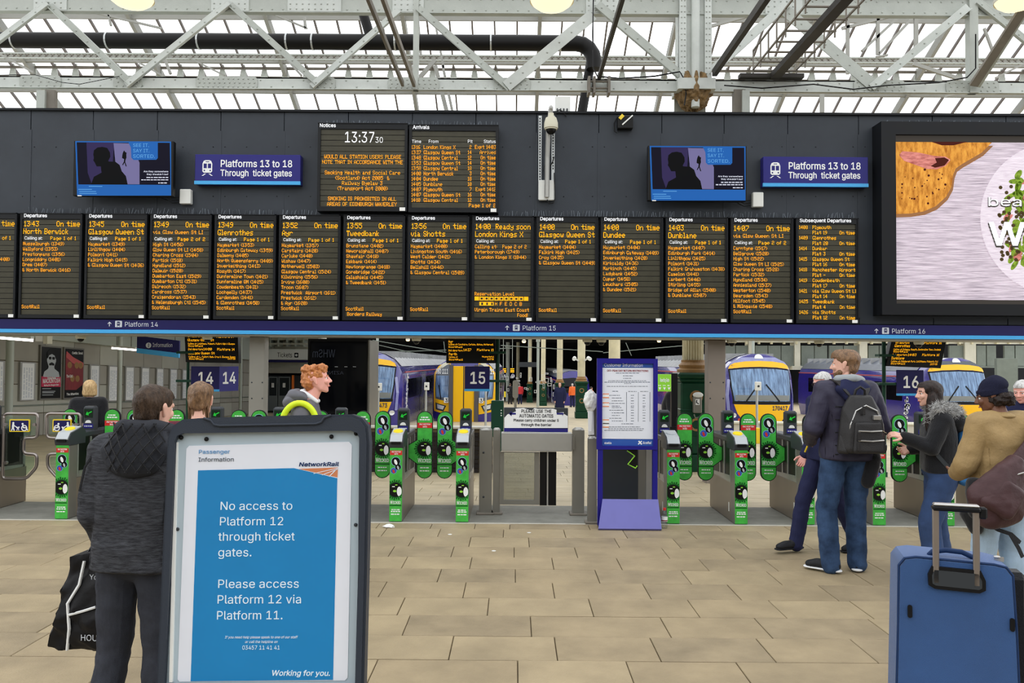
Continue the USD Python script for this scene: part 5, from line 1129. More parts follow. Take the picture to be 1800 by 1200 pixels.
o, ya, yb = poster(108, 143.5, 'dark red poster with round vignettes on the left wall beside the portrait poster')
pq(ya, yb, .05, .95, .03, .97).build('sheet', 'poster_black', o); pblob(o, ya, yb, [(.08, .2), (.08, .85), (.3, .8), (.92, .62), (.92, .3), (.6, .2)], 'poster_maroon', 0); pblob(o, ya, yb, [(.1, .9), (.4, .8), (.92, .7), (.92, .66), (.4, .72), (.1, .82)], 'train_red', .002)
for u, v in ((.25, .66), (.6, .66), (.4, .4), (.65, .4), (.8, .66)): pblob(o, ya, yb, [(u + .09 * math.cos(t), v + .045 * math.sin(t)) for t in np.linspace(0, 6, 9)], 'gold_brown', .003)
wtext(o, 'Celtic Soul', ya, yb, .62, .88, .07, .55, 'poster_white'); wtext(o, 'The Odd', ya, yb, .25, .42, .08, .3, 'poster_white'); wtext(o, 'The Alhambra', ya, yb, .42, .08, .07, .6, 'poster_white')
for x, Y, w, lab in ((18, 19.8, 13, 'far left'), (211.5, 24.5, 8, 'right of the timetable boards'), (424, 34, 5, 'beside the ticket hall')):
    a = P(x, 600, Y); r = w / 2 / (F / Y); o = thing('canopy_post', 'pale round canopy post in front of the grey wall, ' + lab, 'post', (a[0], Y, ZF(Y)))
    MB().tube([(a[0], Y, ZF(Y)), (a[0], Y, a[2] + 1.2)], r, 16).build('shaft', 'pole_pale', o, smooth=True); MB().tube([(a[0], Y, ZF(Y)), (a[0], Y, ZF(Y) + .12)], r * 1.3, 16).build('collar', 'pole_pale', o)
for a, b, Y, lab in (((-40, 590.5), (57, 598), 17.5, 'left edge'), ((197, 611.5), (239, 615), 24, 'right of the canopy post')):
    p, q = P(*a, Y), P(*b, Y); o = thing('tube_light', 'long lit fluorescent tube under the canopy, ' + lab, 'lamp', tuple(p)); MB().bar(p, q, .06, .08).build('tube', 'tube_light', o); u = np.array([0, 0, .06]); MB().bar(p + u, q + u, .05, .12).build('batten', 'white_plastic', o)
    m = MB(); 
    for t in (.2, .8): c = p + (q - p) * t; m.tube([c + u, c + [0, 0, 1.2]], .012, 6)
    m.build('hanger', 'gate_grey', o)
a, b = P(62, 586, 18), P(83, 604, 18); o = thing('wall_box', 'small white control box under the canopy at far left', 'box', tuple(a)); MB().box(a[0], b[0] - .1, 18, 18.15, b[2] + .05, a[2] + .1, .01).build('casing', 'white_plastic', o); MB().box(b[0] - .09, b[0], 18, 18.2, b[2], a[2] + .3).build('bracket', 'cream_paint', o)
a, b = P(241, 594, 20), P(315, 617, 20); o = thing('information_sign', 'navy hanging information sign with light blue lower stripe', 'sign', ((a[0] + b[0]) / 2, 20, b[2]))
sk = .07; v = [(a[0], 20, b[2] + .07), (b[0], 20, b[2] - .05), (b[0], 20, a[2] - .06), (a[0], 20, a[2] + .06)]
def quadbox(v, t=.06): v = [np.array(q) for q in v]; return MB().add(v + [q + [0, t, 0] for q in v], [[0, 1, 2], [0, 2, 3], [4, 6, 5], [4, 7, 6], [0, 4, 5], [0, 5, 1], [1, 5, 6], [1, 6, 2], [2, 6, 7], [2, 7, 3], [3, 7, 4], [3, 4, 0]])
quadbox(v).build('panel', 'navy', o); v2 = [(v[0][0], 19.99, v[0][2] - .12), (v[1][0], 19.99, v[1][2] - .12), v[1], v[0]]; quadbox([(q[0], 19.985, q[2]) for q in v2]).build('blue_stripe', 'sky_blue', o)
m = MB(); cx = (a[0] + b[0]) / 2; cz = (a[2] + b[2]) / 2; m.text('Information', .1, cx - .14, cz - .06, 19.998, width=.5); m.poly(disc(cx - .24, cz - .02, .07).difference(sbox(cx - .25, cz - .07, cx - .23, cz + .03)), 19.995, 20); m.build('lettering', 'grey_letter', o)
for x in (a[0] + .12, b[0] - .12): MB().tube([(x, 20.03, a[2] - .1), (x, 20.03, 3.35)], .012, 6).build('hanger', 'gate_grey', o)

# ticket hall at the end of the left wall
Yt = 42.0; o = thing('ticket_hall', 'grey ticket hall front with white tickets fascia and glass doors', 'building', (XW(500, 700, Yt), Yt, ZF(Yt)))
pbox(400, 588, 560, 660, Yt + .3, Yt + 2, 'upper_wall', 'cream_paint', o); pbox(400, 655, 560, 740, Yt + .3, Yt + .6, 'back_wall', 'gate_dark', o)
pbox(440, 613, 548, 632, Yt - .3, Yt, 'fascia', 'ticket_white', o); pbox(440, 632, 548, 637, Yt - .3, Yt, 'fascia_stripe', 'navy', o); pbox(430, 645, 548, 656, Yt - .1, Yt + .3, 'canopy_beam', 'clad_grey', o)
pbox(430, 592, 560, 598, Yt - .6, Yt, 'eaves', 'cream_paint', o); pbox(430, 602, 560, 606, Yt - .8, Yt, 'eaves', 'clad_light', o)
m = MB()
for x in (478, 492, 507, 522, 536): p = P(x, 602, Yt - .4); m.box(p[0] - .04, p[0] + .04, Yt - .7, Yt, p[2] - .2, p[2] + .4)
m.build('canopy_bracket', 'pole_pale', o)
c = P(487, 627.5, Yt - .3); s_ = F / Yt; t = MB(); t.text('Tickets', 8 / s_, c[0], c[2], Yt - .3, width=26 / s_); c = P(517.5, 620, Yt - .3); t.poly(rrect(c[0], c[0] + 7 / s_, c[2] - 8 / s_, c[2] + .2 / s_, .03).difference(disc(c[0] + 3.5 / s_, c[2] - 4 / s_, 2.2 / s_)), Yt - .304, Yt - .3); t.build('lettering', 'letter_dark', o)
for x0, x1 in ((470, 486), (488, 508)):
    a, b = P(x0, 662, Yt), P(x1, 722, Yt); d_ = MB().poly(sbox(a[0], b[2], b[0], a[2]).difference(union_all([sbox(a[0] + .06, (a[2] + b[2]) / 2 - .1, b[0] - .06, a[2] - .06)])), Yt + .15, Yt + .2).build('door', 'grey_door', o)
    MB().box(a[0] + .06, b[0] - .06, Yt + .17, Yt + .18, (a[2] + b[2]) / 2 - .1, a[2] - .06).build('door_glass', 'door_glass', d_); c = P((x0 + x1) / 2, 673, Yt); MB().box(c[0] - .07, c[0] + .07, Yt + .13, Yt + .15, c[2] - .24, c[2]).build('notice', 'poster_white', d_)
pbox(513, 659, 516, 690, Yt, Yt + .1, 'yellow_edge', 'poster_orange', o)
pbox(426, 655, 440, 730, Yt - .02, Yt + .29, 'dark_doorway', 'door_glass', o)
# black glass kiosk
Yk = 15.2; o = thing('glass_kiosk', 'tall black glass kiosk panel with a painted reflection of shop lettering', 'kiosk', (XW(595, 700, Yk), Yk, ZF(Yk)))
a, b = P(541.5, 597, Yk), P(648, 760, Yk); zf = ZF(Yk)
MB().box(a[0] + .02, b[0] - .03, Yk + .02, Yk + 1.0, zf, a[2]).build('black_glass', 'dark_blue_glass', o)
MB().poly(sbox(a[0], zf, b[0], a[2] + .02).difference(sbox(a[0] + .04, zf + .04, b[0] - .05, a[2] - .03)), Yk, Yk + .03).build('frame', 'black', o); MB().box(b[0] - .025, b[0], Yk - .02, Yk + 1, zf, a[2]).build('edge_profile', 'gate_grey', o)
c = P(589, 628, Yk); s_ = F / Yk; m = MB(); m.text('WHSm', 14 / s_, c[0], c[2], Yk + .019, mirror=True, width=40 / s_); c = P(604, 658, Yk); m.text('AZINE', 6 / s_, c[0], c[2], Yk + .019, mirror=True, width=32 / s_); m.build('mirrored_lettering', 'mirror_text', o)  # dim reversed letters modelled as the shop reflection in the glass
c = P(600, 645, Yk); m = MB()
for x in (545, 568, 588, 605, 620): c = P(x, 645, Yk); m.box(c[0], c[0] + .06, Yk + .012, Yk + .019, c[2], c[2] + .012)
m.build('reflected_lamps', 'grey_letter', o)  # pale strips stand for lamps reflected in the glass
# ---------------------------------------------------------------- columns
def column(px_, Y, dia, label, detail=True, ped_top=None):
    a = P(px_, 640, Y); cx, zf = a[0], ZF(Y); r = dia / 2; o = thing('iron_column', label, 'column', (cx, Y, zf)); c = (cx, Y, 0)
    ptop = zf + 1.72; w = dia * .72
    pd = MB(); pd.box(cx - w * 1.12, cx + w * 1.12, Y - w * 1.12, Y + w * 1.12, zf, zf + .3, .02); pd.box(cx - w, cx + w, Y - w, Y + w, zf + .3, ptop - .16, .03); pd.box(cx - w * 1.08, cx + w * 1.08, Y - w * 1.08, Y + w * 1.08, ptop - .16, ptop - .1, .02); pd.box(cx - w * 1.2, cx + w * 1.2, Y - w * 1.2, Y + w * 1.2, ptop - .1, ptop, .03)
    for zz in (zf + .62, zf + 1.05): pd.box(cx - w * 1.05, cx + w * 1.05, Y - w * 1.05, Y + w * 1.05, zz, zz + .04, .01)
    pd.build('pedestal', 'green_iron', o)
    for zz in (zf + .82, zf + 1.3): MB().poly(disc(cx, zz, w * .42).difference(disc(cx, zz, w * .28)), Y - w * 1.04, Y - w).build('rosette', 'gold_brown', o)
    MB().lathe([(r * 1.5, 0), (r * 1.5, .05), (r * 1.25, .08), (r * 1.35, .13), (r * 1.1, .18), (r * 1.12, .22)], (cx, Y, ptop), 28).build('base_rings', 'gold_brown', o)
    if detail:
        n, k = 96, 24; q = np.arange(n) * 2 * math.pi / n; rr = r * (1 - .09 * np.maximum(0, np.cos(q * k)) ** .5); zs = [ptop + .2, zt_col(Y) - .5]
        V = np.concatenate([np.stack([cx + rr * np.cos(q), Y + rr * np.sin(q), np.full(n, z)], 1) for z in zs]); m = MB().add(V, [x for j in range(n) for x in ([j, (j + 1) % n, n + (j + 1) % n], [j, n + (j + 1) % n, n + j])])
        m.build('fluted_shaft', 'cream', o)
    else: MB().tube([(cx, Y, ptop + .2), (cx, Y, 4.7)], r, 12).build('shaft', 'cream', o, smooth=True)
    return o, cx, r, ptop
def zt_col(Y): return ZW(1215, 160, YT)
o, cx, r, pt = column(1218, 14.1, .37, 'near fluted cream iron column on a green pedestal, with brown ornate capital')
m = trimesh.creation.icosphere(subdivisions=5); v = m.vertices; zz = ZW(1215, 172, 14.1)
th = np.arctan2(v[:, 1], v[:, 0]); rad = 1 + .16 * np.maximum(0, np.cos(th * 8)) * (1 + .5 * np.sin(v[:, 2] * 9)) + .3 * (meshkit.fbm(v * 5, 3, 4) - .5)
v = v * rad[:, None] * np.array([.27, .27, .29]) * (1 + .35 * np.clip(v[:, 2:3], -.5, 1)) + np.array([cx, 14.1, zz]); MB().add(v, m.faces).build('capital', 'capital', o, smooth=40)
MB().box(cx - .33, cx + .33, 13.8, 14.4, ZW(1215, 149, 14.1), zb0 + .01, .02).build('abacus', 'steel_pale', o); MB().box(cx - .28, cx + .28, 14.36, 14.4, zb0 - .4, zb0).build('bracket', 'steel_paint', o)
c = P(1226, 690, 13.72); hp = thing('help_phone', 'grey emergency telephone box on the green column pedestal', 'telephone', tuple(c)); a, b = P(1219.5, 697, 13.72), P(1234, 726, 13.72)
MB().box(a[0], b[0], 13.72, 13.84, b[2], a[2], .012).build('casing', 'gate_grey', hp); MB().box(a[0] + .03, a[0] + .1, 13.71, 13.72, a[2] - .14, a[2] - .04).build('phone_plate', 'poster_white', hp); MB().poly(LineString([(a[0] + .05, a[2] - .06), (a[0] + .045, a[2] - .1), (a[0] + .08, a[2] - .12)]).buffer(.008), 13.708, 13.71).build('handset_symbol', 'letter_dark', hp); c = P(1227, 694, 13.75); MB().ball(c, (.09, .05, .05)).build('beacon', 'white_plastic', hp, smooth=True)
MB().tube([P(1220, 728, 13.74), P(1222, 734, 13.74), P(1232, 733, 13.74), P(1234, 727, 13.74)], .012, 6).build('cable', 'gate_grey', hp)
for x, Y, d, lab in ((1080, 25.5, .37, 'second cream iron column along the platform, above the information board'), (1022, 37.5, .37, 'cream iron column carrying two white cameras'), (984, 50, .37, 'slim cream column right of the dark coated woman'), (955, 62, .36, 'slim far cream column left of the dark coated woman'), (931.5, 74, .36, 'very slim far cream column beside the hanging sign'), (910.5, 86, .36, 'thinnest far cream column')):
    o, cx, r, pt = column(x, Y, d, lab, False)
    if Y == 37.5:
        for s_ in (-1, 1):
            c = P(1022 + s_ * 12, 629, 37.2); cm = thing('bullet_camera', 'white bullet camera on the ' + ('left' if s_ < 0 else 'right') + ' side of the cream column', 'camera', tuple(c)); MB().tube([c, c + [s_ * .05, -.35, -.05]], .09, 10).build('casing', 'white_plastic', cm); MB().tube([c + [0, .05, 0], (cx, 37.5, c[2] - .25)], .04, 6).build('arm', 'white_plastic', cm)
for x, Y, w in ((893, 80, 7), (946, 57, 5), (663.5, 46, 5), (1324, 46.4, 5)):
    a = P(x, 600, Y); o = thing('hall_post', {893: 'thin pale post left of the far columns', 946: 'thin grey post among the far columns', 663.5: 'thin pale post above the left train', 1324: 'pale post behind the train numbered 170417'}[x], 'post', (a[0], Y, ZF(Y))); MB().tube([(a[0], Y, ZF(Y)), (a[0], Y, 4.6)], w / 2 / (F / Y), 10).build('shaft', 'pole_pale', o); MB().tube([(a[0], Y, 3.2), (a[0], Y, 3.4)], w / 2 / (F / Y) * 1.5, 10).build('collar', 'pole_pale', o)

# ---------------------------------------------------------------- trains
PROF = [(1.2, -.5), (1.345, .2), (1.345, 1.5), (1.30, 1.9), (1.19, 2.16), (.95, 2.43), (.6, 2.62), (.25, 2.72)]
PROF = PROF + [(-x, z) for x, z in PROF[::-1]]
def nose(x, z):
    x = np.asarray(x); z = np.asarray(z)
    return np.where(z > .95, .32 * np.clip((z - .95) / 1.2, 0, 1.6) ** 1.6, .04 * (.95 - z)) + .09 * (x / .9) ** 2 + .5 * np.clip((np.abs(x) - .95) / .4, 0, 1.2) ** 2
def warp_front(v): v = v.copy(); d = nose(v[:, 0], v[:, 2]); v[:, 1] = np.where(v[:, 1] < 2.5, d + v[:, 1] * (2.5 - d) / 2.5, v[:, 1]); return v
def nose_patch(o, poly, m_, d, name, label=None):
    k = MB()
    for g in getattr(poly, 'geoms', [poly]):
        t = tri_mesh(g, .02); v, f = trimesh.remesh.subdivide_to_size(t.vertices, t.faces, .16); v = np.stack([v[:, 0], (.02 - v[:, 2]), v[:, 1]], 1); v[:, 1] += nose(v[:, 0], v[:, 2]) - d - .02 + .015; k.add(v, f)
    return k.build(name, m_, o, local=True, smooth=30, label=label)
def strip_text(k, d): k.v = [np.stack([v[:, 0], v[:, 1] + nose(v[:, 0], v[:, 2]) - d, v[:, 2]], 1) for v in k.v]; return k
def train(px_, Y, label, number, length=44, num_x=.5, dark=False, kind='170'):
    a = P(px_, 640, Y); o = thing('train', label, 'train', (a[0], Y, ZF(Y) - .02)); L = dict(local=True)
    cap = tri_mesh(Polygon(PROF), 1.0); m = Manifold.extrude
    from manifold3d import CrossSection
    b = Manifold.extrude(CrossSection([np.array(PROF)[::-1]]), 6.0)
    if b.is_empty(): b = Manifold.extrude(CrossSection([np.array(PROF)]), 6.0)
    b = b.refine_to_length(.22).to_mesh(); v = b.vert_properties[:, :3]; v = np.stack([v[:, 0], v[:, 2], v[:, 1]], 1); f = b.tri_verts[:, ::-1]
    MB().add(warp_front(v), f).build('body', 'train_indigo', o, smooth=35, **L)
    k = MB(); nP = len(PROF); V = [(x, y, z) for y in (5.9, length) for x, z in PROF]; k.add(V, [q for j in range(nP) for q in ([j, nP + j, (j + 1) % nP], [(j + 1) % nP, nP + j, nP + (j + 1) % nP])] + [[nP, nP + j + 1, nP + j] for j in range(1, nP - 1)]); k.build('carriage', 'train_indigo', o, **L)
    rp = [(x * 1.012 + 0, z * 1.004 + .006) for x, z in PROF if z > 2.1]; n = len(rp); V = [(x, y, z) for y in (1.3, length) for x, z in rp]
    V0 = np.array(V, float); MB().add(V0, [q for j in range(n - 1) for q in ([j, j + 1, n + j], [j + 1, n + j + 1, n + j])]).build('roof', 'train_roof_dark' if dark else 'train_roof', o, **L)
    k = MB(); y = 1.6
    while y < length: k.box(-.9, .9, y, y + .06, 2.44, 2.75); y += .9
    k.build('roof_ribs', 'train_roof', o, kind='stuff', **L)
    for s_ in (-1, 1):
        y = 2.2; sd = MB(); wn = MB(); dr = MB()
        while y < length - 2:
            MB().box(*sorted((s_ * 1.338, s_ * 1.352)), y, y + 1.45, .92, 1.68).build('side_window', 'train_window', o, **L); y += 1.55
            if int(y / 1.55) % 5 == 4:
                x0, x1 = sorted((s_ * 1.336, s_ * 1.354)); [MB().box(x0, x1, y + q0, y + q0 + .05, -.1, 1.9).build('door_edge', 'pole_pale', o, **L) for q0 in (.05, .7, 1.35)]; y += 1.5
        x0, x1 = sorted((s_ * 1.3, s_ * 1.325)); MB().box(x0, x1, 1.6, length, 1.93, 1.97).build('red_stripe', 'train_red', o, **L)
        if kind != 'far':
            k = MB()
            for q in range(60):
                zz = rng.uniform(.0, 1.9); yy = 1.5 + rng.uniform(0, .35) + .3 * abs(zz - .7); k.box(x0 + s_ * .03, x1 + s_ * .035, yy, yy + .12, zz, zz + .09)
            k.build('white_dots', 'poster_white', o, kind='stuff', **L)
    if kind == '170':
        nose_patch(o, Polygon([(-.62, 2.6), (.62, 2.6), (.95, 2.44), (1.1, 2.25), (-1.1, 2.25), (-.95, 2.44)]), 'train_lilac' if not dark else 'train_roof_dark', .012, 'dome')
        nose_patch(o, Polygon([(-1.12, 2.17), (-1.06, 2.3), (-.9, 2.39), (-.5, 2.45), (0, 2.47), (.5, 2.45), (.9, 2.39), (1.06, 2.3), (1.12, 2.17), (.6, 2.23), (0, 2.25), (-.6, 2.23)]), 'train_yellow', .02, 'yellow_band')
        nose_patch(o, Polygon([(-1.12, 2.15), (-.6, 2.21), (0, 2.23), (.6, 2.21), (1.12, 2.15), (1.1, 1.5), (1.04, .93), (-1.04, .93), (-1.1, 1.5)]), 'rubber', .018, 'windscreen_seal')
        nose_patch(o, Polygon([(-1.08, 2.12), (-.6, 2.17), (0, 2.19), (.6, 2.17), (1.08, 2.12), (1.06, 1.5), (1.0, 1.0), (-1.0, 1.0), (-1.06, 1.5)]), 'screen_glass', .024, 'windscreen')
        nose_patch(o, Polygon([(-.98, 1.22), (1.0, 1.22), (.98, 1.02), (-.98, 1.02)]), 'train_dash', .026, 'dashboard')
        nose_patch(o, Polygon([(-1.06, .98), (1.06, .98), (1.06, .9), (-1.06, .9)]), 'rubber', .026, 'scuttle')
        nose_patch(o, Polygon([(-1.02, .88), (1.02, .88), (.9, .55), (.7, .28), (.4, .2), (-.4, .2), (-.7, .28), (-.9, .55)]), 'train_yellow', .024, 'yellow_panel')
        for s_ in (-1, 1):
            k = MB(); k.poly(disc(s_ * 1.03, .48, .09), -.03, 0); strip_text(k, .02); k.build('headlight', 'headlight', o, **L)
            k = MB(); k.poly(disc(s_ * .83, .32, .06), -.03, 0); strip_text(k, .035); k.build('tail_light', 'tail_red', o, **L)
            k = MB(); k.poly(LineString([(s_ * .6, 1.0), (s_ * .15, 1.6)]).buffer(.022), -.02, 0); strip_text(k, .04); k.build('wiper', 'black', o, **L)
            k = MB(); k.poly(LineString([(s_ * 1.14, 1.75), (s_ * 1.2, 1.2), (s_ * 1.16, .6)]).buffer(.04), -.01, 0); strip_text(k, .02); k.build('corner_trim', 'train_lilac', o, **L)
        k = MB().text(number, .15, num_x, .68, 0, 'c', True, width=.58); strip_text(k, .04); k.build('unit_number', 'letter_navy', o, **L)
        k = MB(); k.poly(disc(0, 2.56, .16).intersection(sbox(-.2, 2.55, .2, 2.75)), -.02, 0); strip_text(k, .02); k.build('top_lamp', 'headlight', o, **L)
        k = MB(); k.box(-.07, .07, -.12, .05, .2, .34, .02); k.build('coupler', 'rubber', o, **L)
        MB().box(-1.1, 1.1, .0, .8, -.5, -.05, .05).build('skirt', 'black', o, **L)
    elif kind == '380':
        nose_patch(o, Polygon([(-1.2, 2.1), (-.9, 2.42), (-.5, 2.58), (.5, 2.58), (.9, 2.42), (1.2, 2.1), (1.1, 2.1), (.6, 2.45), (-.6, 2.45), (-1.1, 2.1)]), 'cream_paint', .02, 'top_edge')
        for s_ in (-1, 1):
            def pp(q): return Polygon([(s_ * x, z) for x, z in q])
            nose_patch(o, pp([(.58, 2.5), (.62, .3), (1.27, .42), (1.3, .8), (1.3, 2.0), (1.1, 2.3), (.8, 2.45)]), 'train_yellow', .012, 'yellow_surround')
            nose_patch(o, pp([(.6, 2.4), (.6, .82), (1.2, .95), (1.24, 1.5), (1.22, 2.0), (.9, 2.3)]), 'train_roof_dark', .018, 'screen_surround')
            nose_patch(o, pp([(.64, 1.9), (.64, .98), (1.16, 1.02), (1.18, 1.5), (1.18, 1.9)]), 'screen_glass', .024, 'windscreen')
            nose_patch(o, pp([(.72, .66), (1.2, .78), (1.18, .5), (.84, .42)]), 'gate_dark', .024, 'lamp_recess')
            nose_patch(o, pp([(.8, .64), (1.12, .72), (1.1, .54), (.86, .5)]), 'headlight', .03, 'headlight')
            k = MB(); k.poly(LineString([(s_ * .95, .95), (s_ * 1.05, 1.5)]).buffer(.02), -.02, 0); strip_text(k, .04); k.build('wiper', 'black', o, **L)
            k = MB(); k.box(min(s_ * .44, s_ * .6), max(s_ * .44, s_ * .6), -.12, .2, -.05, 2.35); k.build('gangway_jamb', 'gangway', o, **L)
            k = MB().text(number, .2, s_ * .96, 1.98, 0, 'c', True, width=.56); strip_text(k, .035); k.build('unit_number', 'poster_white', o, **L)
            c = s_ * .72; MB().poly(sbox(c - .09, .78, c + .09, 1.0), -.03, 0).build('car_plate', 'poster_white', o, **L); k = MB().text('3', .14, c, .82, -.031, 'c', True); k.build('car_number', 'letter_dark', o, **L)
        MB().box(-.44, -.02, -.06, .1, .0, 2.3, .01).build('gangway_door', 'train_yellow', o, **L); MB().box(.02, .44, -.06, .1, .0, 2.3, .01).build('gangway_door', 'train_yellow', o, **L); MB().box(-.02, .02, -.04, .1, 0, 2.3).build('door_seam', 'gate_dark', o, **L)
        k = MB(); k.box(-.06, .06, -.3, 0, -.3, -.1); k.build('coupler', 'gangway', o, **L)
    else: nose_patch(o, Polygon([(-1.1, 2.1), (0, 2.2), (1.1, 2.1), (1.0, 1.0), (-1.0, 1.0)]), 'train_window', .02, 'windscreen')
    return o
train(1341, 29, 'purple train with yellow front numbered 170417 right of the brown pillar', '170417', num_x=.62, length=17)
train(639, 29, 'purple train with yellow front half hidden by the black kiosk, number ending in 73', '170473', length=26, num_x=.58)
train(1693, 31.5, 'purple train with grey dome and yellow band behind the woman in the fur hood', '170', dark=True, num_x=-.6, length=14.5)
train(815.5, 33, 'yellow fronted train numbered 380111 with central gangway, behind the number 15 sign', '380 111', kind='380', length=24)
train(1008, 63, 'small dark purple train far along the platform among the cream columns', '', dark=True, kind='far', length=30)
# signal posts and buffers in front of the trains
for x, y0, y1, Y, lab in ((665.5, 674, 745, 25, 'white headed signal post in front of the train ending in 73'), (749, 673, 730, 25, 'white headed signal post between the two left trains'), (1330.5, 672, 772, 22, 'white headed signal post in front of the train numbered 170417'), (854, 688, 750, 24, 'thin grey post beside the green cabinet')):
    a, b = P(x, y0, Y), P(x, y1, Y); o = thing('signal_post', lab, 'post', (a[0], Y, ZF(Y))); MB().tube([(a[0], Y, ZF(Y)), (a[0], Y, a[2])], .035, 8).build('shaft', 'galvanised', o)
    if y0 < 680: MB().box(a[0] - .05, a[0] + .1, Y - .08, Y + .05, a[2] - .22, a[2] + .02, .01).build('head', 'white_plastic', o); MB().tube([(a[0] + .02, Y - .09, a[2] - .1), (a[0] + .02, Y - .05, a[2] - .1)], .03, 10).build('lens', 'gate_dark', o)
    else: MB().box(a[0] - .06, a[0] + .06, Y - .06, Y + .06, ZF(Y), ZF(Y) + .06).build('foot', 'gate_grey', o)
o = thing('buffer_stop', 'yellow buffer post with black hazard marks below the signal post', 'buffer', (XW(1332, 775, 21), 21, ZF(21))); a, b = P(1325, 752, 21), P(1337, 776, 21)
MB().box(a[0], b[0], 21, 21.2, ZF(21), a[2], .01).build('post', 'yellow_tape', o); m = MB()
for k in range(3): m.box(a[0] - .004, a[0] + .05, 20.99, 21.1, b[2] + .02 + .11 * k, b[2] + .07 + .11 * k)
m.build('hazard_marks', 'black', o)
o = thing('platform_edge', 'pale platform end wall in front of the right hand trains', 'wall', (XW(1430, 760, 23), 23, ZF(23))); a, b = P(1280, 751, 23), P(1700, 772, 23); MB().box(a[0], b[0], 23, 23.4, ZF(23) - .02, ZF(23) + .42, .01).build('wall', 'edge_strip', o); MB().box(a[0], b[0], 22.95, 23.45, ZF(23) + .42, ZF(23) + .48, .01).build('coping', 'cream_paint', o)
# girder bridge at the right, behind the trains
Yb_ = 47.0; o = thing('girder_bridge', 'grey green plate girder bridge with cream posts above the right hand trains', 'bridge', (XW(1540, 640, Yb_), Yb_, ZW(1540, 646, Yb_)))
pbox(1262, 585, 2000, 606, Yb_ + .1, Yb_ + .8, 'top_beam', 'cream_paint', o); pbox(1262, 640, 2000, 648, Yb_ + .1, Yb_ + .8, 'bottom_beam', 'girder_green', o)
for x0, x1 in ((1270, 1316), (1327, 1396), (1408, 1455), (1457, 1508), (1526, 1565), (1567, 1660), (1668, 1695), (1716, 1752), (1765, 1900)):
    n = max(1, int((x1 - x0) / 18)); w = (x1 - x0) / n
    for k in range(n): pbox(x0 + k * w + .8, 607, x0 + (k + 1) * w - .8, 643, Yb_ + .15, Yb_ + .3, 'web_plate', 'girder_green', o)
for x0, x1 in ((1316, 1326), (1397, 1407), (1511, 1525), (1696, 1716)): pbox(x0, 590, x1, 650, Yb_, Yb_ + .8, 'post', 'cream_paint', o); pbox(x0 - 4, 643, x1 + 4, 650, Yb_ - .1, Yb_ + .8, 'post_foot', 'cream_paint', o)
m = MB(); x = 1268
while x < 1800: c = P(x, 603, Yb_); m.box(c[0] - .05, c[0] + .05, Yb_ - .1, Yb_ + .1, c[2] - .06, c[2] + .1); x += 22
m.build('insulators', 'cream', o, kind='stuff')
pillar(1752, 1789, 0, 40, 'wide grey green masonry pillar at the right behind the beanie', 'girder_green')
# bright clutter on the far platform
for x0, y0, x1, y1, Y, m_, n_, lab in ((878, 646, 891, 655, 73, 'led_orange', 'platform_display', 'tiny amber display far along the platform, left of two'), (896, 646, 905, 655, 73, 'led_orange', 'platform_display', 'tiny amber display far along the platform, right of two'), (881, 657, 889, 664, 73, 'navy', 'platform_number', 'tiny far navy platform number sign under the left amber display'), (898, 657, 905, 664, 73, 'navy', 'platform_number', 'tiny far navy platform number sign under the right amber display'), (912, 636, 945, 645, 64.2, 'gate_dark', 'hanging_sign', 'small dark hanging exit sign among the far columns'), (884, 688, 889, 698, 66, 'yellow_disc', 'yellow_bin', 'tiny yellow bin at the far left column')):
    o = thing(n_, lab, n_.split('_')[-1], (XW((x0 + x1) / 2, y1, Y), Y, ZW((x0 + x1) / 2, y1, Y))); pbox(x0, y0, x1, y1, Y, Y + .2, 'panel', m_ if m_ != 'led_orange' else 'black', o)
    a = P((x0 + x1) / 2, y0, Y); MB().tube([(a[0], Y + .1, a[2]), (a[0], Y + .1, a[2] + ({'yellow_bin': .02, 'platform_number': .16}.get(n_, 3.6)))], .03, 6).build('hanger' if n_ != 'yellow_bin' else 'lid', 'pole_pale', o)
    if m_ == 'led_orange':
        for k in range(3): pbox(x0 + 1, y0 + 1.2 + 2.7 * k, x1 - 1, y0 + 3 + 2.7 * k, Y - .02, Y, 'led_text', 'led_orange', o)
    if n_ == 'platform_number': a = P((x0 + x1) / 2, y1 - 1.5, Y); MB().text('13' if x0 < 890 else '18', .2, a[0], a[2], Y - .01, 'c', True).build('numeral', 'poster_white', o)
c = P(882, 662, 66); o = thing('round_sign', 'small red disc sign on a white banner post far left of the columns', 'sign', (c[0], 66, ZF(66))); MB().poly(disc(c[0], c[2], .16), 65.9, 65.95).build('disc', 'poster_red', o); pbox(880, 665, 886, 690, 65.95, 66, 'banner', 'poster_white', o, foot=ZF(66))
o = thing('far_fence', 'white barriers and trolleys cluttering the far platform among the columns', 'barriers', (XW(930, 690, 58), 58, ZF(58))); m = MB()
for k in range(26): x = 888 + 95 * rng.random(); y = 650 + 42 * rng.random(); w, h_ = rng.uniform(2, 8), rng.uniform(2, 9); a, b = P(x, y, 58), P(x + w, y + h_, 58); m.poly(sbox(a[0], b[2], b[0], a[2]).difference(sbox(a[0] + .03, b[2] + .03, b[0] - .03, a[2] - .03)), 58, 58.05)
m.build('rails', 'white_plastic', o, kind='stuff')
o = thing('swing_panel', 'grey rounded end panel of a far gate left of the dark coated woman', 'panel', (XW(905, 715, 30), 30, ZF(30))); a, b = P(901, 668, 30), P(911, 700, 30); MB().poly(rrect(a[0], b[0], b[2], a[2], .09), 30, 30.06).build('panel', 'gate_grey', o); MB().box((a[0] + b[0]) / 2 - .05, (a[0] + b[0]) / 2 + .05, 30.06, 30.12, ZF(30), a[2] - .2).build('post', 'gate_grey', o)
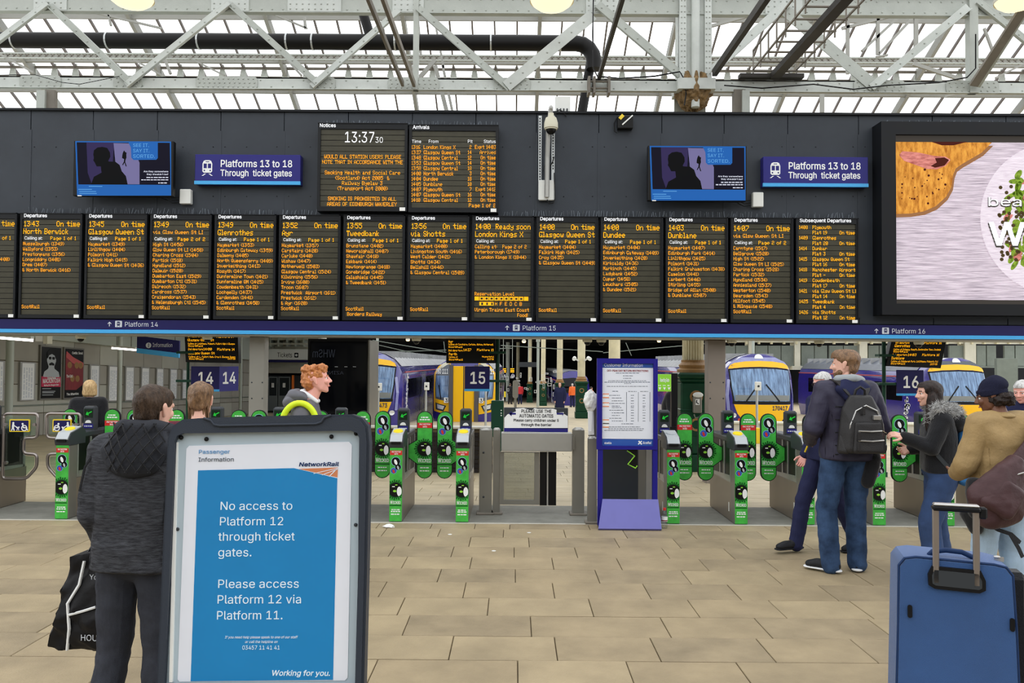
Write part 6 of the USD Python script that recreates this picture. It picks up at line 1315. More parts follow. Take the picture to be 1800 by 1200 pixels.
o = thing('gate_banner', 'bright green hanging banner with three white arrows on a dark post', 'sign', (XW(1168, 690, 11.3), 11.3, ZW(1168, 688, 11.3))); a, b = P(1156.5, 657.5, 11.3), P(1180, 688, 11.3); MB().box(a[0], b[0], 11.3, 11.33, b[2], a[2], .004).build('panel', 'poster_lime', o); t = MB(); k = F / 11.3
for dx in (3, 11, 19): x = a[0] + dx / k; t.poly(Polygon([(x - 2 / k, a[2] - 23 / k), (x + 3 / k, a[2] - 23 / k), (x + .5 / k, a[2] - 28 / k)]), 11.296, 11.3); small_print(t, x, a[2] - 20.5 / k, 11.3, .04, .012)
t.text('Boarding Gate', 6 / k, (a[0] + b[0]) / 2, a[2] - 13 / k, 11.3, 'c', True, width=16 / k); t.build('lettering', 'poster_white', o)
o = thing('banner_post', 'black square post right of the green banner', 'post', (XW(1186, 700, 11.4), 11.4, ZF(11.4))); pbox(1180.5, 656, 1191, 760, 11.36, 11.46, 'shaft', 'black', o, foot=ZF(11.4)); pbox(1178, 750, 1193, 760, 11.3, 11.5, 'foot', 'black', o, foot=ZF(11.4))
# unseen station building behind the viewer, added to cut reflections and front light
o = thing('wall_rear', 'unseen stone station building behind the viewer, added to cut reflections and front light', loc=(0, -24, 0), kind='structure')
MB().box(-30, 30, -24.6, -24, 0, 9).build('facade', 'clad_grey', o)
for i in range(12):
    x = -27.5 + 5 * i; MB().box(x - 1.4, x + 1.4, -24, -23.96, .2, 3.6).build('shop_window', 'door_glass', o); MB().box(x - .9, x + .9, -24, -23.97, 5, 8).build('upper_window', 'door_glass', o)
MB().box(-30, 30, -24.1, -22.6, 3.9, 4.3).build('canopy', 'steel_shade', o); MB().box(-30, 30, -24.6, -23.8, 9, 9.4).build('cornice', 'clad_light', o)
MB().box(-30, 30, -24, .5, -.3, -.001).build('floor_rear', 'paving_b', floor)
# ---------------------------------------------------------------- people
mat('skin_pale', (228, 178, 158), 0.5, var=.06, vs=20); mat('skin_pink', (236, 172, 158), 0.5, var=.06, vs=20); mat('skin_brown', (112, 72, 52), 0.5, var=.06, vs=20)
def hairmat(n, c, c2): mat(n, c, .45, var=.35, vs=60, bump=.6, bs=160, stretch=(1, 1, .35), rgb2=c2)
hairmat('hair_dark', (44, 34, 28), (84, 66, 52)); hairmat('hair_brown', (92, 66, 44), (150, 114, 80)); hairmat('hair_ginger', (176, 96, 44), (226, 150, 88)); hairmat('hair_grey', (188, 186, 182), (232, 232, 230)); hairmat('hair_blonde', (190, 148, 92), (232, 200, 148)); hairmat('hair_black', (26, 21, 20), (58, 46, 42))
mat('eye_white', (235, 232, 228), .2); mat('eye_iris', (50, 40, 34), .2); mat('lip', (186, 104, 98), .5)
mat('knit_charcoal', (48, 49, 54), .9, var=.5, vs=45, bump=.5, bs=220, stretch=(.5, .5, 3), rgb2=(82, 84, 90)); mat('quilt_charcoal', (46, 48, 54), .8, bump=.3, bs=60)
mat('denim_grey', (58, 61, 70), .85, var=.25, vs=14, bump=.4, bs=400); mat('denim_blue', (38, 58, 88), .85, var=.32, vs=7, bump=.4, bs=400, rgb2=(64, 90, 128)); mat('denim_pale', (164, 188, 210), .85, var=.16, vs=8, bump=.4, bs=400); mat('denim_mid', (46, 70, 112), .85, var=.25, vs=8, bump=.4, bs=400)
mat('puffer_navy', (52, 50, 68), .45, var=.12, vs=6, bump=.25, bs=30); mat('navy_cloth', (34, 38, 70), .8, bump=.3, bs=200); mat('black_cloth', (24, 25, 29), .85, bump=.4, bs=150, sheen=.2); mat('maroon_cloth', (92, 34, 50), .85, bump=.3, bs=200); mat('tan_cloth', (156, 130, 86), .75, var=.14, vs=8, bump=.35, bs=60)
mat('grey_jersey', (150, 156, 160), .9); mat('grey_padded', (92, 92, 100), .5, var=.1, vs=8); mat('hi_vis', (214, 240, 30), .55); mat('hi_vis_orange', (246, 112, 36), .6); mat('white_cloth', (232, 234, 238), .8); mat('red_cloth', (196, 40, 46), .8)
mat('leather_black', (44, 43, 44), .38, bump=.25, bs=120, var=.15, vs=4); mat('zip_silver', (190, 190, 188), .3, metal=.7); mat('shoe_black', (30, 31, 35), .5, bump=.3, bs=200); mat('sole_white', (226, 228, 230), .6)
mat('bag_blue', (40, 104, 160), .7, var=.15, vs=8, bump=.3, bs=80); mat('bag_maroon', (70, 48, 50), .5, var=.2, vs=7, bump=.4, bs=30); mat('beanie_navy', (32, 34, 56), .95, bump=.8, bs=120, stretch=(3, 3, .4)); mat('fur_grey', (150, 150, 150), .9, var=.5, vs=40, rgb2=(206, 206, 204)); mat('bag_black', (22, 22, 25), .45, bump=.3, bs=20); mat('tan_strap', (150, 128, 104), .6)
from manifold3d import OpType
SPH = trimesh.creation.icosphere(subdivisions=2).vertices
def hull(*balls):
    return Manifold.hull_points(np.vstack([((SPH * r[0]) @ r[1].T if isinstance(r, tuple) and isinstance(r[1], np.ndarray) else SPH * np.asarray(r, float)) + np.asarray(p, float) for p, r in balls]))
def chain(pts, rs): return [hull((pts[i], rs[i]), (pts[i + 1], rs[i + 1])) for i in range(len(pts) - 1)]
def blob(hulls, edge=.022, it=8, amp=0.0, fs=9.0, seed=0, st=(1, 1, 1), minus=None):
    m = Manifold.batch_boolean(list(hulls), OpType.Add)
    if minus: m = m - Manifold.batch_boolean(list(minus), OpType.Add)
    k = m.refine_to_length(edge).to_mesh(); t = trimesh.Trimesh(k.vert_properties[:, :3], k.tri_verts, process=True)
    if it: trimesh.smoothing.filter_taubin(t, iterations=it)
    if amp:
        p = t.vertices * np.array(st) * fs + seed * 3.7; n = meshkit.fbm(p, 3, seed) - .5; r = 1 - np.abs(2 * meshkit.noise(p * .8 + 9, seed + 5) - 1)
        t.vertices = t.vertices + t.vertex_normals * (amp * (1.6 * n + .7 * (r - .6)))[:, None]
    return t
def mbox(x0, x1, y0, y1, z0, z1): return Manifold.cube([x1 - x0, y1 - y0, z1 - z0]).translate([x0, y0, z0])
def rotm(yaw=0, pitch=0, roll=0):
    a, b, c = (math.radians(q) for q in (yaw, pitch, roll)); ca, sa, cb, sb_, cc, sc = math.cos(a), math.sin(a), math.cos(b), math.sin(b), math.cos(c), math.sin(c)
    return np.array([[ca, -sa, 0], [sa, ca, 0], [0, 0, 1]]) @ np.array([[1, 0, 0], [0, cb, -sb_], [0, sb_, cb]]) @ np.array([[cc, 0, sc], [0, 1, 0], [-sc, 0, cc]])
def hand_hulls(w, d, n, thumb=1, curl=1.0, k=1.0):
    w, d, n = np.array(w, float), np.array(d, float), np.array(n, float); d /= np.linalg.norm(d); n -= d * (n @ d); n /= np.linalg.norm(n); s = np.cross(d, n)
    H_ = [hull((w, .024 * k), (w + (d * .075 + s * .03) * k, .0125 * k), (w + (d * .08 - s * .03) * k, .0125 * k), (w + (d * .03 + s * .028) * k, .015 * k))]
    for i, L in enumerate((.068, .078, .072, .056)):
        p = w + (d * .082 + s * (.031 - .0205 * i)) * k; a = .25 * curl; pts = [p]
        for q in range(3): pts.append(pts[-1] + (d * math.cos(a) + n * math.sin(a)) * L * (.44, .32, .24)[q] * k); a += .55 * curl
        H_ += chain(pts, [.0095 * k, .0088 * k, .008 * k, .0068 * k])
    p = w + (d * .025 + s * .03 * thumb) * k; q = p + (d * .035 + s * .03 * thumb + n * .015) * k; H_ += chain([p, q, q + (d * .032 + s * .008 * thumb + n * .012) * k], [.0135 * k, .011 * k, .0085 * k]); return H_
def person(label, px_, Y, H, rz, pose=None, jacket=None, trousers=('denim_blue', 0, .0), shoes=('shoe_black', None), skin='skin_pale', hair=('short', 'hair_dark'), head=(0, 0, 0), hoff=(0, 0, 0), simple=False, bulk=0.0, hem=.86, seed=1, hands=None, loc=None, beard=None, sleeve='', jbuild=None, zoff=None):
    k = H / 1.75; J = {}
    for s_, n in ((-1, 'l'), (1, 'r')):
        J['sho_' + n] = (s_ * .17, -.01, 1.42); J['elb_' + n] = (s_ * .225, -.03, 1.14); J['wri_' + n] = (s_ * .22, .06, .90)
        J['hip_' + n] = (s_ * .09, 0, .92); J['kne_' + n] = (s_ * .105, .02, .50); J['ank_' + n] = (s_ * .11, -.02, .095); J['toe_' + n] = (s_ * .14, .15, .03)
    J.update(neck=(0, -.01, 1.46), chest=(0, .0, 1.28), waist=(0, .0, 1.06), pel=(0, -.01, .95)); J.update(pose or {})
    J = {a: np.array(b, float) * k for a, b in J.items()}; hc = np.array([0, .025, 1.632]) * k + np.array(hoff, float) * k; Rh = rotm(*head)
    if loc is None: a = P(px_, 640, Y); loc = (a[0], Y, ZF(Y) if zoff is None else zoff)
    o = thing('person', label, 'person', loc, math.radians(rz)); L = dict(local=True); e = .05 if simple else .02; S1 = (1, .72, 1)
    kh = k * .935
    def hd(p, r): return (hc + Rh @ (np.array(p, float) * kh), np.asarray(r, float) * kh) if np.ndim(r) == 0 else (hc + Rh @ (np.array(p, float) * kh), (np.asarray(r, float) * kh, Rh))
    def sc(r): return np.asarray(r, float) * k
    # body: one continuous skin surface
    B = [hull((J['pel'] + [s_ * .07 * k, 0, 0], sc((.085, .08, .09))) for s_ in ()) for _ in ()]
    B += [hull(*[(J['pel'] + [s_ * .065 * k, 0, 0], sc((.08, .085, .09))) for s_ in (-1, 1)], *[(J['waist'] + [s_ * .055 * k, 0, 0], sc((.075, .08, .08))) for s_ in (-1, 1)]),
          hull(*[(J['waist'] + [s_ * .055 * k, 0, 0], sc((.075, .08, .08))) for s_ in (-1, 1)], *[(J['chest'] + [s_ * .07 * k, 0, 0], sc((.085, .09, .1))) for s_ in (-1, 1)]),
          hull(*[(J['chest'] + [s_ * .07 * k, 0, 0], sc((.085, .09, .1))) for s_ in (-1, 1)], (J['sho_l'], sc(.05)), (J['sho_r'], sc(.05)), (J['neck'], sc(.06)))]
    B += [hull((J['neck'], sc((.06, .06, .05))), hd((0, -.02, -.07), .054))]
    B += [hull(hd((0, -.028, .03), (.073, .088, .084)), hd((0, .032, .038), (.066, .058, .068)), hd((0, .04, -.03), (.058, .046, .058)), hd((.032, .022, -.066), .03), hd((-.032, .022, -.066), .03), hd((0, .064, -.094), .021), hd((0, .05, -.085), (.03, .02, .024)))]
    if not simple:
        B += [hull(hd((0, .09, .02), .009), hd((0, .114, -.022), .0115), hd((.013, .094, -.028), .009), hd((-.013, .094, -.028), .009)), hull(hd((.04, .076, .024), .013), hd((0, .086, .022), .012)), hull(hd((-.04, .076, .024), .013), hd((0, .086, .022), .012)), hull(hd((.03, .07, -.02), .026), hd((-.03, .07, -.02), .026), hd((0, .075, -.05), .022)), hull(hd((.018, .086, -.062), .006), hd((-.018, .086, -.062), .006), hd((0, .094, -.061), .007))]
        for s_ in (-1, 1): B += [hull(hd((s_ * .074, -.012, .012), (.01, .016, .022)), hd((s_ * .08, -.02, .02), (.006, .014, .018)), hd((s_ * .072, -.006, -.022), (.008, .009, .012)))]
    for n, s_ in (('l', -1), ('r', 1)):
        B += chain([J['sho_' + n], J['elb_' + n], J['wri_' + n]], [.05 * k, .04 * k, .027 * k]); B += chain([J['hip_' + n], J['kne_' + n], J['ank_' + n]], [.078 * k, .055 * k, .038 * k]); B += [hull((J['ank_' + n], .03 * k), (J['toe_' + n], .016 * k))]
        dflt = J['wri_' + n] - J['elb_' + n]; hh = (hands or {}).get(n) or (dflt, np.array([-s_ * .6, .8, 0]), s_, 1.0)
        if simple: B += [hull((J['wri_' + n], .025 * k), (J['wri_' + n] + np.array(hh[0]) / np.linalg.norm(hh[0]) * .12 * k, .025 * k))]
        else: B += hand_hulls(J['wri_' + n], hh[0], hh[1], hh[2], hh[3], k)
    t = blob(B, e if simple else .014, 4); MB().tm(t).build('body', skin, o, smooth=True, **L)
    def piece(name, hulls, m_, amp=.008, fs=9, st=(1, 1, 1), edge=None, it=8, minus=None, sd=0, sm=True, parent=None): t = blob(hulls, edge or e * 1.0, it, 0 if simple else amp * k, fs, seed + sd, st, minus); return MB().tm(t).build(name, m_, parent or o, smooth=sm, **L)
    # trousers and shoes
    tm_, tb_, tl = trousers
    Tr = [hull(*[(J['pel'] + [s_ * .075 * k, 0, 0], sc((.095 + tb_, .105 + tb_, .09))) for s_ in (-1, 1)], *[((J['pel'] + J['waist']) / 2 + [s_ * .065 * k, 0, .03], sc((.085, .09, .05))) for s_ in (-1, 1)], (J['hip_l'], (.088 + tb_) * k), (J['hip_r'], (.088 + tb_) * k))]
    for n in 'lr': lo = J['ank_' + n] + np.array([0, -.008, -.035 + tl]) * k; Tr += chain([J['hip_' + n], J['kne_' + n], lo], [(.094 + tb_) * k, (.068 + tb_) * k, (.06 + tb_) * k])
    piece('trousers', Tr, tm_, .009, 11, (1, 1, 1.6), sd=1)
    for n in 'lr':
        a, b = J['ank_' + n], J['toe_' + n]; d = (b - a) * [1, 1, 0]; d /= np.linalg.norm(d); zz = b[2]
        sh = piece('shoe', [hull((a - d * .045 * k + [0, 0, zz - a[2] + .022 * k], .036 * k), (b + [0, 0, .008 * k], sc((.042, .042, .03))), (b - d * .06 * k + [0, 0, .018 * k], .042 * k)), hull((a - d * .03 * k + [0, 0, -.012 * k], .04 * k), (a + d * .03 * k + [0, 0, -.03 * k], .048 * k))], shoes[0], .002, 20, it=4, sd=2)
        if shoes[1] and not simple: so = [hull((a - d * .05 * k + [0, 0, zz - a[2] - .012 * k], sc((.042, .042, .014))), (b + d * .01 * k + [0, 0, -.014 * k], sc((.047, .047, .012))))]; piece('sole', so, shoes[1], 0, parent=sh)
    # jacket
    jm, jb, amp = jacket; jb += bulk; hz = hem * k; T = []
    wa, pe = J['waist'], J['pel']; hp_ = np.array([pe[0], pe[1], hz + .03 * k])
    T += [hull(*[(J['chest'] + [s_ * .09 * k, 0, 0], sc((.1 + jb, .115 + jb, .12))) for s_ in (-1, 1)], (J['sho_l'], sc(.068 + jb)), (J['sho_r'], sc(.068 + jb)), (J['neck'] + [0, 0, -.02 * k], sc((.07, .07, .05)))),
          hull(*[(J['chest'] + [s_ * .09 * k, 0, 0], sc((.1 + jb, .115 + jb, .12))) for s_ in (-1, 1)], *[(wa + [s_ * .08 * k, 0, 0], sc((.1 + jb, .115 + jb, .08))) for s_ in (-1, 1)]),
          hull(*[(wa + [s_ * .08 * k, 0, 0], sc((.1 + jb, .115 + jb, .08))) for s_ in (-1, 1)], *[(hp_ + [s_ * .085 * k, 0, 0], sc((.105 + jb, .125 + jb, .03))) for s_ in (-1, 1)])]
    for n in 'lr': T += chain([J['sho_' + n], J['elb_' + n], J['wri_' + n] * .96 + J['elb_' + n] * .04], [(.066 + jb) * k, (.055 + jb) * k, (.042 + jb * .7) * k])
    T += [hull((J['neck'], sc((.068, .07, .03))), (J['neck'] + [0, -.005 * k, .035 * k], sc((.062, .064, .02))))]
    jk = piece('jacket', T, jm, amp, 8, (1, 1, 1.5), sd=3)
    # hair
    hs, hm = hair; cap = hull(hd((0, -.03, .042), (.078, .094, .083)), hd((0, .03, .054), (.07, .066, .062)))
    def hb(x0, x1, y0, y1, z0, z1): return Manifold(mbox_mesh(x0, x1, y0, y1, z0, z1, hc, Rh, kh))
    face = hb(-.2, .2, .052, .3, -.3, .062); low = hb(-.2, .2, -.045, .3, -.3, -.008); nape = hb(-.2, .2, -.3, .3, -.3, -.075)
    if hs == 'short': Hh = [cap, hull(hd((0, -.03, .042), (.078, .094, .083)), hd((0, -.045, -.032), (.066, .062, .046)))]; mi = [face, low, nape]
    elif hs == 'fringe': Hh = [hull(hd((0, -.03, .05), (.084, .098, .086)), hd((0, .045, .074), (.074, .064, .056))), hull(hd((0, -.03, .045), (.082, .096, .084)), hd((0, -.045, -.034), (.068, .064, .048)))]; mi = [face, low, nape]
    elif hs == 'quiff': Hh = [cap, hull(hd((0, -.06, .0), (.078, .075, .085)))] + [hull(hd((x, y, .1), (.04, .045, .042))) for x in (-.03, .03) for y in (-.07, -.01, .05)] + [hull(hd((0, .065, .095), (.05, .035, .032)))]; mi = [face, low, nape]
    elif hs == 'bob': Hh = [hull(hd((0, -.03, .035), (.098, .11, .1)), hd((0, -.03, -.09), (.102, .09, .05)))]; mi = [hb(-.2, .2, .03, .3, -.3, .06)]
    elif hs == 'long': Hh = [hull(hd((0, -.03, .03), (.09, .104, .1)), hd((0, .03, .05), (.078, .07, .07))), hull(hd((0, -.05, .0), (.09, .08, .08)), hd((0, -.05, -.16), (.095, .06, .06))), *chain([hd((-.07, -.0, -.02), 1)[0], hd((-.1, .035, -.17), 1)[0], hd((-.1, .07, -.33), 1)[0]], [.04 * k, .042 * k, .022 * k])]; mi = [hb(-.06, .2, .045, .3, -.3, .064), hb(-.2, .2, .062, .3, -.1, .05)]
    elif hs == 'curly_under': Hh = [hull(hd((0, -.05, -.02), (.1, .085, .06))), *[hull(hd((.085 * math.cos(t), -.04 + .08 * math.sin(t), -.035 + .02 * math.sin(7 * t)), .032)) for t in np.linspace(math.pi, 2 * math.pi, 9)]]; mi = [hb(-.2, .2, .02, .3, -.3, .2)]
    else: Hh = None
    if Hh: piece('hair', Hh, hm, {'quiff': .022, 'curly_under': .026, 'bob': .008, 'long': .008}.get(hs, .009), {'quiff': 38, 'curly_under': 55}.get(hs, 34), (1, 1, .5) if hs in ('short', 'fringe', 'bob', 'long') else (1, 1, 1), edge=.05 if simple else .011, it=3, minus=mi, sd=5)
    if beard: piece('beard', [hull(hd((s_ * .045, .03, -.06), .028), hd((0, .068, -.088), .028)) for s_ in (-1, 1)], beard, .006, 60, edge=.01, it=2, sd=6)
    if not simple:
        for s_ in (-1, 1):
            ey = MB(); p = hd((s_ * .032, .079, .006), 1)[0]; ey.ball(p, .0102 * k, 2); eyp = ey.build('eye', 'eye_white', o, smooth=True, **L); ir = MB(); ir.ball(p + Rh @ np.array([0, .0058, 0]) * k, .0062 * k, 2); ir.build('iris', 'eye_iris', eyp, smooth=True, **L)
            MB().man(hull(hd((s_ * .018, .097, .03), .0035), hd((s_ * .048, .084, .03), .0035))).build('eyebrow', hm if hm != 'hair_black' else 'hair_black', o, **L)
        MB().man(hull(hd((.017, .0925, -.063), .004), hd((-.017, .0925, -.063), .004), hd((0, .1, -.0625), .0048))).build('lips', 'lip', o, **L)
    return o, J, hc, Rh, k, piece, hd
def mbox_mesh(x0, x1, y0, y1, z0, z1, c, R, k):
    from manifold3d import Mesh
    v = np.array([(x, y, z) for x in (x0, x1) for y in (y0, y1) for z in (z0, z1)]) * k @ R.T + c
    f = np.array([[0, 1, 3], [0, 3, 2], [4, 6, 7], [4, 7, 5], [0, 4, 5], [0, 5, 1], [2, 3, 7], [2, 7, 6], [0, 2, 6], [0, 6, 4], [1, 5, 7], [1, 7, 3]])
    return Mesh(vert_properties=v.astype(np.float32), tri_verts=f.astype(np.uint32))
def worn(name, label, cat, ref, group=None):
    "a bag that a person carries: a thing of its own in that person's frame"
    pth = str(ref.GetPath()); l_, R_ = INV[pth]; return thing(name, label, cat, tuple(l_), math.atan2(R_[0][1], R_[0][0]), group)
LO = dict(local=True)
def strap(o, pts, w, t, m_, name='strap', up=None):
    "flat band along points, lying on the body: width w, thickness t, outward normals given by up points"
    pts = [np.array(p, float) for p in pts]; n = len(pts); V = []
    for i in range(n):
        d = pts[min(i + 1, n - 1)] - pts[max(i - 1, 0)]; d /= np.linalg.norm(d); u = np.array(up[i] if isinstance(up, list) else up, float); u -= d * (u @ d); u /= np.linalg.norm(u); s_ = np.cross(d, u)
        V += [pts[i] + s_ * w / 2 - u * t / 2, pts[i] - s_ * w / 2 - u * t / 2, pts[i] - s_ * w / 2 + u * t / 2, pts[i] + s_ * w / 2 + u * t / 2]
    Fc = [q for i in range(n - 1) for j in range(4) for q in ([4 * i + j, 4 * i + (j + 1) % 4, 4 * i + 4 + (j + 1) % 4], [4 * i + j, 4 * i + 4 + (j + 1) % 4, 4 * i + 4 + j])] + [[0, 2, 1], [0, 3, 2], [4 * n - 4, 4 * n - 3, 4 * n - 2], [4 * n - 4, 4 * n - 2, 4 * n - 1]]
    return MB().add(V, Fc).build(name, m_, o, smooth=40, local=True)
def soft(hulls, amp=.006, fs=10, seed=1, edge=.02, it=6, minus=None): return MB().tm(blob(hulls, edge, it, amp, fs, seed, minus=minus))

# man at the left, seen from behind
o, J, hc, Rh, k, piece, hd = person('man in dark hooded jacket seen from behind, left of the blue notice sign', 250, 3.55, 1.65, -4,
    dict(elb_l=(-.19, -.05, 1.15), wri_l=(-.175, .1, .92), sho_l=(-.155, -.01, 1.42), elb_r=(.25, -.03, 1.15), hip_l=(-.095, 0, .9), kne_l=(-.125, .03, .5), ank_l=(-.165, -.03, .095), toe_l=(-.2, .15, .03), kne_r=(.1, .03, .5), ank_r=(.09, 0, .095), toe_r=(.13, .17, .03)),
    ('knit_charcoal', .022, .012), ('denim_grey', .008, 0), ('shoe_black', 'rubber'), hair=('short', 'hair_dark'), head=(-13, -4, 4), hoff=(.05, .0, -.012), hem=.868, seed=11, hands={'l': ((-.1, .25, -1), (1, .2, 0), 1, 1.9)})
HX, HZ = .03, .035
def hq(x, y, z): return np.array([x + HX, y, z + HZ]) * k
hood = [hull((hq(-.11, -.1, 1.40), .05 * k), (hq(.12, -.1, 1.42), .05 * k), (hq(.01, -.13, 1.35), np.array([.13, .045, .07]) * k), (hq(.02, -.08, 1.49), np.array([.11, .045, .035]) * k)), hull((hq(-.11, -.02, 1.47), .04 * k), (hq(-.06, -.09, 1.5), .045 * k)), hull((hq(.12, -.01, 1.48), .04 * k), (hq(.08, -.09, 1.5), .045 * k)), hull((hq(-.06, -.08, 1.5), .04 * k), (hq(.07, -.08, 1.5), .04 * k))]
hd_p = piece('hood', hood, 'quilt_charcoal', .006, 14, sd=8)
qm = MB()
for a in range(-3, 4):
    for sg in (-1, 1):
        pts = []
        for t in np.linspace(0, 1, 9):
            x = .03 + a * .05 + sg * (t - .5) * .16; z = 1.31 + t * .22
            if -.13 < x < .17: q = hq(x, -.1 - .085 * math.cos((x - .02) / .15 * 1.1) + max(0, z - 1.42) * .4, z); pts.append(q)
        if len(pts) > 3: qm.tube(pts, .0035, 5)
qm.build('hood_stitching', 'black_cloth', hd_p, **LO)
strap(o, [np.array([-.16, -.06, 1.47]) * k, np.array([-.2, -.115, 1.36]) * k, np.array([-.22, -.12, 1.25]) * k], .008, .006, 'black_cloth', 'raglan_seam', (0, -1, .2))
bg = worn('carrier_bag', 'glossy black carrier bag with white lines hanging from the hand of the man at left', 'bag', o)
c = np.array([-.3, .13, 0]); zt_, zb_ = .87, .43
bt = MB().man(Manifold.hull_points(np.array([(-.34, .05, .86), (-.2, .05, .88), (-.34, .17, .86), (-.2, .17, .88), (-.375, .0, .6), (-.15, .0, .6), (-.375, .2, .6), (-.15, .2, .6), (-.43, .02, .455), (-.17, .02, .44), (-.43, .18, .455), (-.17, .18, .44)])))
v, f = trimesh.remesh.subdivide_to_size(np.concatenate(bt.v), np.concatenate(bt.f), .03); v = v + (meshkit.fbm(v * 14, 3, 2)[:, None] - .5) * [.03, .05, .02]; MB().add(v, f).build('bag_body', 'bag_black', bg, smooth=40, **LO)
def onbag(pts, w, name='printed_line'): m = MB(); m.tube(pts, w, 5); return m.build(name, 'poster_white', bg, **LO)
onbag([(-.275, .038, .84), (-.285, .02, .74), (-.325, .0, .66), (-.315, .0, .55), (-.33, .012, .45)], .007); onbag([(-.318, -.002, .61), (-.25, -.006, .63), (-.19, -.006, .65)], .006)
m = MB(); m.text('Yo', .022, -.225, .77, .0); m.text('HOU', .026, -.26, .5, -.002); m.build('lettering', 'grey_letter', bg, **LO)
m = MB(); m.tube([(-.3, .11, .86), (-.26, .12, .93), (-.22, .12, .95), (-.21, .11, .87)], .008, 6); m.build('bag_handle', 'bag_black', bg, **LO)

# man in maroon beyond the sign
o, J, hc, Rh, k, piece, hd = person('brown haired man in a maroon top seen from behind above the notice sign', 352, 4.8, 1.61, 6, None, ('maroon_cloth', .012, .008), ('denim_grey', 0, 0), hair=('fringe', 'hair_brown'), head=(4, -6, 0), seed=21)
piece('collar', [hull((J['neck'] + [0, -.01, .03], np.array((.072, .074, .012)) * k))], 'white_cloth', 0)
# ginger steward
o, J, hc, Rh, k, piece, hd = person('ginger haired man in a yellow hi-vis vest walking right behind the notice sign', 540, 6.3, 1.72, -84, dict(neck=(0, .02, 1.45), chest=(0, 0, 1.25), elb_l=(-.22, -.08, 1.12), elb_r=(.24, -.02, 1.11), sho_l=(-.16, -.01, 1.37), sho_r=(.16, -.01, 1.37)), ('grey_padded', .02, .012), ('navy_cloth', 0, 0), skin='skin_pink', hair=('quiff', 'hair_ginger'), head=(4, 8, 0), hoff=(0, .055, -.01), seed=31)
piece('hood', [hull((np.array([-.08, -.12, 1.45]) * k, .055 * k), (np.array([.08, -.12, 1.45]) * k, .055 * k), (np.array([0, -.1, 1.5]) * k, .05 * k)), hull((np.array([.1, -.02, 1.49]) * k, .04 * k), (np.array([.07, -.1, 1.5]) * k, .05 * k)), hull((np.array([-.1, -.02, 1.49]) * k, .04 * k), (np.array([-.07, -.1, 1.5]) * k, .05 * k))], 'grey_padded', .018, 12, sd=8)
piece('shirt_collar', [hull((np.array([.06, .02, 1.5]) * k, .022 * k), (np.array([.045, .085, 1.455]) * k, .016 * k), (np.array([.05, -.03, 1.535]) * k, .018 * k)), hull((np.array([-.06, .02, 1.5]) * k, .022 * k), (np.array([-.045, .085, 1.455]) * k, .016 * k), (np.array([-.05, -.03, 1.535]) * k, .018 * k))], 'white_cloth', 0)
vt = [hull(*[(J['chest'] + [s_ * .09 * k, 0, .0], np.array((.135, .15, .13)) * k) for s_ in (-1, 1)], *[(J['waist'] + [s_ * .085 * k, 0, -.06], np.array((.13, .15, .05)) * k) for s_ in (-1, 1)])]
hole = [hull((J['sho_r'] + [.12 * k, 0, -.05], np.array((.16, .085, .17)) * k)), hull((J['sho_l'] + [-.12 * k, 0, -.05], np.array((.16, .085, .17)) * k))]
piece('hi_vis_vest', vt, 'hi_vis', .006, 9, minus=hole, sd=9)
rg = MB(); c = J['sho_r'] + np.array([.045, -.01, -.085]) * k
rg.tube([c + np.array([.02 * k, .13 * k * math.cos(t), .165 * k * math.sin(t)]) for t in np.linspace(-.5, math.pi + .5, 24)], .024 * k, 8); rg.build('vest_armhole_band', 'hi_vis', o, smooth=True, **LO)
# man with the black backpack
o, J, hc, Rh, k, piece, hd = person('bearded man in navy puffer jacket and blue jeans wearing a black leather backpack', 1487, 6.8, 1.87, 8,
    dict(elb_l=(-.285, -.02, 1.14), wri_l=(-.2, .2, 1.02), elb_r=(.285, -.02, 1.14), wri_r=(.2, .2, 1.0), hip_l=(-.095, 0, .92), kne_l=(-.155, .03, .5), ank_l=(-.15, -.02, .095), toe_l=(-.25, .1, .035), kne_r=(.095, .03, .5), ank_r=(.085, 0, .095), toe_r=(.15, .12, .035), sho_l=(-.19, -.01, 1.42), sho_r=(.19, -.01, 1.42)),
    ('puffer_navy', .022, .013), ('denim_blue', .012, .0), ('shoe_black', 'sole_white'), hair=('fringe', 'hair_brown'), head=(48, -2, -2), hoff=(.0, -.01, .0), hem=.87, seed=41, beard='hair_brown')
piece('hood', [hull((np.array([-.1, -.1, 1.44]) * k, .045 * k), (np.array([.1, -.1, 1.44]) * k, .045 * k), (np.array([0, -.14, 1.38]) * k, np.array([.09, .04, .05]) * k), (np.array([0, -.08, 1.5]) * k, np.array([.1, .05, .03]) * k))], 'navy_cloth', .01, 10, sd=8)
piece('hood_lining', [hull((np.array([-.09, -.04, 1.52]) * k, .035 * k), (np.array([.0, -.11, 1.53]) * k, .035 * k)), hull((np.array([.1, -.04, 1.51]) * k, .035 * k), (np.array([.0, -.11, 1.53]) * k, .035 * k)), hull((np.array([-.09, -.04, 1.52]) * k, .03 * k), (np.array([-.07, .05, 1.49]) * k, .03 * k))], 'grey_jersey', .006, 12, sd=9)
q = MB()
for zz in (1.32, 1.22, 1.12, 1.02, .95): q.tube([np.array([x, (-.147 + .6 * x * x) if zz > .9 else 0, zz + .012 * math.sin(9 * x)]) * k for x in np.linspace(-.17, .17, 9)], .0045, 5)
q.build('quilting_seams', 'black_cloth', o, **LO)
bp = worn('backpack', 'black leather backpack with silver zips on the back of the man in the puffer jacket', 'backpack', o)
ky = k
BS = [.86, 1, 1]
def bq(x, y, z): return np.array([x * BS[0], y, z]) * k
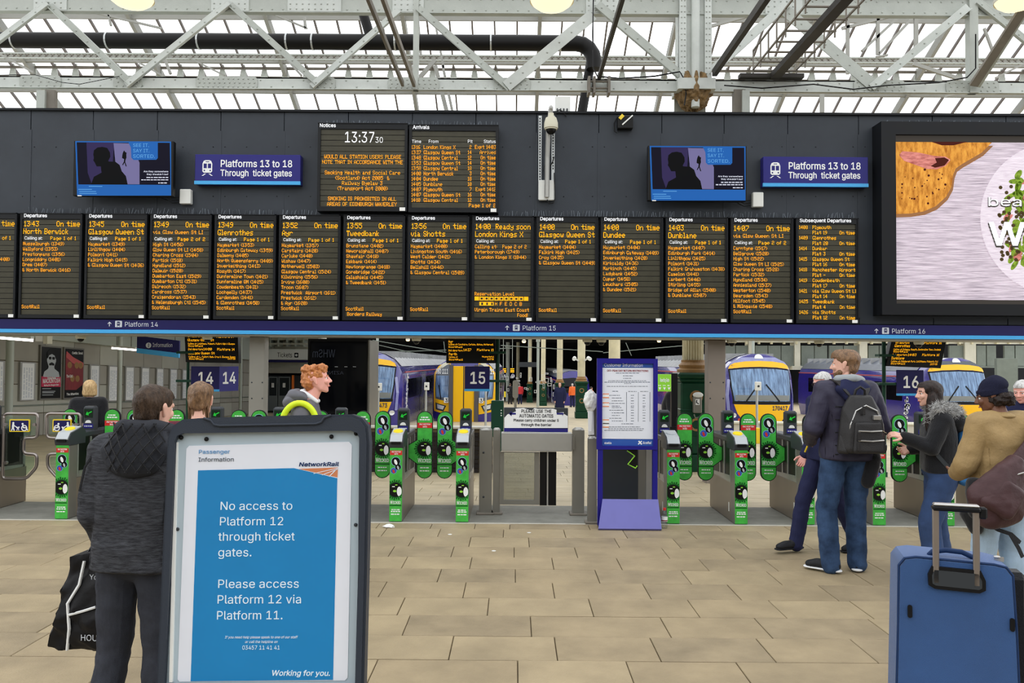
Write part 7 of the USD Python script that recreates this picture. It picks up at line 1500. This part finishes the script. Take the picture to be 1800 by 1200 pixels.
soft([hull((bq(-.12, -.2, 1.28), .05), (bq(.12, -.2, 1.28), .05), (bq(-.07, -.2, 1.36), .045), (bq(.07, -.2, 1.36), .045), (bq(-.165, -.2, 1.0), .05), (bq(.165, -.2, 1.0), .05), (bq(-.12, -.26, 1.2), .04), (bq(.12, -.26, 1.2), .04), (bq(-.14, -.27, 1.0), .045), (bq(.14, -.27, 1.0), .045))], .006, 9, 3).build('main_compartment', 'leather_black', bp, smooth=True, **LO)
soft([hull((bq(-.1, -.3, 1.18), .02), (bq(.1, -.3, 1.18), .02), (bq(-.115, -.31, .99), .03), (bq(.115, -.31, .99), .03))], .004, 9, 4, edge=.015).build('front_pocket', 'leather_black', bp, smooth=True, **LO)
for s_ in (-1, 1): soft([hull((bq(s_ * .185, -.21, 1.08), .022), (bq(s_ * .19, -.21, .98), .034), (bq(s_ * .175, -.25, .98), .03))], .003, 9, 5, edge=.015).build('side_pocket', 'leather_black', bp, smooth=True, **LO)
def zipper(pts, r=.0065): MB().tube([bq(*p) for p in pts], r, 6).build('zip', 'zip_silver', bp, **LO)
zipper([(-.11, -.331, 1.135), (0, -.337, 1.132), (.11, -.331, 1.135)]); zipper([(-.12, -.343, 1.065), (0, -.35, 1.06), (.12, -.343, 1.065)])
zipper([(-.17, -.275, 1.06), (-.155, -.285, 1.18), (-.1, -.282, 1.285), (0, -.275, 1.325), (.1, -.282, 1.285), (.155, -.285, 1.18), (.17, -.275, 1.06)])
for x, z in ((-.1, 1.11), (-.105, 1.035), (-.03, 1.3)): MB().box(*(np.array([x - .012, x + .012]) * k), -.355 * k if z < 1.2 else -.3 * k, -.345 * k if z < 1.2 else -.29 * k, (z - .045) * k, (z + .02) * k, .003).build('zip_pull', 'leather_black', bp, **LO)
a = bq(.05, -.3, 1.235); MB().box(a[0], a[0] + .065, a[1] - .012, a[1] + .01, a[2] - .018, a[2] + .018, .002).turned(.12, tuple(a), 'x').build('badge', 'zip_silver', bp, **LO)
MB().tube([bq(-.055, -.19, 1.385), bq(-.045, -.2, 1.44), bq(0, -.2, 1.465), bq(.045, -.2, 1.44), bq(.055, -.19, 1.385)], .011, 8).build('carry_loop', 'leather_black', bp, smooth=True, **LO)
for s_ in (-1, 1): strap(bp, [bq(s_ * .05, -.17, 1.39), bq(s_ * .1, -.145, 1.445), bq(s_ * .135, -.09, 1.5), bq(s_ * .145, -.02, 1.515), bq(s_ * .15, .07, 1.47), bq(s_ * .15, .13, 1.36)], .055, .012, 'leather_black', 'shoulder_strap', [(0, -1, .4), (0, -1, .6), (0, -.6, 1), (0, 0, 1), (0, .6, 1), (0, 1, .2)])
BS[0] = 1
sb_ = worn('shoulder_bag', 'small soft black bag hanging at the right hip of the man with the backpack', 'bag', o)
soft([hull((bq(.2, -.02, .98), .06), (bq(.24, .02, .8), .05), (bq(.12, -.1, .72), .05), (bq(.17, -.1, .9), .06))], .016, 8, 7).build('bag_body', 'black_cloth', sb_, smooth=True, **LO)
strap(sb_, [bq(.22, -.02, 1.02), bq(.27, .05, 1.1), bq(.24, .12, 1.2)], .03, .008, 'black_cloth', 'strap', (1, -.3, 0))
# older man in uniform
o, J, hc, Rh, k, piece, hd = person('grey haired man in glasses and navy uniform walking behind the man with the backpack', 1452, 7.5, 1.70, 112,
    dict(kne_r=(.09, .2, .5), ank_r=(.09, .3, .11), toe_r=(.1, .47, .055), kne_l=(-.09, -.05, .5), ank_l=(-.09, -.3, .12), toe_l=(-.1, -.14, .03), elb_r=(.23, -.1, 1.15)), ('navy_cloth', .015, .01), ('navy_cloth', .006, .0), ('shoe_black', 'rubber'), skin='skin_pink', hair=('short', 'hair_grey'), head=(18, -8, 0), hoff=(-.005, .03, -.02), seed=51)
gm = MB()
for s_ in (-1, 1):
    c = hd((s_ * .034, .097, .004), 1)[0]; gm.tube([c + Rh @ np.array([.021 * math.cos(t), 0, .015 * math.sin(t)]) * k for t in np.linspace(0, 2 * math.pi, 17)], .0025, 5); gm.tube([hd((s_ * .055, .095, .006), 1)[0], hd((s_ * .077, .0, .012), 1)[0]], .0022, 5)
gm.build('glasses', 'letter_dark', o, **LO)
MB().tube([np.array(p) * k for p in [(.05, .13, 1.42), (.07, .16, 1.2), (.06, .17, 1.02), (.1, .17, .95)]], .009, 6).build('lanyard', 'yellow_tape', o, **LO)
# woman with fur hood
o, J, hc, Rh, k, piece, hd = person('woman with long dark hair in a black parka with grey fur hood, holding a ticket', 1648, 6.55, 1.63, 76,
    dict(sho_l=(-.155, .0, 1.4), sho_r=(.155, -.01, 1.4), elb_l=(-.2, .1, 1.17), wri_l=(-.13, .3, 1.25), elb_r=(.19, .0, 1.16), wri_r=(.1, .2, 1.12), kne_l=(-.1, .1, .5), kne_r=(.1, .0, .5), ank_l=(-.11, .06, .095), ank_r=(.12, -.06, .095), hip_l=(-.09, -.02, .9), hip_r=(.09, -.02, .9)),
    ('black_cloth', .014, .01), ('denim_mid', .022, .06), ('black_cloth', 'rubber'), hair=('long', 'hair_black'), head=(14, -2, 0), hoff=(0, .05, -.01), hem=.93, seed=61, hands={'l': ((-.1, 1, .25), (.5, .1, -1), 1, 1.2)})
tk = worn('train_ticket', 'cream paper ticket held out by the woman in the fur hood', 'ticket', o); w = J['wri_l'] + np.array([-.015, .155, .035]); q_ = MB().box(-.028, .028, -.01, .085, -.0012, .0012); q_.turned(.5, axis='x').turned(.25).moved(w); q_.build('card', 'cream', tk, **LO)
fur = [hull((np.array([.13, .03, 1.5]) * k, .055 * k), (np.array([.08, -.11, 1.46]) * k, .065 * k)), hull((np.array([.08, -.11, 1.46]) * k, .065 * k), (np.array([-.08, -.11, 1.46]) * k, .065 * k)), hull((np.array([-.13, .03, 1.5]) * k, .055 * k), (np.array([-.08, -.11, 1.46]) * k, .065 * k)), hull((np.array([-.13, .03, 1.5]) * k, .05 * k), (np.array([-.1, .08, 1.40]) * k, .04 * k))]
piece('hood', [hull((np.array([.1, -.13, 1.4]) * k, .07 * k), (np.array([-.1, -.13, 1.4]) * k, .07 * k), (np.array([0, -.17, 1.34]) * k, .07 * k))], 'black_cloth', .008, 9, sd=8)
ft = blob(fur, .02, 5); MB().tm(ft).build('fur_trim', 'fur_grey', o, smooth=True, **LO)
R_ = np.random.default_rng(5); pts, fi = trimesh.sample.sample_surface(ft, 2600, seed=5); nn = ft.face_normals[fi]; fm = MB(); d = nn + R_.normal(0, .45, nn.shape); d /= np.linalg.norm(d, axis=1, keepdims=True); V = []; 
side_ = np.cross(d, R_.normal(0, 1, d.shape)); side_ /= np.linalg.norm(side_, axis=1, keepdims=True); s2 = np.cross(d, side_); Ln = R_.uniform(.025, .05, (len(pts), 1))
V = np.stack([pts + side_ * .003, pts - side_ * .0015 + s2 * .0026, pts - side_ * .0015 - s2 * .0026, pts + d * Ln - [0, 0, .006]], 1).reshape(-1, 3); b4 = np.arange(len(pts))[:, None] * 4; fm.add(V, np.concatenate([b4 + np.array(q)[None] for q in ([0, 1, 3], [1, 2, 3], [2, 0, 3])])); fm.build('fur_strands', 'fur_grey', o, kind='stuff', **LO)
for n in 'lr': a = J['ank_' + n] + np.array([0, .0, .085]) * k; piece('boot_cuff', [hull((a, np.array((.07, .07, .03)) * k)), hull((a - [0, 0, .07], .058 * k), (a, .06 * k))], 'black_cloth', .01, 40, sd=3)
bb = worn('backpack', 'blue fabric backpack worn by the woman in the fur hood', 'backpack', o)
soft([hull((bq(-.1, -.2, 1.26), .05), (bq(.1, -.2, 1.26), .05), (bq(-.12, -.18, .9), .05), (bq(.12, -.18, .9), .05), (bq(-.09, -.28, 1.2), .05), (bq(.09, -.28, 1.2), .05), (bq(-.1, -.28, .95), .06), (bq(.1, -.28, .95), .06))], .016, 9, 8).build('main_compartment', 'bag_blue', bb, smooth=True, **LO)
soft([hull((bq(-.08, -.35, 1.12), .02), (bq(.08, -.35, 1.12), .02), (bq(-.09, -.35, .97), .03), (bq(.09, -.35, .97), .03))], .008, 9, 9).build('front_pocket', 'bag_blue', bb, smooth=True, **LO)
for s_ in (-1, 1): strap(bb, [bq(s_ * .15, -.14, .9), bq(s_ * .19, -.05, .98), bq(s_ * .2, .05, 1.1), bq(s_ * .19, .1, 1.2)], .032, .008, 'gate_dark', 'shoulder_strap', (s_, 0, .2))
MB().tube([bq(-.14, -.31, 1.14), bq(-.15, -.33, 1.1), bq(-.15, -.335, 1.07)], .014, 8).build('toggle', 'zip_silver', bb, **LO)
# person in the beanie
o, J, hc, Rh, k, piece, hd = person('person in navy beanie, tan jacket and pale jeans with a brown sling bag', 1757, 5.5, 1.66, 10,
    dict(elb_l=(-.27, .02, 1.12), wri_l=(-.16, .24, 1.04), elb_r=(.25, .02, 1.13), wri_r=(.15, .22, 1.08), kne_l=(-.12, .03, .5), ank_l=(-.14, -.02, .095), toe_l=(-.18, .14, .03)), ('tan_cloth', .026, .014), ('denim_pale', .014, 0), ('shoe_black', 'sole_white'), skin='skin_brown', hair=('curly_under', 'hair_black'), head=(50, -12, 0), hoff=(-.02, .03, -.02), hem=.88, seed=71)
piece('beanie', [hull(hd((0, -.035, .085), (.086, .1, .075)), hd((0, -.012, .05), (.09, .105, .04)), hd((0, -.045, .135), (.048, .052, .03)))], 'beanie_navy', .006, 16, minus=[Manifold(mbox_mesh(-.3, .3, -.3, .3, -.3, .035, hc, Rh, k))], sd=8)
piece('beanie_cuff', [hull(hd((0, -.012, .056), (.093, .108, .026)), hd((0, -.014, .022), (.092, .107, .02)))], 'beanie_navy', .006, 16, sd=9)
piece('collar', [hull((J['neck'] + [0, -.01, .02], np.array((.085, .085, .025)) * k))], 'tan_cloth', .004)
sg_ = worn('sling_bag', 'large soft dark brown sling bag on a wide strap across the tan jacket', 'bag', o)
SH = -.22
soft([hull((bq(.1 + SH, -.26, 1.17), .06), (bq(.14 + SH, -.24, 1.0), .07), (bq(-.02 + SH, -.28, 1.12), .06), (bq(-.16 + SH, -.25, .95), .08), (bq(-.1 + SH, -.27, .83), .09), (bq(.06 + SH, -.27, .85), .08), (bq(.1 + SH, -.26, .9), .07), (bq(-.08 + SH, -.36, .93), .05))], .022, 7, 12, edge=.016).build('bag_body', 'bag_maroon', sg_, smooth=True, **LO)
soft([hull((bq(-.17 + SH, -.33, .93), .04), (bq(-.08 + SH, -.38, .86), .05), (bq(.02 + SH, -.37, .98), .04), (bq(-.05 + SH, -.37, 1.04), .03))], .012, 9, 13, edge=.014).build('outer_pocket', 'bag_maroon', sg_, smooth=True, **LO)
strap(sg_, [bq(-.14, -.25, 1.14), bq(.04, -.21, 1.28), bq(.18, -.13, 1.4), bq(.185, -.03, 1.5), bq(.17, .08, 1.46), bq(.1, .15, 1.3)], .085, .012, 'bag_maroon', 'wide_strap', [(0, -1, .1), (0, -1, .2), (.2, -1, .4), (0, 0, 1), (0, .6, 1), (0, 1, .2)])
MB().box(.0, .02, -.435, -.43, .74, .77).moved((-.12, .0, .05)).build('bag_tag', 'white_plastic', sg_, **LO); MB().tube([bq(-.2, -.345, 1.1), bq(-.14, -.36, 1.12), bq(-.08, -.345, 1.1)], .005, 5).build('bag_zip', 'zip_silver', sg_, **LO)
cp = worn('camera_pouch', 'small black pouch with dangling straps at the left hip of the person in the beanie', 'pouch', o)
soft([hull((bq(-.23, -.06, .84), .05), (bq(-.22, -.02, .68), .045), (bq(-.25, .02, .78), .05))], .006, 10, 15).build('pouch', 'black_cloth', cp, smooth=True, **LO); strap(cp, [bq(-.22, -.1, .74), bq(-.14, -.135, .69), bq(-.05, -.15, .66), bq(.02, -.15, .6)], .025, .008, 'black_cloth', 'dangling_strap', (0, -1, .2)); strap(cp, [bq(-.06, -.15, .665), bq(.0, -.16, .56), bq(.03, -.16, .5)], .025, .008, 'black_cloth', 'dangling_strap', (0, -1, .2))
fl = worn('folded_jacket', 'black folded garment tucked under the arm of the person in the beanie', 'jacket', o); soft([hull((bq(-.27, -.06, 1.0), .05), (bq(-.3, -.12, .82), .05), (bq(-.18, -.1, .78), .05), (bq(-.16, -.05, .98), .05))], .014, 8, 17).build('cloth', 'black_cloth', fl, smooth=True, **LO)
# man at the right edge
person('man in a dark navy coat cut off by the right edge of the photo', 1801, 7.6, 1.63, 120, None, ('navy_cloth', .03, .012), ('black_cloth', .01, 0), skin='skin_pink', hair=('short', 'hair_grey'), head=(10, -14, 0), hoff=(0, .03, -.02), seed=81)
# blonde woman
o, J, hc, Rh, k, piece, hd = person('blonde woman in a black coat walking away behind the left gates', 158, 9.86, 1.49, 10, None, ('black_cloth', .02, .01), ('black_cloth', 0, 0), hair=('bob', 'hair_blonde'), hem=.6, head=(14, 0, 0), seed=91)
hb_ = worn('handbag', 'beige handbag on the left shoulder of the blonde woman', 'bag', o); soft([hull((bq(-.3, .0, 1.1), .05), (bq(-.28, .0, .95), .06), (bq(-.2, .12, 1.08), .05))], .006, 9, 9).build('bag_body', 'tan_strap', hb_, smooth=True, **LO); strap(hb_, [bq(-.27, .02, 1.12), bq(-.22, -.04, 1.34), bq(-.15, -.02, 1.49), bq(-.15, .08, 1.42)], .03, .008, 'tan_strap', 'shoulder_strap', (-.5, -.6, .5))
# distant people
person('woman in a dark coat with brown hair walking far beyond the torn notice', 984.5, 36, 1.66, 170, dict(elb_l=(-.25, .0, 1.15)), ('navy_cloth', .03, 0), ('black_cloth', 0, 0), hair=('bob', 'hair_dark'), hem=.55, simple=True, seed=101)
person('worker in an orange hi-vis vest far along the platform, left of the second pedestal', 1006.5, 58, 1.72, 20, None, ('hi_vis_orange', .03, 0), ('navy_cloth', .01, 0), hair=('short', 'hair_grey'), simple=True, seed=111)
person('worker in orange hi-vis leaning out right of the green pedestal', 1035, 50, 1.6, -60, dict(chest=(0, .1, 1.2), neck=(0, .2, 1.34), sho_l=(-.17, .17, 1.3), sho_r=(.17, .17, 1.3)), ('hi_vis_orange', .03, 0), ('navy_cloth', .01, 0), hair=('short', 'hair_dark'), hoff=(0, .2, -.13), simple=True, seed=112)
person('tiny far figure in a red top beside the far columns', 914.5, 66, 1.7, 10, None, ('red_cloth', .02, 0), ('navy_cloth', 0, 0), simple=True, seed=113)
person('tiny far figure in black and white near the yellow bin', 897, 66, 1.75, -20, None, ('black_cloth', .02, 0), ('black_cloth', 0, 0), simple=True, seed=114)
person('person in black clothes half hidden behind the black banner post', 1177, 12.6, 1.62, 80, None, ('black_cloth', .02, 0), ('black_cloth', 0, 0), hair=('short', 'hair_dark'), simple=True, seed=115)

# ---------------------------------------------------------------- foreground: notice sign
YS = 3.03; Q = PX(YS, 270, 720, 2.5); ss = F / YS
si = thing('notice_sign', 'large charcoal framed pavement sign with blue poster about no access to platform 12', 'sign', (XW(462, 960, YS), YS, 0)); LEAN = -.06; piv = (0, YS, .55)
def sb(m, name, m_, parent=None, **kw): return m.turned(LEAN, piv, 'x').build(name, m_, parent or si, **kw)
outer = Polygon([Q(*p) for p in [(16, 1320), (26, 900), (40, 130), (60, 75), (105, 45), (215, 37), (740, 24), (860, 22), (905, 40), (932, 75), (940, 150), (935, 700), (926, 1320)]])
inner = Polygon([Q(*p) for p in [(50, 1215), (62, 700), (70, 140), (82, 112), (110, 100), (860, 88), (892, 100), (903, 125), (905, 700), (897, 1215)]])
fr = tri_mesh(outer.buffer(-.012).difference(inner.buffer(.0)), .05); k = MB()
k.poly(outer.difference(inner.buffer(.004)), YS - .01, YS + .05); k.poly(outer.buffer(-.01).difference(inner.buffer(-.006)), YS - .022, YS); sb(k, 'frame', 'frame_charcoal')
k = MB(); k.poly(Polygon([Q(*p) for p in [(215, 37), (242, 50), (255, 66), (275, 71), (705, 62), (725, 55), (740, 38), (762, 25)]]), YS - .026, YS); sb(k, 'moulded_grip', 'frame_charcoal')
k = MB(); k.tube([(q[0], YS - .026, q[1]) for q in [Q(*p) for p in [(205, 40), (238, 50), (252, 68), (275, 73), (705, 64), (728, 56), (742, 36), (770, 26)]]], .005, 8); sb(k, 'grip_ridge', 'frame_charcoal', smooth=True)
k = MB(); k.poly(inner, YS + .006, YS + .02); sb(k, 'backing_sheet', 'panel_silver')
k = MB(); k.poly(Polygon([Q(*p) for p in [(70, 1195), (68, 150), (82, 146), (84, 1195)]]), YS - .004, YS + .006); sb(k, 'clip_rail', 'label_white')
pap = Polygon([Q(*p) for p in [(104, 1185), (112, 1195), (840, 1190), (852, 1178), (858, 160), (845, 145), (130, 163), (118, 176)]])
k = MB(); k.poly(pap, YS + .003, YS + .0065); sb(k, 'poster_sheet', 'paper_white')
yp = YS + .003
k = MB(); k.poly(Polygon([Q(*p) for p in [(173, 272), (600, 262), (795, 307), (788, 1187), (162, 1193)]]), yp - .001, yp); sb(k, 'blue_field', 'sign_blue')
k = MB(); k.poly(Polygon([Q(*p) for p in [(622, 265), (797, 259), (796, 303)]]), yp - .001, yp); sb(k, 'logo_triangle', 'rail_orange')
k = MB()
for a, b, w in (((690, 286), (797, 262), 3), ((728, 292), (797, 266), 3), ((760, 298), (790, 268), 4)): k.poly(LineString([Q(*a), Q(*b)]).buffer(w / 2.5 / ss / 2), yp - .002, yp - .001)
sb(k, 'logo_tracks', 'paper_white')
def stext(rows_, name, m_, ang=.017, **kw):
    k = MB()
    for t, x0, x1, cy, h in rows_:
        q = MB(); c = Q(x0, cy); q.text(t, h / 2.5 / ss, c[0], c[1], yp - .001, width=(x1 - x0) / 2.5 / ss, depth=.0012, **kw); q.turned(-ang, (c[0], yp, c[1]), 'y'); sb(q, name, m_)
stext([('Passenger', 173, 313, 198, 17)], 'heading_lettering', 'letter_blue'); stext([('Information', 173, 331, 233, 18)], 'heading_lettering', 'letter_grey')
stext([('NetworkRail', 621, 800, 254, 17)], 'logo_lettering', 'letter_navy', bold=True, skew=.2)
stext([('No access to', 273, 596, 447, 36), ('Platform 12', 272, 556, 515, 36), ('through ticket', 270, 608, 582, 36), ('gates.', 269, 418, 651, 36), ('Please access', 270, 629, 789, 36), ('Platform 12 via', 269, 640, 857, 36), ('Platform 11.', 268, 559, 926, 36)], 'message_lettering', 'letter_pale', .012)
stext([('If you need help please speak to one of our staff', 308, 626, 1008, 11), ('or call the helpline on', 397, 540, 1028, 11)], 'small_lettering', 'letter_pale', .01, skew=.2); stext([('03457 11 41 41', 385, 550, 1056, 17)], 'phone_lettering', 'letter_pale', .01)
stext([('Working for you.', 515, 772, 1168, 22)], 'slogan_lettering', 'letter_pale', .005, bold=True, skew=.2)
for x, y in ((95, 126), (208, 133), (767, 122), (877, 108)): c = Q(x, y); k = MB(); k.ball((c[0], YS, c[1]), (.0085, .008, .0085)); sb(k, 'screw', 'black', smooth=True)
for x, y in ((87, 532), (879, 513)): c = Q(x, y); k = MB(); k.ball((c[0], YS + .004, c[1]), (.007, .004, .007)); sb(k, 'rivet', 'gate_dark', smooth=True)
a, b = Q(20, 1310), Q(925, 1310)
k = MB(); k.box(a[0] - .02, b[0] + .02, YS - .06, YS + .1, .0, .08, .02); k.box(a[0], b[0], YS - .02, YS + .05, .06, a[1] + .03, .01); k.build('base', 'frame_charcoal', si)
k = MB(); yb_ = YS + .42; c, d = Q(40, 60), Q(935, 60)
for x in (a[0] + .14, b[0] - .16): k.bar((x, YS + .15, c[1] - .1), (x, yb_, .05), .06, .04)
k.box(a[0] + .1, b[0] - .12, yb_ - .06, yb_ + .06, 0, .08, .02); k.build('rear_leg_frame', 'frame_charcoal', si)
# ---------------------------------------------------------------- foreground: blue suitcase
su = thing('suitcase', 'large blue fabric suitcase with raised telescopic handle at the lower right', 'suitcase', tuple(P(1678, 900, 3.8) * [1, 1, 0]), math.radians(-17)); W = .248
def sq_(pts, y0, y1):
    k = MB(); k.poly(pts, y0, y1); return k
face = Polygon([(-W - .012, .07), (-W, .5), (-W + .004, .79), (-W + .03, .825), (-W + .08, .835), (W - .08, .825), (W - .03, .815), (W - .004, .78), (W + .01, .5), (W + .025, .07)])
pts = []
for y, s_ in ((0, .965), (.025, 1.0), (.24, 1.0), (.27, .97)):
    pts += [(x * s_, y, .45 + (z - .45) * s_) for x, z in face.exterior.coords]
MB().man(Manifold.hull_points(np.array(pts))).build('shell', 'case_blue', su, smooth=35, **LO)
MB().tube([(x * .99, .006, .45 + (z - .45) * .985) for x, z in face.exterior.coords], .006, 6).build('piping', 'case_trim', su, **LO)
k = MB(); k.box(-W + .04, W + .12, .2, .34, .08, .74, .03); k.build('front_compartment', 'black_cloth', su, **LO)
pl = Polygon([(-.115, .705), (-.09, .69), (.1, .685), (.125, .70), (.125, .745), (.105, .79), (-.1, .795), (-.118, .755)])
k = MB(); k.poly(pl, -.016, .01); k.build('handle_plate', 'black_trim', su, **LO); k = MB(); k.poly(pl.buffer(-.016), -.018, -.01); k.build('plate_recess', 'gate_dark', su, **LO)
for x in (-.083, .088): MB().box(x - .014, x + .014, -.018, .0, .715, 1.085, .004).build('pole', 'handle_metal', su, **LO)
MB().box(-.1, .105, -.035, .012, 1.06, 1.085, .008).build('grip', 'black_trim', su, **LO); MB().box(-.095, .1, -.033, .01, 1.082, 1.096, .006).build('grip_top', 'zip_silver', su, **LO); MB().box(.1, .135, -.02, .02, 1.03, 1.085, .008).build('grip_bracket', 'black_trim', su, **LO)
MB().tube([(-.1, .06, .83), (-.085, .055, .85), (-.03, .05, .862), (.04, .05, .858), (.09, .055, .835), (.1, .06, .82)], .012, 8).build('carry_handle', 'case_trim', su, smooth=True, **LO)
for x, z in ((-.195, .57), (.235, .55)): k = MB(); k.poly(rrect(x - .01, x + .01, z - .03, z + .03, .009), -.008, .01); k.build('luggage_slot', 'black_trim', su, **LO)
for x in (-.23, .24):
    k = MB(); k.cyl((x - .02, .05, .035), (x + .02, .05, .035), .035, n=18); k.build('wheel', 'rubber', su, smooth=40, **LO); MB().box(x - .035, x + .035, .0, .1, .04, .1, .01).build('wheel_housing', 'black_trim', su, **LO)
k = MB(); k.box(-.2, .2, .2, .24, .0, .09, .01); k.build('front_feet', 'black_trim', su, **LO)
k = MB(); k.box(.19, .23, .1, .11, .815, .835); k.ball((.2, .1, .835), (.016, .008, .008), 1); k.build('zip_pull', 'zip_silver', su, **LO)
